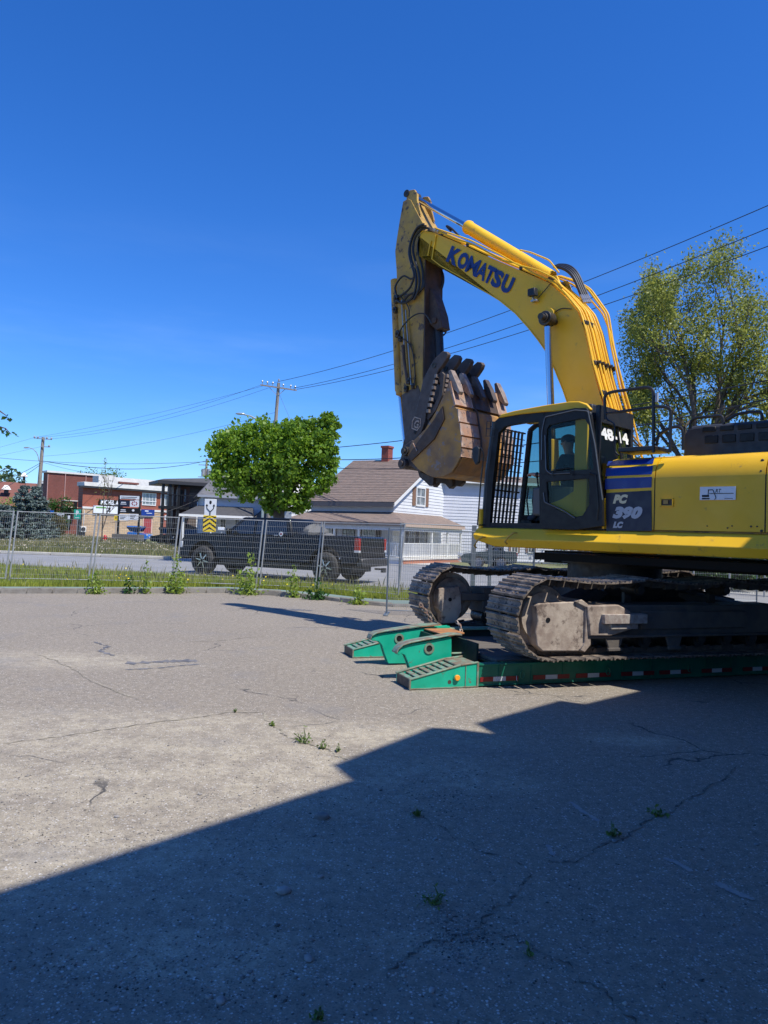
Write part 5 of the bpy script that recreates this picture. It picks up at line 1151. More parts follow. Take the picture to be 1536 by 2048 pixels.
WGL2 = mat('curtained_glass', (.30, .33, .34), .12, 0, (.12, .14, .15), 3, 1.5, spec=.8)
def brickmat(name, c1, c2, mort, sc=1.0):
    m = bpy.data.materials.new(name); m.use_nodes = True; n = m.node_tree.nodes; l = m.node_tree.links; p = n['Principled BSDF']
    tc = n.new('ShaderNodeTexCoord'); mp_ = n.new('ShaderNodeMapping'); mp_.inputs['Rotation'].default_value = (math.radians(90), 0, 0); l.new(tc.outputs['Object'], mp_.inputs[0])
    b = n.new('ShaderNodeTexBrick'); b.inputs['Scale'].default_value = sc; b.inputs['Color1'].default_value = tuple(c1)+(1,); b.inputs['Color2'].default_value = tuple(c2)+(1,); b.inputs['Mortar'].default_value = tuple(mort)+(1,)
    b.inputs['Mortar Size'].default_value = .008; b.inputs['Brick Width'].default_value = .25; b.inputs['Row Height'].default_value = .085; l.new(mp_.outputs[0], b.inputs['Vector']); 
    ns = n.new('ShaderNodeTexNoise'); ns.inputs['Scale'].default_value = .7; ns.inputs['Detail'].default_value = 6; l.new(tc.outputs['Object'], ns.inputs['Vector'])
    mx = n.new('ShaderNodeMix'); mx.data_type = 'RGBA'; mx.blend_type = 'MULTIPLY'; mx.inputs[0].default_value = .6; l.new(b.outputs[0], mx.inputs[6])
    rp = n.new('ShaderNodeMapRange'); rp.inputs[1].default_value = .3; rp.inputs[2].default_value = .7; rp.inputs[3].default_value = .65; rp.inputs[4].default_value = 1.15; l.new(ns.outputs['Fac'], rp.inputs[0]); l.new(rp.outputs[0], mx.inputs[7])
    l.new(mx.outputs[2], p.inputs['Base Color']); p.inputs['Roughness'].default_value = .9
    bp_ = n.new('ShaderNodeBump'); bp_.inputs['Distance'].default_value = .01; l.new(b.outputs['Fac'], bp_.inputs['Height']); bp_.invert = True; l.new(bp_.outputs[0], p.inputs['Normal']); return m
BRK = brickmat('red_brick', (.40, .10, .055), (.33, .085, .05), (.30, .17, .13))
BRKD = brickmat('brown_brick', (.25, .075, .055), (.21, .065, .05), (.20, .11, .09))
STONE = brickmat('beige_stone', (.62, .44, .27), (.52, .36, .22), (.40, .30, .20), .45)
TRIM = mat('white_trim', (.74, .72, .66), .6, 0, (.62, .60, .55), 2, 1)
DARK = mat('dark_metal_trim', (.03, .03, .032), .5)
SIDW = mat('white_siding', (.74, .75, .76), .55, 0, (.66, .67, .68), 1.5, 1, obj_rand=.05)
SIDL = mat('cool_white_siding', (.62, .64, .70), .55, 0, (.56, .58, .64), 1.5, 1, obj_rand=.05)
SHG = mat('brown_roof_shingle', (.235, .17, .135), .9, 0, (.15, .115, .095), 2.5, 1.6, .01, 14, col3=(.27, .22, .19), sc3=5, th3=.55, stretch=(1, 4, 4))
SHD = mat('dark_roof_shingle', (.055, .055, .058), .9, 0, (.085, .082, .08), 3, 1.6, .01, 14, stretch=(1, 4, 4))
def siding(F, s0, s1, z0, z1, m, y=0, hb=.19, clip=None, nm='siding_board'):
    n = int((z1-z0)/hb)
    for i in range(n):
        a = z0+i*hb; b = min(a+hb, z1); ss = [(s0, s1)]
        if clip: ss = clip(a, b, s0, s1)
        for (u, w) in ss:
            if w-u < .05: continue
            t = MB(); t.hexa([(u, y-.030, a), (w, y-.030, a), (w, y, a), (u, y, a), (u, y-.008, b), (w, y-.008, b), (w, y, b), (u, y, b)]); t.build(nm, m, F.r)
# ---- long red brick shop building
F = Fac('brick_building', at(163, 77), at(356, 85), 'long red brick shop building with beige stone base and white roof band', 'building')
zt = F.q(200, 974).z; zs = F.q(250, 1021).z
F.box('wall', (0, 0, zs+.12), (F.L, 1.1, zt), BRK); F.box('stone_base', (0, -.08, 0), (F.L*.83, 1.0, zs), STONE)
F.box('brick_base', (F.L*.83+.002, -.04, 0), (F.L, 1.0, zs), BRK)
F.box('band', (-.02, -.14, zs), (F.L, -.0, zs+.22), TRIM); F.box('fascia', (-.1, -.5, zt), (F.L+.3, 1.3, zt+.42), TRIM, bevel=.02); F.box('soffit', (-.5, -.45, zt-.18), (F.L, 0, zt-.002), DARK)
F.box('upper_parapet', (F.q(222, 960).x, 3.0, zt+.4), (F.L+3, 4.5, F.q(240, 955, 3).z), TRIM); F.rect('roof_vent', 239, 964.5, 278, 968, 2.6, 2.95, BRKD)
window(F, 284, 986, 312, 1011, -.02, 4, 1, glass=WGL2); F.rect('window_sill', 283, 1002, 313, 1003.5, -.1, -.03, WFR)
window(F, 321, 989, 345, 1012, -.02, 3, 1, glass=WGL2); window(F, 329, 1031, 342, 1040, -.06, 2, 1, glass=WGL)
o = F.rect('door', 288, 1036, 302, 1066, -.12, -.08, mat('red_door', (.34, .05, .05), .5)); 
for x in (286.5, 303.5): F.rect('door_frame', x-1, 1034, x+1, 1067, -.14, -.10, mat('pinkish_trim', (.66, .42, .34), .6))
F.rect('shop_letter_board', 199, 1000, 249, 1011.5, -.30, -.12, BLACK)
a = F.q(201.5, 1009, -.31); b = F.q(247.5, 1011, -.31); c = F.q(201.5, 999, -.31)
text_mesh('MICHEL ANT', 'shop_lettering', WHITE, F.r, a, V((b.x-a.x, 0, 0)), V((0, 0, c.z-a.z)), V((0, -1, 0)), None, offset=.05)
F.rect('shop_sign', 187, 1012, 240, 1027, -.26, -.12, WHITE); F.rect('sign_print', 192, 1013.5, 212, 1016.5, -.275, -.262, mat('green_print', (.15, .35, .10), .5)); F.rect('sign_print', 219, 1015, 221, 1024, -.275, -.262, BLACK)
a = F.q(206, 1022, -.27); b = F.q(216, 1022, -.27); c = F.q(206, 1014, -.27); text_mesh('2', 'sign_digit', BLACK, F.r, F.q(212, 1023, -.27), V((.5, 0, 0)), V((0, 0, .42)), V((0, -1, 0)), None, offset=.02)
o = F.rect('blue_sign', 283, 1019, 309, 1031.5, -.34, -.2, BLUE); a = F.q(290, 1023, -.35); text_mesh('BLEU', 'sign_text', WHITE, F.r, a, V((.45, 0, 0)), V((0, 0, .16)), V((0, -1, 0)), None) if False else None
for (x0, y0, x1, y1) in ((290, 1021, 297, 1023), (293, 1026, 304, 1027)): F.rect('sign_print', x0, y0, x1, y1, -.352, -.342, WHITE)
F.rect('downpipe', 167.4, 1020, 168.6, 1055, -.16, -.085, TRIM)
F.rect('entrance_recess', 134, 1018, 158, 1066, -.02, .5, DARK) if False else None
# heat pump
t = root('heat_pump', None, 'white outdoor heat pump unit against the beige stone wall', 'heat pump', M=F.M)
a = F.q(162, 1064, -.9); b = F.q(173, 1053, -.9); m = MB(); m.box((a.x, -.9, a.z), (b.x, -.45, b.z)); m.build('casing', TRIM, t, bevel=.02)
m = MB(); m.cyl(((a.x+b.x)/2-.05, -.93, (a.z+b.z)/2), ((a.x+b.x)/2-.05, -.90, (a.z+b.z)/2), .22, 18); m.build('fan', DARK, t); m = MB(); m.box((a.x+.05, -.8, -.01), (b.x-.05, -.5, a.z-.003)); m.build('stand', DARK, t)
# ---- taller brown brick block
F = Fac('brick_building', at(91.5, 84), at(224, 89), 'tall windowless dark brown brick block left of the shop', 'building')
zt = F.q(100, 945).z; zb_ = F.q(222, 957).z
F.box('wall', (0, 0, 0), (F.L, 1.6, zt), BRKD); F.box('coping', (-.15, -.15, zt), (F.L+.1, 1.7, zt+.22), TRIM)
for px in (93.5, 128.5, 171.5): F.rect('downpipe', px-.5, 948 if px < 171 else 952, px+.5, 1064 if px < 171 else 985, -.12, -.002, mat('pale_pink_pipe', (.55, .33, .28), .6))
F.rect('red_canopy', 130, 1002, 156, 1014, -1.1, -.01, BRK); F.rect('canopy_edge', 130, 1000.5, 156, 1002.3, -1.2, -.005, TRIM); F.rect('canopy_edge', 130, 1013.5, 156, 1015, -1.2, -.005, TRIM)
F.rect('recess', 133, 1017, 141, 1060, -.05, -.005, DARK); F.rect('dark_sign_box', 149, 1003, 154.5, 1019, -1.5, -1.25, BLACK)
# ---- low brown building far left
F = Fac('brown_building', at(-160, 92), at(80, 98), 'low brown building with white roof vents behind the spruces', 'building')
zt = F.q(60, 966).z; RBR = mat('red_brown_shingle', (.22, .085, .06), .9, 0, (.17, .07, .05), 1.5, 1.4, .01, 10, stretch=(1, 5, 5))
F.box('wall', (0, 0, 0), (F.L, 20, F.q(20, 1012).z), BRKD)
zz = F.q(20, 1012).z; zr_ = zt+.3; m = MB(); m.hexa([(-.5, -.6, zz), (F.L+.3, -.6, zz), (F.L+.3, 20, zz), (-.5, 20, zz), (-.5, 7, zr_), (F.L+.3, 7, zr_), (F.L+.3, 10, zr_), (-.5, 10, zr_)]); m.build('roof', RBR, F.r)
for (x0, y0, x1, y1, yy) in ((3, 971, 23, 979, 2.4), (41, 946, 56, 953, 7)):
    a = F.q(x0, y1, yy); b = F.q(x1, y0, yy); m = MB(); m.hexa([(a.x, yy-.8, a.z), (b.x, yy-.8, a.z), (b.x, yy+.8, a.z), (a.x, yy+.8, a.z), (a.x+.35, yy-.4, b.z), (b.x-.35, yy-.4, b.z), (b.x-.35, yy+.4, b.z), (a.x+.35, yy+.4, b.z)]); o = m.build('roof_vent', TRIM, F.r); m = MB(); m.box((a.x+.3, yy-.5, a.z-.5), (b.x-.3, yy+.5, a.z-.003)); m.build('vent_base', DARK, o)
F = Fac('grey_annex', at(77, 90), at(93, 90), 'narrow dark grey annex between the brown building and the brick block', 'building')
F.box('wall', (0, 0, 0), (F.L, 10, F.q(85, 963).z), mat('slate_panel', (.07, .075, .09), .7)); F.box('coping', (-.1, -.1, F.q(85, 963).z), (F.L, 10, F.q(85, 960.5).z), TRIM)
for px in (78.5, 83): F.rect('wall_lamp', px-1.2, 963.5, px+1.2, 967, -.4, -.002, WHITE)
# ---- dark modern building with balconies
F = Fac('apartment_building', at(345, 60), at(424, 61.5), 'dark two storey apartment building with corner balconies and flat roof', 'building')
WOOD = mat('brown_wood_cladding', (.10, .075, .062), .7, 0, (.14, .11, .09), 2, 1, stretch=(1, 1, 6)); RBP = mat('dark_red_panel', (.10, .045, .038), .7)
zt = F.q(370, 972).z; F.box('wall', (0, 0, 0), (F.L, 2.6, zt), DARK)
a = F.q(378, 1000).x; b = F.q(394, 1000).x
F.rect('red_panel', 346, 973, 378, 1064, -.06, -.002, RBP)
siding(F, a, b, .1, zt-.5, WOOD, -.05, .24, nm='cladding_board'); siding(F, b, F.L, .1, zt-1.0, SIDW, -.05, .24)
F.box('roof', (-1.55, -1.3, zt), (F.L+.2, 2.6, zt+.28), DARK, bevel=.02)
m = MB(); m.hexa([(-1.55, -1.3, zt+.285), (F.L+1, -1.3, zt+.285), (F.L+1, 3, zt+.285), (-1.55, 3, zt+.285), (-.8, .2, zt+.5), (F.L+1, .2, zt+.9), (F.L+1, 1.8, zt+.9), (-.8, 1.8, zt+.5)]); m.build('roof_sheet', SHD, F.r)
for (x0, x1) in ((351, 355.5), (368, 372.5)): window(F, x0, 978, x1, 1004, -.07, 1, 2, frm=DARK, glass=WGL2)
F.rect('door', 358, 980, 365, 1012, -.1, -.06, BLACK)
for zz in (F.q(350, 1016).z,):
    F.box('balcony_slab', (-1.2, -1.2, zz-.12), (1.4, -.065, zz+.12), BLACK); F.box('balcony_rail', (-1.2, -1.2, zz+1.0), (1.4, -1.14, zz+1.06), BLACK)
    for i in range(14): t = MB(); t.box((-1.18+i*.19, -1.19, zz+.12), (-1.15+i*.19, -1.15, zz+1.0)); t.build('baluster', BLACK, F.r)
for x in (-1.15, -.62, .05): t = MB(); t.box((x, -1.15, 0), (x+.20, -.85, zt)); t.build('balcony_post', BLACK, F.r)
# ---- grey-white house behind the keep-either-side sign
F = Fac('house', at(404, 52), at(600, 54), 'pale grey-blue house with dark hipped porch roof behind the maple', 'house')
zt = F.q(430, 991).z; siding(F, 0, F.L, .1, zt, SIDL, 0, .22); F.box('wall', (.02, .02, 0), (F.L-.02, 8, zt), SIDL)
m = MB(); m.hexa([(-.4, -.5, zt), (F.L+.3, -.5, zt), (F.L+.3, 8, zt), (-.4, 8, zt), (1.2, 3.4, zt+1.9), (F.L-1, 3.4, zt+1.9), (F.L-1, 4.4, zt+1.9), (1.2, 4.4, zt+1.9)]); m.build('roof', mat('grey_roof_shingle', (.11, .11, .115), .9, 0, (.15, .145, .145), 3, 1.5, .01, 14), F.r)
F.box('fascia', (-.42, -.52, zt-.16), (F.L+.3, -.40, zt-.002), mat('grey_fascia', (.28, .30, .34), .6))
zp = F.q(420, 1030, -2).z; zq = F.q(430, 1012).z
m = MB(); m.hexa([(-1.6, -2.4, zp), (3.2, -2.4, zp), (3.6, -.01, zp), (-1.2, -.01, zp), (-1.4, -2.2, zp+.1), (3.1, -2.2, zp+.1), (3.5, -.01, zq), (-.3, -.01, zq)]); m.build('porch_roof', SHD, F.r); F.box('porch_fascia', (-1.65, -2.5, zp-.16), (3.25, -2.41, zp), WFR)
for x in (-1.4, .4, 2.6): F.box('porch_post', (x, -2.3, 0), (x+.12, -2.18, zp-.16), WFR)
m = MB(); m.hexa([(3.4, -1.2, zp-.1), (7.5, -1.2, zp-.1), (7.5, -.01, zp-.1), (3.4, -.01, zp-.1), (4.4, -.8, zq+.1), (7.3, -.8, zq+.1), (7.3, -.01, zq+.1), (4.4, -.01, zq+.1)]); m.build('side_porch_roof', SHD, F.r)
for x0, x1 in ((440, 452), (470, 478)): window(F, x0, 1036, x1, 1056, -.03, 2, 2)
# ---- white house peeping out right of the maple
F = Fac('house', at(560, 50), at(650, 51.5), 'bright white clapboard house between the maple and the brown roof', 'house')
zt = F.q(620, 988).z; siding(F, 0, F.L, .1, zt, SIDW, 0, .19); F.box('wall', (.02, .02, 0), (F.L, 7, zt), SIDW)
m = MB(); m.hexa([(-.3, -.4, zt), (F.L+.3, -.4, zt), (F.L+.3, 7, zt), (-.3, 7, zt), (-.3, 3, zt+1.3), (F.L-1, 3, zt+1.3), (F.L-1, 3.5, zt+1.3), (-.3, 3.5, zt+1.3)]); m.build('roof', TRIM, F.r)
window(F, 597, 998, 608, 1008, -.03, 2, 1); window(F, 612, 1001, 620, 1009, -.03, 2, 1)
# ---- house with the brown shingled roof
cz = 42.0; Acorn = V((*at(785, cz), TZ)); fd = V((-.862, .507, 0)); gd = V((.507, .862, 0)); Lf, Dg = 5.75, 9.9
F = Fac('house', (Acorn+fd*Lf).xy, Acorn.xy, 'white house with big brown shingled roof, chimney and wraparound porch', 'house')
# facade: local x from far-left corner to near corner, y into the house
FL = Lf; ze = F.q(700, 1008.5).z; HR = F
zpk = ze+2.95
F.box('wall', (0, 0, 0), (FL, Dg, ze), SIDL)
m = MB(); e = .18
for sgn in (0, 1):
    ya, yb = (-.35, Dg/2) if sgn == 0 else (Dg+.35, Dg/2)
    m.hexa([(-.25, ya, ze-.05), (FL+.25, ya, ze-.05), (FL+.25, yb, zpk), (-.25, yb, zpk), (-.25, ya, ze+.13), (FL+.25, ya, ze+.13), (FL+.25, yb, zpk+.18), (-.25, yb, zpk+.18)])
roof = m.build('roof', SHG, F.r)
# courses of shingles, proud rows
rows = 26
m = MB()
for i in range(rows):
    f0, f1 = i/rows, (i+1)/rows; y0, y1 = -.35+(Dg/2+.35)*f0, -.35+(Dg/2+.35)*f1; z0_, z1_ = ze+.13+(zpk+.05-ze)*f0, ze+.13+(zpk+.05-ze)*f1
    m.hexa([(-.26, y0, z0_), (FL+.26, y0, z0_), (FL+.26, y1, z1_), (-.26, y1, z1_), (-.26, y0-.01, z0_+.03), (FL+.26, y0-.01, z0_+.03), (FL+.26, y1, z1_+.012), (-.26, y1, z1_+.012)])
tag(m.build('shingle_courses', SHG, roof), kind='stuff')
cx = F.q(775, 910, Dg/2).x; m = MB(); m.box((cx-.28, Dg/2-.3, zpk-.3), (cx+.22, Dg/2+.3, zpk+.95)); m.box((cx-.33, Dg/2-.35, zpk+.95), (cx+.27, Dg/2+.35, zpk+1.08)); m.build('chimney', brickmat('chimney_brick', (.38, .09, .06), (.30, .07, .05), (.24, .12, .10)), F.r)
# gable boards on the right side (local plane x = FL)
GM = F.M @ Matrix(((0, 0, 0, 0),)*4) if False else None
def gboard(a, b, y0, y1, m_):
    t = MB(); t.hexa([(FL+.030, y0, a), (FL+.030, y1, a), (FL, y1, a), (FL, y0, a), (FL+.008, y0, b), (FL+.008, y1, b), (FL, y1, b), (FL, y0, b)]); t.build('siding_board', m_, F.r)
n = int((zpk-.15)/.19)
for i in range(n):
    a = .1+i*.19; b = a+.19
    if b < ze: y0, y1 = 0, Dg
    else:
        f = (b-ze)/(zpk-ze); y0, y1 = f*Dg/2, Dg-f*Dg/2
    if y1-y0 > .1: gboard(a, b, y0, y1, SIDW)
m = MB(); m.add([(FL, 0, ze), (FL, Dg, ze), (FL, Dg/2, zpk)], [(0, 1, 2)]); m.build('gable', SIDW, F.r)
for (ya, yb) in ((-.35, Dg/2), (Dg+.35, Dg/2)):
    m = MB(); m.hexa([(FL+.19, ya, ze-.12), (FL+.27, ya, ze-.12), (FL+.27, yb, zpk-.07), (FL+.19, yb, zpk-.07), (FL+.19, ya, ze+.08), (FL+.27, ya, ze+.08), (FL+.27, yb, zpk+.13), (FL+.19, yb, zpk+.13)]); m.build('rake_board', WFR, F.r)
F.box('eave_fascia', (-.26, -.40, ze-.13), (FL+.2, -.355, ze+.1), mat('grey_brown_fascia', (.12, .11, .11), .6))
# gable window with shutters
def gq(px, py, x=None): x = FL if x is None else x; p = F.Mi @ PLN(px, py, F.M @ V((x, 0, 0)), F.x); return V((x, p.y, p.z))
a, b = gq(830, 1012), gq(850, 975); y0, y1, z0_, z1_ = a.y, b.y, gq(840, 1013).z, gq(840, 974).z
m = MB(); m.ring([(FL+.03, y0, z0_), (FL+.03, y1, z0_), (FL+.03, y1, z1_), (FL+.03, y0, z1_)], [(FL+.03, y0+.1, z0_+.1), (FL+.03, y1-.1, z0_+.1), (FL+.03, y1-.1, z1_-.1), (FL+.03, y0+.1, z1_-.1)], (.05, 0, 0), 4); wn_ = m.build('window', WFR, F.r)
m = MB(); m.box((FL+.031, y0+.1, z0_+.1), (FL+.045, y1-.1, z1_-.1)); m.build('pane', WGL2, wn_); m = MB(); m.box((FL+.046, y0+.1, (z0_+z1_)/2-.03), (FL+.07, y1-.1, (z0_+z1_)/2+.03)); m.box((FL+.046, (y0+y1)/2-.02, z0_+.1), (FL+.06, (y0+y1)/2+.02, z1_-.1)); m.build('muntin', WFR, wn_)
SHUT = mat('brown_shutter', (.22, .12, .07), .6)
for (ya, yb) in ((y0-.42, y0-.06), (y1+.06, y1+.42)): m = MB(); m.box((FL+.03, ya, z0_+.02), (FL+.07, yb, z1_-.02)); m.build('shutter', SHUT, F.r)
# porch roof wrapping front and right side
pz1, pz0, po = F.q(700, 1018).z-.02, F.q(700, 1040, -1.7).z, 1.7
pz1 = ze-.42; pz0 = pz1-.72
m = MB(); m.hexa([(-.9, -po, pz0), (FL+po, -po, pz0), (FL, 0, pz1-.10), (0, 0, pz1-.10), (-.9, -po, pz0+.10), (FL+po, -po, pz0+.10), (FL, 0, pz1), (0, 0, pz1)])
m.hexa([(FL+po, -po, pz0), (FL+po, Dg*.62, pz0), (FL, Dg*.62, pz1-.1), (FL, 0, pz1-.1), (FL+po, -po, pz0+.1), (FL+po, Dg*.62, pz0+.1), (FL, Dg*.62, pz1), (FL, 0, pz1)])
m.build('porch_roof', SHG, F.r)
F.box('porch_fascia', (-.92, -po-.03, pz0-.10), (FL+po+.03, -po+.0, pz0+.06), mat('brown_fascia', (.20, .16, .14), .6)); F.box('porch_fascia', (FL+po, -po+.003, pz0-.10), (FL+po+.03, Dg*.62, pz0+.06), mat('tan_fascia', (.48, .36, .28), .6))
F.box('porch_beam', (-.6, -po+.1, pz0-.32), (FL+po-.1, -po+.22, pz0-.02), SIDL); F.box('porch_beam', (FL+po-.22, -po+.223, pz0-.32), (FL+po-.10, Dg*.6, pz0-.02), WFR)
F.box('porch_floor', (-.6, -po+.05, .22), (FL+po-.05, -.003, .34), TRIM); F.box('porch_floor', (FL+.035, 0, .22), (FL+po-.05, Dg*.6, .34), TRIM)
F.box('porch_skirt', (-.5, -po+.10, 0), (FL+po-.12, -po+.14, .22), SIDL); F.box('porch_skirt', (FL+po-.15, -po+.15, 0), (FL+po-.1, Dg*.6, .22), mat('brick_red_skirt', (.42, .17, .10), .8))
posts = [(-.5, -po+.12)]+[(x, -po+.12) for x in (1.1, 2.75, 4.4)]+[(FL+po-.25, -po+.12), (FL+po-.25, 1.9), (FL+po-.25, 4.0), (FL+po-.25, 5.9)]
for (x, y) in posts: F.box('porch_post', (x, y, .34), (x+.11, y+.11, pz0-.32), WFR)
def railing(x0, y0, x1, y1):
    L = math.hypot(x1-x0, y1-y0); n = int(L/.14); tx, ty = (x1-x0)/L, (y1-y0)/L
    for z in (.42, 1.12): t = MB(); t.tube([(x0, y0, z), (x1, y1, z)], .035, 4); t.build('railing_rail', WFR, F.r)
    for i in range(n): t = MB(); x, y = x0+tx*L*i/n, y0+ty*L*i/n; t.box((x-.025, y-.025, .42), (x+.025, y+.025, 1.12)); t.build('baluster', WFR, F.r)
railing(2.9, -po+.18, FL+po-.2, -po+.18); railing(FL+po-.2, -po+.3, FL+po-.2, 5.9)
BRS = mat('dark_brown_shutter', (.06, .045, .04), .6)
for (x0, x1) in ((641, 650), (663, 672), (686, 696), (708, 714)):
    pass
for xc in (1.15, 4.2):
    m = MB(); m.ring([(xc-.45, -.05, .8), (xc+.45, -.05, .8), (xc+.45, -.05, 2.1), (xc-.45, -.05, 2.1)], [(xc-.38, -.05, .87), (xc+.38, -.05, .87), (xc+.38, -.05, 2.03), (xc-.38, -.05, 2.03)], (0, .05, 0), 4); w_ = m.build('window', WFR, F.r); m = MB(); m.box((xc-.38, -.03, .87), (xc+.38, -.01, 2.03)); m.build('pane', WGL2, w_); m = MB(); m.box((xc-.02, -.045, .87), (xc+.02, -.03, 2.03)); m.box((xc-.38, -.045, 1.43), (xc+.38, -.032, 1.47)); m.build('muntin', WFR, w_)
    for s_ in (-.64, .64): F.box('shutter', (xc+s_-.17, -.05, .8), (xc+s_+.17, -.003, 2.1), BRS)
F.box('door', (2.35, -.05, .34), (3.25, -.003, 2.15), mat('dark_panelled_door', (.05, .055, .06), .5)); m = MB(); 
for i in range(3):
    for j in range(3): m.box((2.45+i*.26, -.062, 1.3+j*.25), (2.66+i*.26, -.052, 1.5+j*.25))
m.build('door_panes', WGL2, F.r)
F.box('mail_box', (3.45, -.2, 1.05), (3.75, -.005, 1.35), BLACK)
for yc in (2.2, 3.55):
    m = MB(); m.ring([(FL+.035, yc-.4, .8), (FL+.035, yc+.4, .8), (FL+.035, yc+.4, 2.1), (FL+.035, yc-.4, 2.1)], [(FL+.035, yc-.33, .87), (FL+.035, yc+.33, .87), (FL+.035, yc+.33, 2.03), (FL+.035, yc-.33, 2.03)], (.04, 0, 0), 4); w_ = m.build('window', WFR, F.r); m = MB(); m.box((FL+.036, yc-.33, .87), (FL+.05, yc+.33, 2.03)); m.build('pane', WGL, w_)
    for s_ in (-.55, .55): F.box('shutter', (FL+.035, yc+s_-.14, .8), (FL+.07, yc+s_+.14, 2.1), BRS)
# ---- tall cool-white house right of it
F = Fac('house', at(873, 47.5), at(1180, 49), 'wide white clapboard house seen between the bucket and the cab', 'house')
zt = F.q(930, 962).z; siding(F, 0, F.L, .1, zt, SIDL, 0, .2); F.box('wall', (.02, .02, 0), (F.L-.02, 8, zt), SIDL)
m = MB(); m.hexa([(-.3, -.4, zt), (F.L+.3, -.4, zt), (F.L+.3, 8, zt), (-.3, 8, zt), (-.3, 3.8, zt+.75), (F.L+.3, 3.8, zt+.75), (F.L+.3, 4.2, zt+.75), (-.3, 4.2, zt+.75)]); m.build('roof', SHG, F.r); F.box('fascia', (-.3, -.42, zt-.15), (F.L, -.36, zt+.02), WFR)
for x0, x1 in ((1022, 1036), (1056, 1068)):
    window(F, x0, 1083, x1, 1106, -.04, 2, 2)
    for xx in (x0-4, x1+1): F.rect('shutter', xx, 1084, xx+3, 1105, -.08, -.035, SHUT)
# ------------------------------------------------------------------ vehicles
CARGL = mat('car_glass', (.012, .016, .02), .04, 0, spec=.9)
TYRE = mat('tyre_rubber', (.028, .027, .026), .8, 0, (.045, .042, .04), 8, 1); RIM = mat('dark_alloy', (.03, .03, .032), .3, .8); RIMS = mat('bright_alloy', (.6, .6, .62), .25, .9)
TAIL = mat('red_tail_lens', (.32, .010, .012), .15, 0, coat=.6); HEADL = mat('clear_lens', (.6, .62, .65), .08, 0, coat=.5)
def wheel(r, x, y, R, w, rim, side):
    t = MB(); n = 36
    prof = [(-w/2, R*.62), (-w/2, R*.86), (-w*.40, R*.96), (-w*.3, R), (w*.3, R), (w*.40, R*.96), (w/2, R*.86), (w/2, R*.62)]
    vs_ = []; fs = []
    for k_ in range(n):
        a = 2*math.pi*k_/n
        for (yy, rr) in prof:
            q = rr*(1.0 if (k_ % 2 or rr < R*.95) else .975); vs_.append((x+math.cos(a)*q, y+yy, R+math.sin(a)*q))
    m_ = len(prof)
    for k_ in range(n):
        k2 = (k_+1) % n
        for j in range(m_-1): fs.append((k_*m_+j, k_*m_+j+1, k2*m_+j+1, k2*m_+j))
    t.add(vs_, fs); w_ = t.build('wheel', TYRE, r, smooth=True, ang=50)
    t = MB(); yy = y+side*w*.38
    t.disc_ring((x, yy-.01, R), (0, 1, 0), R*.64, R*.54, .03, 28); t.cyl((x, yy-side*.09, R), (x, yy-side*.05, R), R*.60, 28); t.cyl((x, yy-side*.04, R), (x, yy+side*.02, R), R*.14, 16); t.build('rim', rim, w_, smooth=True)
    t = MB()
    for k_ in range(6):
        a = 2*math.pi*k_/6+.2; c, s_ = math.cos(a), math.sin(a); p = V((x+c*R*.12, yy, R+s_*R*.12)); q = V((x+c*R*.56, yy, R+s_*R*.56)); t.tube([p, q], [R*.07, R*.05], 4)
    t.build('spoke', RIMS if rim is RIM else rim, w_)
def car_body(r, prof, wd_, m, arches, name='body', inset=.05):
    """prof: lower body outline (x,z) ccw; wheel arches cut in"""
    t = MB(); P = []
    for i, p in enumerate(prof): P.append(p)
    vs_ = []; n = len(P)
    for s_, k_ in ((-1, 0), (1, 1)):
        for (x, z) in P: vs_.append((x, s_*(wd_/2-(inset*max(0, (z-.75))/.5 if z > .75 else 0)), z))
    t.add(vs_, [list(range(n)), list(range(n, 2*n))[::-1]]+[(i, i+n, (i+1) % n+n, (i+1) % n) for i in range(n)]); return t.build(name, m, r, smooth=True, bevel=.03, seg=3, ang=30)
def arch(xc, R, zb, n=10, rev=False):
    pts = [(xc+R*math.cos(math.pi*i/n), zb+R*math.sin(math.pi*i/n)) for i in range(n+1)]; return pts[::-1] if rev else pts
def greenhouse(r, base, topp, wb, wt, m, zb, zt_, rear=None):
    """base/top: x positions front..rear"""
    (b0, b1), (t0, t1) = base, topp; t = MB()
    t.hexa([(b1, -wb/2, zb), (b0, -wb/2, zb), (b0, wb/2, zb), (b1, wb/2, zb), (t1, -wt/2, zt_), (t0, -wt/2, zt_), (t0, wt/2, zt_), (t1, wt/2, zt_)]); return t.build('cabin', m, r, smooth=True, bevel=.06, seg=3, ang=30)
def sidewin(r, pts, wb, wt, zb, zt_, s_, nm='side_window', off=.004, m=CARGL):
    t = MB(); vs_ = []
    for (x, z) in pts: f = (z-zb)/(zt_-zb); vs_.append((x, s_*((wb+(wt-wb)*f)/2+off), z))
    t.add(vs_, [list(range(len(pts)))]); return t.build(nm, m, r)
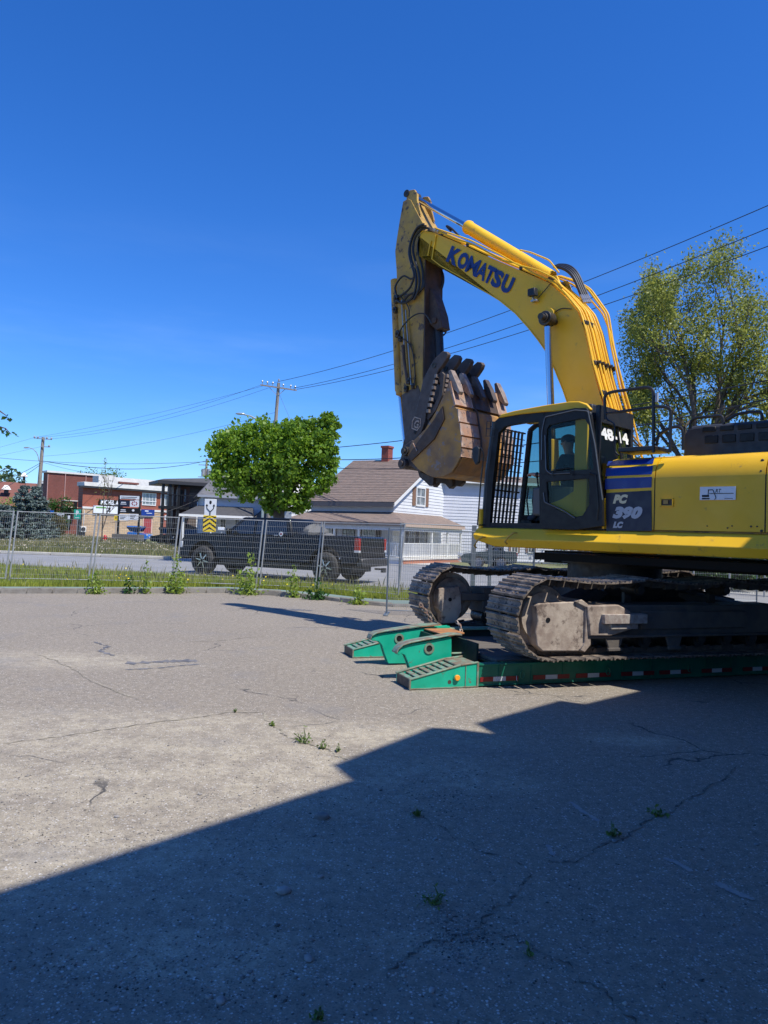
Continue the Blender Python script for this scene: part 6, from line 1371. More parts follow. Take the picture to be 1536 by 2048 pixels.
# pickup: x forward, standing on the road heading left
wf, wr_ = G(405, 1149, TZ), G(650, 1166, TZ); hd_ = (wf-wr_).normalized(); wb_ = (wf-wr_).length
WBL = 3.85; mid = (wf+wr_)/2; sc = wb_/WBL
M = frame(((mid+V((0, 0, 0))-V((0, 0, 1)).cross(hd_)*.95).x, (mid-V((0, 0, 1)).cross(hd_)*.95).y, TZ+.006), hd_, (0, 0, 1))
PK = root('pickup_truck', None, 'black lifted pickup truck with a covered load, driving left behind the fence', 'pickup truck', M=M)
PKM = mat('black_car_paint', (.006, .0065, .007), .35, 0, coat=.12, spec=.25); NB = mat('dark_navy_paint', (.005, .006, .010), .35, 0, coat=.12, spec=.25)
R_ = .49; xf, xr = wb_/2, -wb_/2; fr, rr = xf+1.02, xr-1.18
prof = [(fr-.05, .62), (xf+.62, .60)]+arch(xf, .60, .55)+[(xf-.62, .60), (xr+.62, .60)]+arch(xr, .60, .55)+[(xr-.62, .62), (rr+.05, .70), (rr, .8), (rr+.02, 1.46), (rr+.10, 1.50), (xr+1.25, 1.50), (xr+1.27, 1.42), (xf-1.05, 1.42), (xf-.75, 1.44), (xf+.2, 1.42), (xf+.8, 1.36), (fr-.08, 1.22), (fr, .95)]
car_body(PK, prof, 2.0, NB, None)
zt_ = 2.02
greenhouse(PK, (xf-.80, xr+1.28), (xf-1.50, xr+1.50), 1.86, 1.56, PKM, 1.40, zt_)
for s_ in (1, -1):
    sidewin(PK, [(xf-1.08, 1.46), (xf-1.60, 1.93), (xf-2.02, 1.95), (xf-2.02, 1.46)], 1.86, 1.56, 1.40, zt_, s_); sidewin(PK, [(xf-2.12, 1.46), (xf-2.12, 1.95), (xr+1.62, 1.93), (xr+1.50, 1.46)], 1.86, 1.56, 1.40, zt_, s_)
    t = MB(); t.box((xf+.9, s_*.99, .9), (xf+1.0, s_*.80, 1.12)); t.build('headlight', HEADL, PK, bevel=.01)
    t = MB(); t.box((rr+.16, s_*1.002, 1.02), (rr-.012, s_*.88, 1.44)); o = t.build('tail_lamp', TAIL, PK, bevel=.01); t = MB(); t.box((rr+.15, s_*1.006, 1.0), (rr-.015, s_*.885, 1.07)); t.build('reverse_lens', HEADL, o)
    t = MB(); t.box((xf-1.1, s_*1.0, 1.42), (xf-1.22, s_*1.24, 1.62)); t.build('wing_mirror', PKM, PK, bevel=.03)
    t = MB(); t.box((xr+.95, s_*1.01, .50), (xf-.75, s_*.93, .56)); t.build('side_step', DARK, PK)
    t = MB()
    for x in (xf-1.02, xf-2.07, xr+1.42): t.box((x, s_*1.0, .66), (x+.012, s_*.985, 1.40))
    t.build('door_gap', BLACK, PK)
    t = MB(); t.tube([(xf-1.9, s_*1.0, 1.25), (xf-1.65, s_*1.02, 1.25)], .02, 6); t.tube([(xr+1.6, s_*1.0, 1.25), (xr+1.85, s_*1.02, 1.25)], .02, 6); t.build('door_handle', PKM, PK)
for x in (xf, xr):
    for s_ in (1, -1): wheel(PK, x, s_*.88, R_, .32, RIM, s_)
t = MB(); t.box((rr+.1, -.95, .55), (rr-.12, .95, .82)); t.build('rear_bumper', DARK, PK, bevel=.03); t = MB(); t.box((fr-.1, -.97, .5), (fr+.12, .97, .88)); t.build('front_bumper', DARK, PK, bevel=.04)
t = MB(); t.tube([(rr-.1, 0, .48), (rr-.42, 0, .48)], .035, 6); t.box((rr-.36, -.1, .38), (rr-.46, .1, .52)); t.build('tow_hitch', DARK, PK)
t = MB(); t.box((xf+.6, -.7, .35), (xr-.8, .7, .56)); t.build('chassis', DARK, PK)
p = M.inverted() @ PLN(562, 1068, M @ V((0, 1.01, 0)), M.to_3x3() @ V((0, 1, 0))); t = MB(); t.cyl((p.x, 1.008, p.z), (p.x, 1.015, p.z), .075, 20); o = t.build('round_sticker', WHITE, PK); t = MB(); t.ball((p.x, 1.016, p.z), .035, 6, (1.2, .1, 1)); t.build('sticker_mark', TAIL, o)
t = MB(); t.box((p.x+.28, 1.006, p.z-.06), (p.x+.12, 1.012, p.z-.035)) ; t.build('badge', SILV, PK)
# load in the bed
TARP = mat('grey_tarpaulin', (.13, .13, .125), .8, 0, (.12, .12, .12), 4, 1.4)
lp_ = M @ V((xr+.95, .1, 1.35)); t = MB(M); t.ball((xr+.90, .1, 1.48), .40, 12, (.85, 1.5, .9), .22); t.ball((xr+.55, .0, 1.42), .25, 8, (1.2, 1.8, .6), .2); o = t.build('tarpaulin', TARP, None, smooth=True, ang=60); tag(o, 'crumpled grey tarpaulin over the load in the pickup bed', 'tarpaulin')
# smaller cars
def sedan(px0, px1, Z, zb, label, paint, grp=None, suv=False, head=1, H=1.48):
    a, b = V((*at(px0, Z), TZ+.01)), V((*at(px1, Z), TZ+.01)); L = (b-a).length; x = (a-b).normalized()*head; y = V((0, 0, 1)).cross(x); c = (a+b)/2
    M = frame((c.x, c.y+.6, TZ+.012), x, y); r = root('parked_car', None, label, 'car', grp, M=M); h = L/2; R = .33; f, k_ = h-.88, -h+.85; zb_ = .92 if not suv else 1.0
    prof = [(h-.05, .28), (f+.4, .25)]+arch(f, .38, .25, 8)+[(f-.4, .24), (k_+.4, .24)]+arch(k_, .38, .25, 8)+[(k_-.4, .26), (-h+.04, .35), (-h, .6), (-h+.06, zb_), (f-.75, zb_), (f+.1, zb_-.08), (h-.12, zb_-.2), (h, .55)]
    car_body(r, prof, 1.78, paint, None); greenhouse(r, (f-.45, -h+(.25 if suv else .55)), (f-1.2, -h+(.6 if suv else 1.3)), 1.66, 1.25, paint, zb_-.04, H)
    for s_ in (1, -1):
        sidewin(r, [(f-.75, zb_+.03), (f-1.25, H-.08), (-h+(.72 if suv else 1.3), H-.08), (-h+(.5 if suv else .95), zb_+.03)], 1.66, 1.25, zb_-.04, H, s_, off=.012)
        t = MB(); t.box((h-.1, s_*.86, .62), (h+.01, s_*.58, .76)); t.build('headlight', HEADL, r); t = MB(); t.box((-h+.1, s_*.86, .68), (-h-.01, s_*.6, .86)); t.build('tail_lamp', TAIL, r)
    t = MB(); t.add([(f-.50, -.72, zb_+.02), (f-.50, .72, zb_+.02), (f-1.16, .58, H-.06), (f-1.16, -.58, H-.06)], [(0, 1, 2, 3)]); o = t.build('windscreen', CARGL, r); o.location = (.02, 0, .012)
    for xx in (f, k_):
        for s_ in (1, -1): wheel(r, xx, s_*.78, R, .2, RIMS, s_)
    t = MB(); t.box((h+.01, -.25, .42), (h+.02, .25, .54)); t.build('licence_plate', WHITE, r)
    return r
sedan(257, 297, 70, 0, 'bright blue car parked in front of the red shop door', mat('blue_car_paint', (.015, .16, .55), .2, 0, coat=.7), head=-1)
sedan(303, 348, 62, 0, 'black car parked under the apartment balconies', PKM, head=1)
sedan(348, 372, 60, 0, 'dark car half hidden behind the pickup bonnet', PKM, head=1)
sedan(922, 1034, 38, 0, 'grey-green car parked behind the V-fold mesh, left of the white house windows', mat('grey_green_car_paint', (.05, .07, .075), .2, 0, coat=.7), head=1, H=1.5)
# ------------------------------------------------------------------ signs, poles, wires
def post(t, p, h, r=.03): t.cyl(p, V(p)+V((0, 0, h)), r, 8)
def zpx(px, py, Z): return (HZ(px)-py)/FPX*Z+CAMH
def signplate(name, px0, py0, px1, py1, Z, label, m, base=None, cat='sign', postm=None, pr=.03, two=False, th=.02):
    a = at(px0, Z); b = at(px1, Z); z1, z0 = zpx((px0+px1)/2, py0, Z), zpx((px0+px1)/2, py1, Z); c = ((a[0]+b[0])/2, Z)
    r = root(name, (c[0], Z, TZ), label, cat); w = abs(b[0]-a[0])/2; t = MB(); t.box((-w, -th, z0-TZ), (w, 0, z1-TZ)); t.build('sign_plate', m, r, bevel=.008)
    t = MB(); 
    if two: [t.cyl((x, .04, 0), (x, .04, z1-TZ), pr, 8) for x in (-w, w)]
    else: t.cyl((0, .04, 0), (0, .04, z1-TZ), pr, 8)
    t.build('sign_post', postm or GALV, r, smooth=True); r['_'] = 0; del r['_']
    return r, w, z0-TZ, z1-TZ
# keep-either-side sign with chevrons
r, w, z0, z1 = signplate('traffic_sign', 407.5, 998, 431, 1063, 38, 'white sign with two branching arrows above yellow and black chevrons', WHITE)
zc = zpx(419, 1031, 38)-TZ; YS = mat('signal_yellow', (.90, .62, .01), .4); t = MB(); t.box((-w-.03, -.035, z0-.02), (w+.03, -.022, zc)); t.build('chevron_plate', YS, r)
hh = zc-z0
for k_ in range(4):
    zb = z0+hh*(k_*.3-.12); t = MB()
    for s_ in (-1, 1):
        P = [(0, zb+.22*hh+.06), (s_*(w+.03), zb+.0), (s_*(w+.03), zb+.10*hh+.02), (0, zb+.34*hh+.06)]
        P = [(x, min(max(z, z0-.02), zc)) for x, z in P]
        if len(set(z for x, z in P)) > 1: t.ext([(x, -.038, z) for x, z in P], (0, .003, 0))
    t.build('chevron', BLACK, r)
t = MB(); zm = z0+hh
t.tube([(0, -.024, zm+.02), (0, -.024, zm+.22)], .03, 4)
for s_ in (-1, 1):
    t.tube([(0, -.024, zm+.20), (s_*.08, -.024, zm+.27), (s_*.17, -.024, zm+.37), (s_*.18, -.024, zm+.50)], .024, 4)
    t.ext([(s_*.18-.07, -.026, zm+.48), (s_*.18+.07, -.026, zm+.48), (s_*.18, -.026, zm+.60)], (0, .004, 0))
t.ball((0, -.024, z1-.17), .085, 10, (.75, .12, 1.1)); t.build('branching_arrows', BLACK, r)
# green P sign
GP = mat('parking_green', (.015, .35, .24), .4)
r, w, z0, z1 = signplate('parking_sign', 147, 1019, 161, 1038, 72, 'green square parking sign with a white P before the brick shop', GP)
text_mesh('P', 'letter', WHITE, r, V((-w*.38, -.03, z0+(z1-z0)*.38)), V((w*.8, 0, 0)), V((0, 0, (z1-z0)*.52)), V((0, -1, 0)), None, offset=.05); t = MB(); t.box((-w*.6, -.028, z0+.1), (w*.6, -.022, z0+.16)); t.build('arrow_bar', WHITE, r)
signplate('small_sign', 113, 1026.5, 127.5, 1034, 74, 'blank white rectangular sign beside the cedar', WHITE)
signplate('small_sign', 135, 1031, 139.5, 1038, 73, 'small narrow white sign on a thin post, left of the green P sign', WHITE, pr=.02)
signplate('street_name_sign', 94, 1021, 107, 1026, 75, 'blue street name sign left of the cedar', mat('street_blue', (.02, .12, .45), .4))
r, w, z0, z1 = signplate('warning_sign', 228, 1030, 235.5, 1041, 73, 'yellow warning sign left of the tall business sign board', YS); t = MB(); t.box((-.05, -.028, z0+.15), (.05, -.022, z1-.15)); t.build('pictogram', BLACK, r)
signplate('small_sign', 568, 1023, 582, 1041, 33, 'pale back of a small sign under the maple', GALV)
signplate('small_sign', 436, 1054, 449, 1060, 33, 'long white sign just above the pickup windscreen', WHITE)
# pylon business sign
Z = 66; r = root('business_sign', (at(258, Z)[0], Z, TZ), 'tall business sign board with stacked panels on black posts in a planter', 'sign')
cx = at(258, Z)[0]
def X(px): return at(px, Z)[0]-cx
def zz(px, py): return zpx(px, py, Z)-TZ
for px in (236.5, 277.5): t = MB(); t.box((X(px)-.08, -.08, 0), (X(px)+.08, .08, zz(px, 991))); t.build('sign_post', BLACK, r)
panels = [(238.5, 991, 277, 998, WHITE), (238.5, 1000, 258, 1013, NAVY), (259, 1000, 277, 1013.5, WHITE), (238.5, 1015, 277, 1026.5, BLACK), (238.5, 1028, 258, 1040.5, WHITE), (258.5, 1027.5, 277, 1040, WHITE)]
for i, (a, b, c, d, m) in enumerate(panels):
    t = MB(); t.box((X(a), -.12, zz(a, d)), (X(c), -.02, zz(a, b))); o = t.build('sign_panel', m, r); t = MB()
    if m is WHITE and i != 2:
        for j in range(3): t.box((X(a)+.1, -.128, zz(a, b)-.10-.14*j), (X(c)-.2-.1*j, -.121, zz(a, b)-.15-.14*j))
        t.build('panel_print', BLACK, o)
    elif i == 2:
        for j in range(8): an = j*math.pi/4; t.ball(((X(a)+X(c))/2+math.cos(an)*.22, -.125, (zz(a, b)+zz(a, d))/2+math.sin(an)*.15), .06, 5, (1, .1, 1))
        t.build('panel_logo', TAIL, o)
    else:
        t.box((X(a)+.12, -.128, zz(a, b)-.16), (X(a)+.55, -.121, zz(a, b)-.24)); t.box((X(a)+.08, -.128, zz(a, b)-.32), (X(a)+.60, -.121, zz(a, b)-.38))
        if i == 3: t.ball((X(266), -.125, zz(266, 1021)), .12, 6, (1, .1, .9))
        t.build('panel_print', WHITE, o)
t = MB(); t.box((X(231), -.8, 0), (X(284), .8, zz(258, 1068.5))); t.build('planter', mat('dark_planter', (.13, .12, .11), .9), r, bevel=.02)
# hydrant
Z = 62; r = root('fire_hydrant', (at(211.5, Z)[0], Z, TZ), 'red fire hydrant at the kerb before the shop', 'hydrant'); RD = mat('hydrant_red', (.50, .02, .02), .4)
t = MB(); t.tube([(0, 0, 0), (0, 0, .08), (0, 0, .081), (0, 0, .50)], [.17, .17, .11, .11], 14); t.build('barrel', RD, r, smooth=True); t = MB(); t.tube([(0, 0, .50), (0, 0, .53), (0, 0, .62), (0, 0, .68), (0, 0, .70)], [.15, .15, .11, .05, .04], 14); t.build('bonnet', RD, r, smooth=True)
for s_ in (-1, 1): t = MB(); t.cyl((0, 0, .38), (s_*.18, 0, .38), .055, 10); t.build('outlet', RD, r, smooth=True)
t = MB(); t.cyl((0, 0, .36), (0, -.18, .36), .07, 10); t.build('outlet', RD, r, smooth=True)
Z = 58; p = at(50, Z)[0]; t = MB(); t.box((-.13, -.1, 0), (.03, .1, .75)); t.box((.04, -.1, 0), (.16, .1, .5)); o = t.build('utility_marker', WHITE, bevel=.02); o.location = (p, Z, TZ); tag(o, 'short white marker post in the meadow before the spruces', 'post')
# utility poles
WOODP = mat('grey_pole_wood', (.24, .20, .16), .9, 0, (.33, .29, .24), 3, 1.3, .01, 20, stretch=(6, 6, .6)); INS = mat('insulator_grey', (.30, .31, .33), .3)
def pole(px_top, py_top, px_bot, Z, label, arm=None, rt=.13):
    zt = zpx(px_top, py_top, Z); a = at(px_bot, Z); b = at(px_top, Z); r = root('utility_pole', (a[0], Z, TZ), label, 'utility pole', 'wooden utility poles'); dx = b[0]-a[0]
    t = MB(); t.tube([(0, 0, 0), (dx, 0, zt-TZ)], [rt*1.3, rt*.8], 10); t.build('pole', WOODP, r, smooth=True); return r, dx, zt-TZ, a[0]
r, dx, h, x0 = pole(546, 764, 533, 50, 'weathered wooden utility pole with crossarm rising behind the maple')
Z = 50
def U(px, py, z=Z): p = at(px, z); return V((p[0], z, zpx(px, py, z)))
rl = V((x0, Z, TZ))
t = MB(); a, b = U(510, 769)-rl, U(583, 780)-rl; t.tube([a+V((0, -.15, 0)), b+V((0, -.15, 0))], .06, 4); t.build('crossarm', WOODP, r)
for px, py in ((514, 768), (524, 770), (535, 771), (556, 775), (571, 777), (580, 779)):
    p = U(px, py)-rl; t = MB(); t.tube([p+V((0, -.15, .03)), p+V((0, -.15, .14)), p+V((0, -.15, .20)), p+V((0, -.15, .27))], [.03, .03, .07, .04], 8); t.build('insulator', INS, r, smooth=True)
p = U(546, 762)-rl; t = MB(); t.tube([p, p+V((0, 0, .10)), p+V((0, 0, .2))], [.04, .07, .05], 8); t.build('insulator', INS, r, smooth=True)
for s_ in (-1, 1): c = U(545, 776)-rl; t = MB(); t.tube([c+V((s_*.55, -.1, .02)), c+V((0, -.1, -.5))], .025, 4); t.build('brace', INS, r)
r2, dx2, h2, x2 = pole(78.5, 874, 71.5, 68, 'wooden utility pole with a curved lamp arm behind the spruces', rt=.17)
Z2 = 68; rl2 = V((x2, Z2, TZ)); t = MB(); t.tube([U(62, 876, Z2)-rl2+V((0, -.2, 0)), U(98, 879, Z2)-rl2+V((0, -.2, 0))], .05, 4); t.build('crossarm', INS, r2); t = MB(); t.tube([U(76, 893, Z2)-rl2+V((0, -.2, 0)), U(95, 894, Z2)-rl2+V((0, -.2, 0))], .05, 4); t.build('crossarm', INS, r2)
for px, py in ((63, 874), (70, 875), (88, 876), (97, 877), (93, 892)): p = U(px, py, Z2)-rl2+V((0, -.2, 0)); t = MB(); t.ball(p, .09, 6, (1, 1, 1.4)); t.build('insulator', INS, r2, smooth=True)
t = MB(); t.tube([U(x, y, Z2)-rl2 for x, y in ((72, 922), (70, 912), (66, 904), (60, 898), (52, 895), (45, 894.5))], .035, 6); t.build('lamp_arm', INS, r2, smooth=True); t = MB(); t.hexa([U(41, 896, Z2)-rl2+V((0, .1, 0)), U(49, 896, Z2)-rl2+V((0, .1, 0)), U(49, 896, Z2)-rl2-V((0, .1, 0)), U(41, 896, Z2)-rl2-V((0, .1, 0)), U(42, 894, Z2)-rl2+V((0, .1, 0)), U(49, 893.5, Z2)-rl2+V((0, .1, 0)), U(49, 893.5, Z2)-rl2-V((0, .1, 0)), U(42, 894, Z2)-rl2-V((0, .1, 0))]); t.build('lamp_head', INS, r2)
r3, dx3, h3, x3 = pole(408, 917, 407, 92, 'distant utility pole with a transformer above the apartment roof', rt=.16)
t = MB(); 
for dy in (-.3, .3): t.cyl((dy*1.2+dx3, -.1, h3-2.2), (dy*1.2+dx3, -.1, h3-1.3), .22, 10)
t.build('transformer', INS, r3, smooth=True); t = MB(); t.tube([(dx3-1, 0, h3-.8), (dx3+1, 0, h3-.8)], .06, 4); t.tube([(dx3-1, 0, h3-2.3), (dx3+1, 0, h3-2.3)], .06, 4); t.build('crossarm', WOODP, r3)
# street lamp in the maple
Z4 = 44; r = root('street_lamp', (at(524, Z4)[0], Z4, TZ), 'grey street lamp whose curved arm sticks out left of the maple top', 'street lamp'); rl4 = V((at(524, Z4)[0], Z4, TZ)); PG = mat('pale_lamp_green', (.42, .47, .44), .35, .5)
t = MB(); t.tube([V((0, 0, 0))]+[U(x, y, Z4)-rl4 for x, y in ((524, 880), (521, 858), (514, 845), (504, 837), (492, 831), (478, 828))], [.09, .06, .055, .05, .05, .045, .04], 8); t.build('lamp_pole', PG, r, smooth=True)
t = MB(); c = U(471.5, 826.5, Z4)-rl4; t.ball(c, .2, 8, (1.5, .55, .35)); t.build('lamp_head', PG, r, smooth=True)
# right hand pole outside the picture carrying the wires
EP = V((14.9, 22, 0))
r, _, _, _ = (root('utility_pole', (15.6, 22, TZ), 'tall wooden utility pole right of the big tree, beyond the photo edge', 'utility pole', 'wooden utility poles'), 0, 0, 0); t = MB(); t.tube([(0, 0, 0), (0, 0, 14.2)], [.2, .13], 10); t.build('pole', WOODP, r, smooth=True)
WIREM = mat('dark_cable', (.02, .022, .03), .5); WIREG = mat('thin_grey_wire', (.10, .12, .15), .5)
def wire(a, b, sag, r, label, m=WIREM, grp='overhead wires', n=28):
    pts = [a.lerp(b, i/n)-V((0, 0, sag*4*(i/n)*(1-i/n))) for i in range(n+1)]; t = MB(); t.tube(pts, r, 5, False); tag(t.build('overhead_wire', m, None, smooth=True), label, 'wire', grp)
def W2(px, py, Z): return U(px, py, Z)
wire(W2(547, 761, 50), W2(1750, 300, 22), .75, .016, 'topmost of the three wires from the crossarm pole to the upper right')
wire(W2(575, 775, 50), W2(1750, 352, 22), .75, .016, 'middle of the three wires passing behind the boom to the upper right')
wire(W2(583, 777, 50), W2(1750, 398, 22), .70, .016, 'lowest of the three wires passing behind the boom to the upper right')
wire(W2(547, 761, 50), W2(62, 874, 68), .3, .010, 'thin grey wire from pole top to pole top, highest on the left', WIREG); wire(W2(514, 767, 50), W2(66, 874, 68), .7, .010, 'thin grey wire between the two crossarms, second from the top', WIREG); wire(W2(535, 771, 50), W2(94, 877, 68), .6, .010, 'thin grey wire between the two crossarms, third from the top', WIREG)
wire(W2(540, 824, 50), W2(78, 912, 68), .5, .010, 'lone thin wire from the middle of the crossarm pole down left', WIREG)
wire(W2(62, 874, 68), W2(-500, 1010, 60), .3, .010, 'faint wire from the left pole top off the left edge', WIREG); wire(W2(74, 893, 68), W2(-400, 960, 55), .4, .010, 'second faint wire from the left pole off the left edge', WIREG)
wire(W2(76, 921, 68), W2(408, 921, 92), .9, .030, 'thick bundled cable between the left pole and the transformer pole'); wire(W2(408, 918, 92), W2(538, 903, 50), .3, .022, 'cable from the transformer pole to the crossarm pole behind the maple')
wire(W2(538, 903, 50), W2(1750, 715, 22), .5, .022, 'upper twisted cable passing left to right behind the bucket'); wire(W2(539, 912, 50), W2(1750, 745, 22), 1.1, .024, 'cable just above the brown roof ridge running behind the bucket'); wire(W2(537, 926, 50), W2(1750, 830, 22), .9, .020, 'lowest cable crossing the brown roof top')
wire(W2(76, 925, 68), W2(-60, 985, 50), .2, .022, 'black cable sloping down left from the left pole, upper one'); wire(W2(74, 930, 68), W2(-60, 1010, 48), .2, .022, 'black cable sloping down left from the left pole, lower one')
wire(W2(80, 924, 68), W2(232, 950, 80), .3, .014, 'thin service wire from the left pole to the brick shop roof'); wire(W2(-200, 890, 60), W2(520, 915, 54), .9, .016, 'pale dashed-looking wire crossing above the brick shop', WIREG)
wire(W2(548, 786, 50), W2(582, 858, 46), .05, .010, 'guy wire from the crossarm pole down into the maple', WIREG)
wire(W2(-100, 1000, 45), W2(440, 975, 62), 2.2, .014, 'sagging wire drawn across the brown brick wall')
# ------------------------------------------------------------------ trees
BARK = mat('dark_bark', (.075, .058, .045), .95, 0, (.12, .10, .08), 5, 1.3, .01, 20)
def skeleton(base, h0, levels, spread, seed, L0, r0, lean=(0, 0), nb=(3, 4), shrink=.72, up=.35):
    rnd_ = random.Random(seed); mb = MB(); tips = []
    def rec(p, d, L, r, lv):
        n = 4; pts = [p]; rs = [r]; q = p.copy(); dd = d.copy()
        for i in range(n):
            dd = (dd+V((rnd_.gauss(0, .13), rnd_.gauss(0, .13), rnd_.gauss(0, .08)+.02))).normalized(); q = q+dd*L/n; pts.append(q.copy()); rs.append(r*(1-.45*(i+1)/n))
            if lv == 0 and i > 1 or lv > 1: tips.append((q.copy(), lv))
        mb.tube(pts, rs, 7 if lv > 2 else 4, False)
        if lv == 0: return
        for k_ in range(rnd_.randint(*nb)):
            az = rnd_.uniform(0, 2*math.pi); sp = rnd_.uniform(.5, 1.0)*spread; side = V((math.cos(az), math.sin(az), 0)); nd = (dd+side*sp+V((0, 0, up*.3))).normalized(); j = rnd_.randint(2, n); rec(pts[j], nd, L*shrink*rnd_.uniform(.8, 1.15), rs[j]*.68, lv-1)
    rec(V(base), V((lean[0], lean[1], 1)).normalized(), L0, r0, levels); return mb, tips
# big tree at the right
LF1 = leafmat('spring_leaf', (.11, .135, .03), (.33, .37, .07), (.48, .48, .10), tr=.45)
Zt = 30; bx_ = at(1392, Zt)[0]; TRr = root('tree', (bx_, Zt, TZ), 'big sparse broadleaf tree with visible dark limbs behind the engine cover', 'tree')
limbs = MB(); tips = []
limbs.tube([(0, 0, 0), (.05, 0, 2.5), (.0, 0, 4.4)], [.42, .34, .30], 10)
rr_ = random.Random(3)
mains = [((-.2, 0, 4.0), (-.50, -.1, .8), 4.2), ((0, 0, 4.4), (-.16, .1, 1), 5.2), ((.1, 0, 4.2), (.30, -.1, .95), 4.8), ((.2, 0, 4.0), (.62, .2, .75), 4.6), ((0, .1, 4.2), (.08, .5, .9), 4.2), ((0, -.1, 4.0), (.1, -.55, .8), 4.0), ((-.2, 0, 3.4), (-.75, .1, .45), 3.6), ((.3, 0, 3.4), (1.0, -.1, .5), 4.0), ((.2, 0, 4.2), (.45, .3, 1), 5.0), ((.1, 0, 3.8), (.9, .3, .9), 5.0), ((0, 0, 4.2), (-.3, -.3, 1), 4.6)]
for i, (b, d, L) in enumerate(mains):
    mb_, tp_ = skeleton(b, 0, 3, .85, 40+i, L*.80, .17, nb=(3, 4), shrink=.70)
    # orient the limb
    dv = V(d).normalized(); q = V((0, 0, 1)).rotation_difference(dv); 
    for v_ in mb_.v: limbs.v.append(V(b)+q @ (v_-V(b)))
    o_n = len(limbs.v)-len(mb_.v); 
    for f_ in mb_.f: limbs.f.append([k_+o_n for k_ in f_]); limbs.m.append(0)
    tips += [(V(b)+q @ (p-V(b)), lv) for p, lv in tp_]
for v_ in limbs.v[30:]:
    v_.x *= (.60 if v_.x < 0 else 1.0); v_.y *= .8; v_.z = 3.6+(v_.z-3.6)*1.08 if v_.z > 3.6 else v_.z
limbs.build('trunk', BARK, TRr, smooth=True)
cen = []
for p, lv in tips:
    k_ = {0: 72, 1: 40, 2: 22}.get(lv, 0)
    for _ in range(k_): cen.append((p.x+rr_.gauss(0, .30), p.y+rr_.gauss(0, .30), p.z+rr_.gauss(0, .22)))
cen = np.array(cen); cen[:, 0] *= np.where(cen[:, 0] < 0, .60, 1.0); cen[:, 1] *= .8; cen[:, 2] = np.where(cen[:, 2] > 3.6, 3.6+(cen[:, 2]-3.6)*1.08, cen[:, 2])
leaves('crown', cen, .118, LF1, TRr, .55)
# second tree further right and shrubs below, glimpsed under the machine
def bush(name, px, Z, w, h, n, size, m, label, cat='shrub', grp=None, z0=0, seed=1, depth=None):
    rg = np.random.RandomState(seed); x = at(px, Z)[0]; r = root(name, (x, Z, TZ), label, cat, grp); depth = depth or w
    nb = max(4, int(w*h*2.2)); cc = np.stack([rg.uniform(-w/2, w/2, nb)*.8, rg.uniform(-depth/2, depth/2, nb)*.8, z0+rg.uniform(.15, .85, nb)*h], 1); rad = rg.uniform(.22, .42, nb)*min(w, h)
    k_ = rg.randint(0, nb, n); d = rg.normal(size=(n, 3)); d /= np.linalg.norm(d, axis=1)[:, None]; P = cc[k_]+d*(rad[k_]*rg.uniform(.55, 1.05, n))[:, None]; P[:, 2] = np.maximum(P[:, 2], .03)
    leaves('crown', P, size, m, r); t = MB()
    for i in range(6): t.tube([(rg.uniform(-.05, .05), 0, 0), tuple(cc[i % nb]*.7)], [.04*max(w, 1)*.5, .012], 5)
    t.build('trunk', BARK, r); return r
LF2 = leafmat('deep_green_leaf', (.018, .055, .012), (.055, .15, .022), (.11, .22, .03), tr=.3)
bush('tree', 1590, 33, 9, 9.5, 20000, .16, LF1, 'second leafy tree cut by the right photo edge', 'tree', seed=5)
bush('tree', 1230, 46, 7, 4.2, 6000, .16, LF2, 'dark low tree behind the cab roof rail', 'tree', seed=8)
for i, (px, Z, w, h) in enumerate(((1380, 27, 3, 1.7), (1455, 27, 3, 1.8), (1530, 27, 3, 1.7), (1300, 31, 4, 2.6), (1180, 52, 5, 3.0))):
    bush('shrub', px, Z, w, h, 2600, .12, LF2, ['dark shrub glimpsed under the excavator body, left of three', 'dark shrub glimpsed under the excavator body, middle of three', 'dark shrub at the right edge under the counterweight', 'bushy hedge clump behind the access rail', 'green clump behind the cab guard bars'][i], seed=20+i)
# ---- maple
LF3 = leafmat('bright_maple_leaf', (.07, .15, .015), (.22, .37, .03), (.36, .50, .05), tr=.45)
Zm = 34; MR = root('maple_tree', (at(562, Zm)[0], Zm, TZ), 'dense bright green maple with a clipped boxy crown behind the pickup', 'tree'); mx0 = at(562, Zm)[0]
blobs = [(450, 905, .8), (450, 955, .75), (478, 880, .8), (500, 925, .95), (520, 870, .75), (545, 885, .95), (560, 935, 1.05), (590, 880, .85), (600, 925, 1.0), (630, 895, .8), (640, 860, .6), (648, 885, .5), (645, 930, .62), (625, 960, .7), (590, 970, .85), (550, 985, .8), (515, 965, .85), (480, 960, .7), (490, 985, .45), (575, 1005, .5), (545, 1012, .45), (600, 1000, .4), (440, 880, .42), (643, 838, .30), (622, 855, .40), (605, 858, .35), (575, 862, .40), (565, 858, .3), (497, 862, .35), (655, 955, .35), (435, 925, .4), (600, 1010, .42), (652, 832, .16), (646, 845, .2), (606, 850, .2), (566, 848, .18), (588, 838, .1), (590, 845, .1), (470, 868, .22), (447, 872, .2), (661, 870, .2), (664, 900, .16), (660, 925, .22), (430, 890, .16), (428, 915, .18), (430, 950, .2), (668, 850, .12), (500, 995, .2), (615, 985, .2), (530, 1010, .2), (655, 845, .34), (652, 872, .42), (655, 912, .38), (442, 890, .5), (640, 975, .35)]
cen = []; rg = np.random.RandomState(11)
for (px, py, R) in blobs:
    for dy in ((-.9, 0, .9) if R > .7 else (-.3, .3)):
        c = np.array([at(px, Zm)[0]-mx0, dy*.9, zpx(px, py, Zm)-TZ]); n = int(470*R*R+50)
        # sub clumps
        sc_ = rg.normal(size=(18, 3)); sc_ /= np.linalg.norm(sc_, axis=1)[:, None]; kk = rg.randint(0, 18, n)
        P = c+sc_[kk]*R*.80+rg.normal(size=(n, 3))*R*.20; cen.append(P)
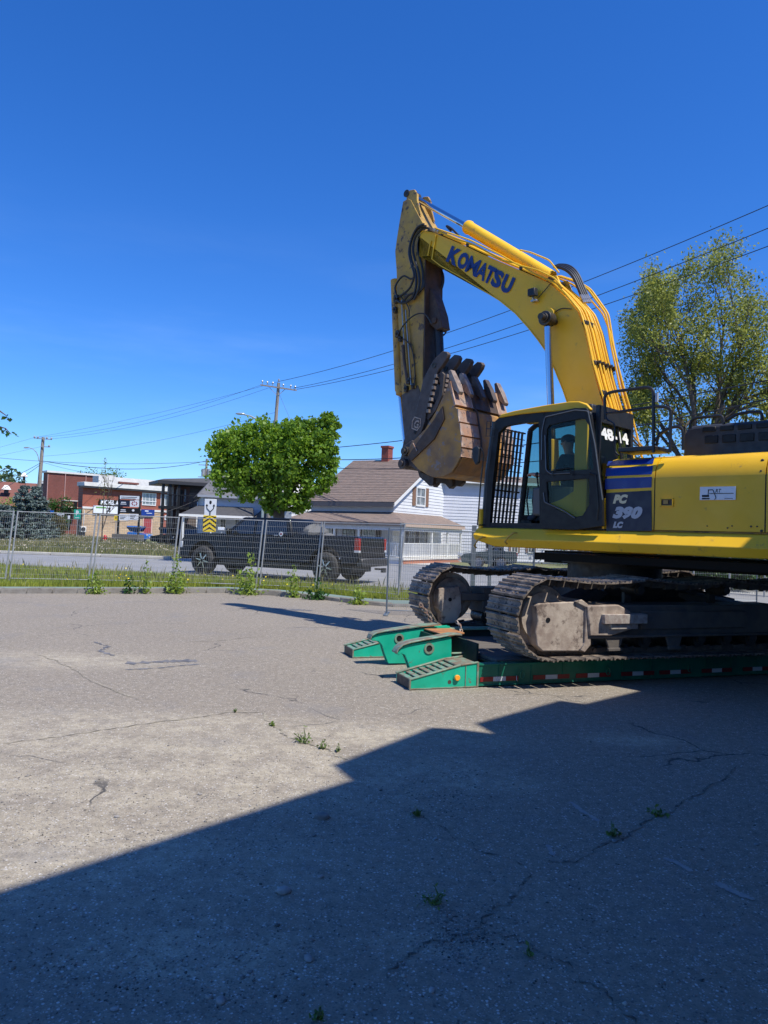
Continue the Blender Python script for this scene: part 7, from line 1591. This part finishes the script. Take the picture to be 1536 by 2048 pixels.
cen = np.concatenate(cen); leaves('crown', cen, .17, LF3, MR, .75, up=.0); print('maple leaves', len(cen))
t = MB()
def mp3(px, py, dy=0): return (at(px, Zm)[0]-mx0, dy, max(0, zpx(px, py, Zm)-TZ))
t.tube([(0.05, 0, 0), mp3(563, 1060), mp3(560, 1035), mp3(552, 1005)], [.42, .36, .33, .26], 10); t.tube([mp3(555, 1020), mp3(530, 990), mp3(500, 955), mp3(475, 925)], [.2, .15, .11, .05], 8); t.tube([mp3(556, 1010), mp3(575, 985), mp3(600, 950), mp3(630, 900)], [.22, .17, .12, .05], 8); t.tube([mp3(552, 1005), mp3(548, 960), mp3(550, 900)], [.24, .16, .05], 8); t.tube([mp3(557, 1015), mp3(590, 1000), mp3(620, 960)], [.14, .1, .04], 6)
t.build('trunk', BARK, MR, smooth=True)
# ---- spruces
LFS = leafmat('blue_spruce_needle', (.09, .13, .115), (.20, .26, .24), (.32, .38, .35), tr=.08, rough=.6)
def spruce(px, Z, topy, w, label, seed, n=9000):
    rg = np.random.RandomState(seed); x = at(px, Z)[0]; H = zpx(px, topy, Z)-TZ; r = root('spruce_tree', (x, Z, TZ), label, 'tree', 'blue-grey spruces'); P = []
    lv = int(H/.28)
    for i in range(lv):
        z = .15+(H-.2)*i/lv; R = (w/2)*(1-i/lv)**.85*rg.uniform(.85, 1.1)+.05; nbr = max(4, int(11*(1-i/lv))+4)
        for b in range(nbr):
            a = rg.uniform(0, 2*math.pi); k_ = max(5, int(n/(lv*nbr))); s = rg.uniform(.15, 1, k_)**.7; P.append(np.stack([np.cos(a)*R*s+rg.normal(0, .05, k_), np.sin(a)*R*s+rg.normal(0, .05, k_), z-.22*R*s+.25*R*s*s+rg.normal(0, .04, k_)], 1))
    leaves('crown', np.concatenate(P), .19, LFS, r, .4); t = MB(); t.tube([(0, 0, 0), (0, 0, H)], [.16, .02], 8); t.build('trunk', BARK, r)
spruce(47, 56, 966, 4.6, 'taller blue-grey spruce, left one of the pair beside the pole', 1, 30000); spruce(70, 59, 968, 4.2, 'second blue-grey spruce touching the wooden pole', 2, 26000); spruce(8, 54, 1005, 3.4, 'low wide blue-grey spruce at the left photo edge', 3, 15000)
bush('cedar_tree', 117, 76, 2.0, 4.6, 3500, .18, LF2, 'narrow green cedar against the dark brick wall', 'tree', seed=31); bush('shrub', 108, 73, 2.2, 2.2, 2500, .16, leafmat('russet_shrub_leaf', (.08, .085, .03), (.17, .14, .06)), 'brownish shrub in front of the cedar', seed=32)
bush('shrub', 6, 70, 4, 3.2, 3000, .2, LF3, 'yellow-green leafy bush at the left edge behind the spruces', seed=33, z0=.2)
bush('tree', 196, 112, 6.0, 4.2, 5200, .24, leafmat('light_green_leaf', (.08, .15, .03), (.20, .30, .06)), 'round light green tree rising behind the brick building roof', 'tree', seed=34, z0=5.2)
# slender sapling before the shop
Z = 57; x = at(205, Z)[0]; r = root('sapling', (x, Z, TZ), 'thin bare young tree with few leaves before the shop front', 'tree'); H = zpx(205, 915, Z)-TZ
mb_, tp_ = skeleton((0, 0, 0), 0, 2, .5, 77, H*.62, .055, nb=(6, 8), shrink=.38); mb_.tube([(0, 0, 0), (.02, 0, H*.95)], [.06, .012], 6); mb_.build('trunk', BARK, r)
P = [(rr_.gauss(0, .35)*(1.1-z_), rr_.gauss(0, .35)*(1.1-z_), H*(.45+.55*z_)) for z_ in [rr_.random() for _ in range(190)]]; leaves('crown', np.array(P), .11, LF1, r)
# far treelines
def treeline(x0, x1, Z, hb, label, n, size, m, seed, d=14):
    rg = np.random.RandomState(seed); nb = int((x1-x0)/3.2); c = np.stack([rg.uniform(x0, x1, nb), rg.uniform(Z-d/2, Z+d/2, nb), rg.uniform(.5, 1.0, nb)*hb-1.5], 1); R = rg.uniform(2.0, 3.4, nb); k_ = rg.randint(0, nb, n); dd = rg.normal(size=(n, 3)); dd /= np.linalg.norm(dd, axis=1)[:, None]; P = c[k_]+dd*(R[k_]*rg.uniform(.7, 1.05, n))[:, None]; P[:, 2] = np.abs(P[:, 2])
    low = np.stack([rg.uniform(x0, x1, n), rg.uniform(Z-d/2, Z+d/2, n), rg.uniform(0, hb*.7, n)], 1); o = leaves('far_trees', np.concatenate([P, low]), size, m); tag(o, label, 'trees', kind='stuff')
FARL = leafmat('far_leaf', (.06, .10, .035), (.13, .18, .07), tr=.2)
treeline(-150, -30, 150, 10.5, 'distant row of trees beyond the left buildings', 9000, .9, FARL, 51); treeline(-25, 60, 120, 8.0, 'distant trees seen through the cab guard', 9000, .8, FARL, 52); treeline(40, 160, 90, 9, 'far green trees behind the machine at the right', 8000, .7, FARL, 53)
treeline(-90, -45, 125, 7.5, 'low distant trees left of the brick building', 3000, .7, FARL, 54, 4)
# branch reaching in at the left edge
r = root('maple_tree', (-7.6, 11.5, 0), 'tree outside the left edge whose two leafy twigs reach into view', 'tree')
def LP(px, py, Z=10): p = U(px, py, Z); return p-V((-7.6, 11.5, 0))
t = MB(); t.tube([(0, 0, 0), (0, .2, 3.2), (.1, 0, 5)], [.25, .2, .12], 8); t.tube([(.05, .1, 3.2), LP(-120, 800), LP(-20, 815), LP(2, 830)], [.08, .04, .015, .006], 6); t.tube([LP(-120, 800), LP(-40, 845), LP(2, 856), LP(14, 868)], [.03, .015, .008, .004], 6); t.tube([LP(-40, 960), LP(-10, 945), LP(12, 935)], .005, 5); t.build('trunk', BARK, r)
P = []
for (a, b, n) in (((-60, 815), (6, 838), 26), ((-60, 845), (16, 869), 44), ((-140, 790), (-40, 830), 300), ((-10, 945), (12, 933), 5)):
    for i in range(n): f = rr_.random(); q = LP(a[0]+(b[0]-a[0])*f+rr_.gauss(0, 2.5), a[1]+(b[1]-a[1])*f+rr_.gauss(0, 3)); P.append((q.x, q.y+rr_.gauss(0, .1), q.z))
leaves('crown', np.array(P), .075, LF2, r, .7)
# ------------------------------------------------------------------ grass and small plants
def blades(name, P, h, w, m, parent=None, bend=.35):
    n = len(P); a = np.random.uniform(0, 2*np.pi, n); hh = h*np.random.uniform(.45, 1.2, n); d = np.stack([np.cos(a), np.sin(a), np.zeros(n)], 1); sd = np.stack([-np.sin(a), np.cos(a), np.zeros(n)], 1)*w*.5
    b = np.random.uniform(0, bend, n)[:, None]*hh[:, None]*d; up = np.zeros((n, 3)); up[:, 2] = hh
    vv = np.stack([P-sd, P+sd, P+b*.35+up*.6+sd*.6, P+b+up], 1).reshape(-1, 3); return npmesh(name, vv, np.arange(4*n).reshape(n, 4), m, parent)
GR = leafmat('verge_grass_blade', (.20, .25, .04), (.42, .47, .08), (.66, .62, .30), tr=.45, nsc=.8); GR2 = leafmat('meadow_grass_blade', (.12, .13, .04), (.34, .30, .14), (.66, .58, .42), tr=.3, nsc=.25)
def inpoly(x, y, poly):
    c = np.zeros(len(x), bool); j = len(poly)-1
    for i in range(len(poly)):
        xi, yi = poly[i][:2]; xj, yj = poly[j][:2]; c ^= ((yi > y) != (yj > y)) & (x < (xj-xi)*(y-yi)/(yj-yi+1e-12)+xi); j = i
    return c
def scatter(poly, n, seed):
    rg = np.random.RandomState(seed); xs = [p[0] for p in poly]; ys = [p[1] for p in poly]; out = []
    while sum(len(o) for o in out) < n:
        x = rg.uniform(min(xs), max(xs), n*2); y = rg.uniform(min(ys), max(ys), n*2); k_ = inpoly(x, y, poly); out.append(np.stack([x[k_], y[k_]], 1))
    return np.concatenate(out)[:n]
vp = [(p[0], p[1]+.20) for p in KB[2:11]]+[(5, 20.3)]+[tuple(G(px, py, TZ).xy) for px, py in ((800, 1180), (655, 1168), (400, 1153), (200, 1142), (0, 1131), (-120, 1124))]
Q = scatter(vp, 60000, 61); blades('verge_grass', np.column_stack([Q, np.full(len(Q), TZ)]), .11, .016, GR).__setitem__('kind', 'stuff')
Q = scatter(vp, 1800, 62); blades('tall_weeds', np.column_stack([Q, np.full(len(Q), TZ)]), .34, .014, GR2).__setitem__('kind', 'stuff')
q2 = [(p[0], p[1]+.22) for p in KB[2:11]]; ed = []
for a, b in zip(q2[:-1], q2[1:]):
    L = math.hypot(b[0]-a[0], b[1]-a[1])
    for i in range(int(L*220)): f = rr_.random(); ed.append((a[0]+(b[0]-a[0])*f, a[1]+(b[1]-a[1])*f+abs(rr_.gauss(0, .16)), TZ))
blades('kerb_grass', np.array(ed), .20, .015, GR).__setitem__('kind', 'stuff')
mdp = [tuple(G(px, py, TZ).xy) for px, py in ((-160, 1100), (0, 1105), (200, 1112), (340, 1117), (405, 1108), (300, 1090), (130, 1071), (-160, 1056))]
mdp = [(x, min(y, 90)) for x, y in mdp]
Q = scatter(mdp, 90000, 63); Q = Q[Q[:, 0] > -48]; blades('meadow_grass', np.column_stack([Q, np.full(len(Q), TZ)]), .36, .035, GR2).__setitem__('kind', 'stuff')
Q = scatter(mdp, 40000, 64); Q = Q[Q[:, 0] > -48]; blades('meadow_grass_green', np.column_stack([Q, np.full(len(Q), TZ)]), .26, .03, GR).__setitem__('kind', 'stuff')
SEED = mat('dandelion_seed', (.46, .40, .31), .9); Q = scatter(mdp, 4500, 65); leaves('seed_heads', np.column_stack([Q, TZ+.30+np.random.uniform(-.1, .1, len(Q))]), .07, SEED, None, 1).__setitem__('kind', 'stuff')
DAND = mat('dandelion_yellow', (.85, .65, .02), .8); Q = scatter(vp, 160, 66); leaves('yellow_flowers', np.column_stack([Q, TZ+.14+np.random.uniform(0, .08, len(Q))]), .05, DAND, None, 1).__setitem__('kind', 'stuff')
LF4 = leafmat('fresh_sapling_leaf', (.13, .22, .03), (.36, .46, .08), (.52, .58, .16), tr=.4, nsc=2)
def weed(px, py, topy, w, n, size, label, m=LF4, seed=0, cat='weed', z=0, stems=3):
    rg = random.Random(seed+px); py = float(np.interp(px, [0, 450, 560, 640, 720, 785], [1188.5, 1187.5, 1193, 1200, 1210, 1215])) if py < 1250 else py; g = G(px, py, 0); Zd = g.y; H = (py-topy)/FPX*Zd; W_ = w/FPX*Zd; r = root('weed_plant', g, label, cat, 'weeds along the kerb' if py < 1250 else 'weeds in the cracks'); t = MB(); P = []
    for s_ in range(stems):
        x = rg.uniform(-.5, .5)*W_*.6; hh = H*(1 if s_ == 0 else rg.uniform(.45, .8)); tipx = x*(1.6 if s_ else .2); t.tube([(x*.3, 0, 0), (x, rg.uniform(-.05, .05), hh*.5), (tipx, rg.uniform(-.05, .05), hh)], [.008, .006, .002], 5, False)
        for i in range(int(n/stems)):
            f = rg.random()**.8; P.append((x*.3+(tipx-x*.3)*f+rg.gauss(0, W_*.16*(1.2-f*.7)), rg.gauss(0, W_*.16), hh*f+rg.gauss(0, .02)))
    for i in range(n//2): P.append((rg.gauss(0, W_*.30), rg.gauss(0, W_*.22), abs(rg.gauss(0, H*.14))+.01))
    P = np.array(P); P[:, 2] = np.maximum(P[:, 2], .01); leaves('leaves', P, size, m, r, .6); t.build('stem', mat('green_stem', (.10, .14, .04), .7), r)
for i, (px, py, ty, w, n, lb) in enumerate(((192, 1180, 1140, 30, 110, 'low yellow-green seedling right under the leftmost bright fence post'), (262, 1180, 1150, 30, 50, 'thin straggly weed left of two beside the tall maple seedling'), (291, 1181, 1112, 22, 50, 'sparse upright weed just left of the tall maple seedling'), (352, 1181, 1106, 42, 190, 'tall yellow-green maple seedling before the pickup front wheel'), (497, 1180, 1106, 50, 230, 'tallest bushy seedling at the fence post before the pickup cab'), (587, 1185, 1130, 26, 100, 'slim bright seedling before the pickup rear wheel'), (632, 1194, 1158, 44, 130, 'low spreading green weed under the double fence post'), (714, 1202, 1170, 36, 110, 'grassy weed clump right of the pickup, near the dark fence panel'))):
    weed(px, py, ty, w, int(n*1.3), .085, lb, seed=i, m=LF4 if px not in (262, 632) else LF2)
LFW = leafmat('crack_weed_leaf', (.06, .11, .02), (.18, .26, .05), tr=.3, nsc=3)
for i, (px, py, ty, w, n, lb) in enumerate(((606, 1486, 1457, 34, 26, 'larger green weed in the sunny crack'), (646, 1497, 1480, 18, 14, 'small green weed right of the larger one in the sunny crack'), (676, 1503, 1492, 12, 7, 'tiny weed nearest the shade edge in the sunny crack'), (865, 1808, 1775, 50, 34, 'leafy weed growing in the shaded asphalt near the crack junction'), (1228, 1672, 1648, 26, 16, 'small weed on the long crack beside a pebble'), (1312, 1630, 1615, 40, 18, 'mossy tuft on the upper end of the long crack'), (545, 1452, 1444, 16, 12, 'dull green tuft where the sunny cracks meet'), (835, 1632, 1618, 26, 14, 'dark tuft at the edge of the sandy patch in the shade'), (1060, 1912, 1900, 20, 12, 'tiny green tuft low in the lower right crack'), (640, 2040, 2020, 30, 14, 'weed tuft at the bottom edge of the photo'), (470, 1424, 1417, 8, 6, 'minute green sprig on the long sunny crack'))):
    weed(px, py, ty, w, n, .028 if py < 1700 else .022, lb, LFW, seed=50+i, stems=4)
# loose stones
STN = mat('loose_stone', (.30, .28, .26), .85, 0, (.20, .19, .18), 12, 1.4, .002, 60, obj_rand=.35)
sl = [(643, 1636, .075, 'flat long grey stone just inside the shade edge'), (641, 1755, .035, 'small rounded stone left of centre in the shade'), (568, 1785, .06, 'dark reddish stone in the shade left of centre'), (617, 1919, .05, 'dark flat stone low in the shade'), (441, 2004, .05, 'grey stone near the bottom edge'), (864, 1983, .035, 'pale round pebble low between the cracks'), (1230, 1684, .035, 'pale pebble beside the weed on the long crack'), (180, 1899, .03, 'small rusty red stone at the lower left'), (234, 1635, .035, 'pale stone in the sunny left part'), (714, 1646, .03, 'grey pebble right of the flat long stone'), (730, 1655, .025, 'pebble just right of the grey one near the shade edge'), (753, 1622, .028, 'pebble farthest right of the cluster near the shade edge'), (400, 1590, .03, 'small pale stone in the sun'), (871, 1679, .03, 'small stone in the shade below the sandy patch'), (1513, 1690, .03, 'dark stone at the right edge in the shade'), (1414, 1740, .025, 'small flat stone beside the faded painted line'), (148, 1817, .03, 'light stone at the far left of the shade'), (628, 1672, .03, 'pebble just below the flat long stone'), (230, 2020, .03, 'dark stone in the bottom left corner'), (500, 1945, .025, 'dark pebble low left of centre'), (912, 1526, .03, 'dark pebble on the sandy patch edge')]
for px, py, r_, lb in sl:
    g = G(px, py); t = MB(); r_ *= .62; t.ball((0, 0, r_*.25), r_, 6, (1.1, .8, .5), .18); o = t.build('stone', STN, smooth=True, ang=60); o.location = g; o.rotation_euler = (0, 0, random.uniform(0, 3)); tag(o, lb, 'stone', 'loose stones')
    if r_ < .034: o.scale = (.8, .8, .8)
rg = np.random.RandomState(5); vv = []; ff = []; k_ = 0
octa = np.array([(1, 0, 0), (-1, 0, 0), (0, 1, 0), (0, -1, 0), (0, 0, 1), (0, 0, -.3)], float); of = [(0, 2, 4), (2, 1, 4), (1, 3, 4), (3, 0, 4), (2, 0, 5), (1, 2, 5), (3, 1, 5), (0, 3, 5)]
N_ = 9000; ct = []
for _ in range(N_):
    u = rg.random()
    if u < .45: px, py = rg.uniform(-50, 1600), rg.uniform(1450, 2080)
    elif u < .6: px, py = rg.normal(880, 90), rg.normal(1580, 30)
    elif u < .72: px, py = rg.normal(930, 40), rg.normal(1875, 30)
    elif u < .85: px, py = rg.normal(300, 230), rg.normal(1950, 50)
    else: px, py = rg.uniform(0, 700), rg.uniform(1500, 1700)
    g = G(px, max(py, 1300)); ct.append((g.x, g.y))
ct = np.array(ct); s_ = np.abs(rg.normal(.0025, .0022, N_))+.0015; s_ *= np.where(rg.random(N_) < .03, 2.2, 1); a = rg.uniform(0, 6.28, N_)
sc3 = np.stack([s_*rg.uniform(.8, 1.4, N_), s_*rg.uniform(.6, 1, N_), s_*rg.uniform(.4, .8, N_)], 1); O = octa[None]*sc3[:, None]; X_ = O[..., 0]*np.cos(a)[:, None]-O[..., 1]*np.sin(a)[:, None]+ct[:, 0, None]; Y_ = O[..., 0]*np.sin(a)[:, None]+O[..., 1]*np.cos(a)[:, None]+ct[:, 1, None]
VV = np.stack([X_, Y_, O[..., 2]+.0005], -1).reshape(-1, 3); FF = (np.arange(N_)[:, None, None]*6+np.array(of)[None]).reshape(-1, 3)
GRV = leafmat('gravel', (.05, .048, .046), (.42, .39, .35), (.62, .58, .52), tr=0, rough=.9, nsc=5); tag(npmesh('gravel', VV, FF, GRV), kind='stuff')
# clumps of moss and dirt along the cracks are left as gravel
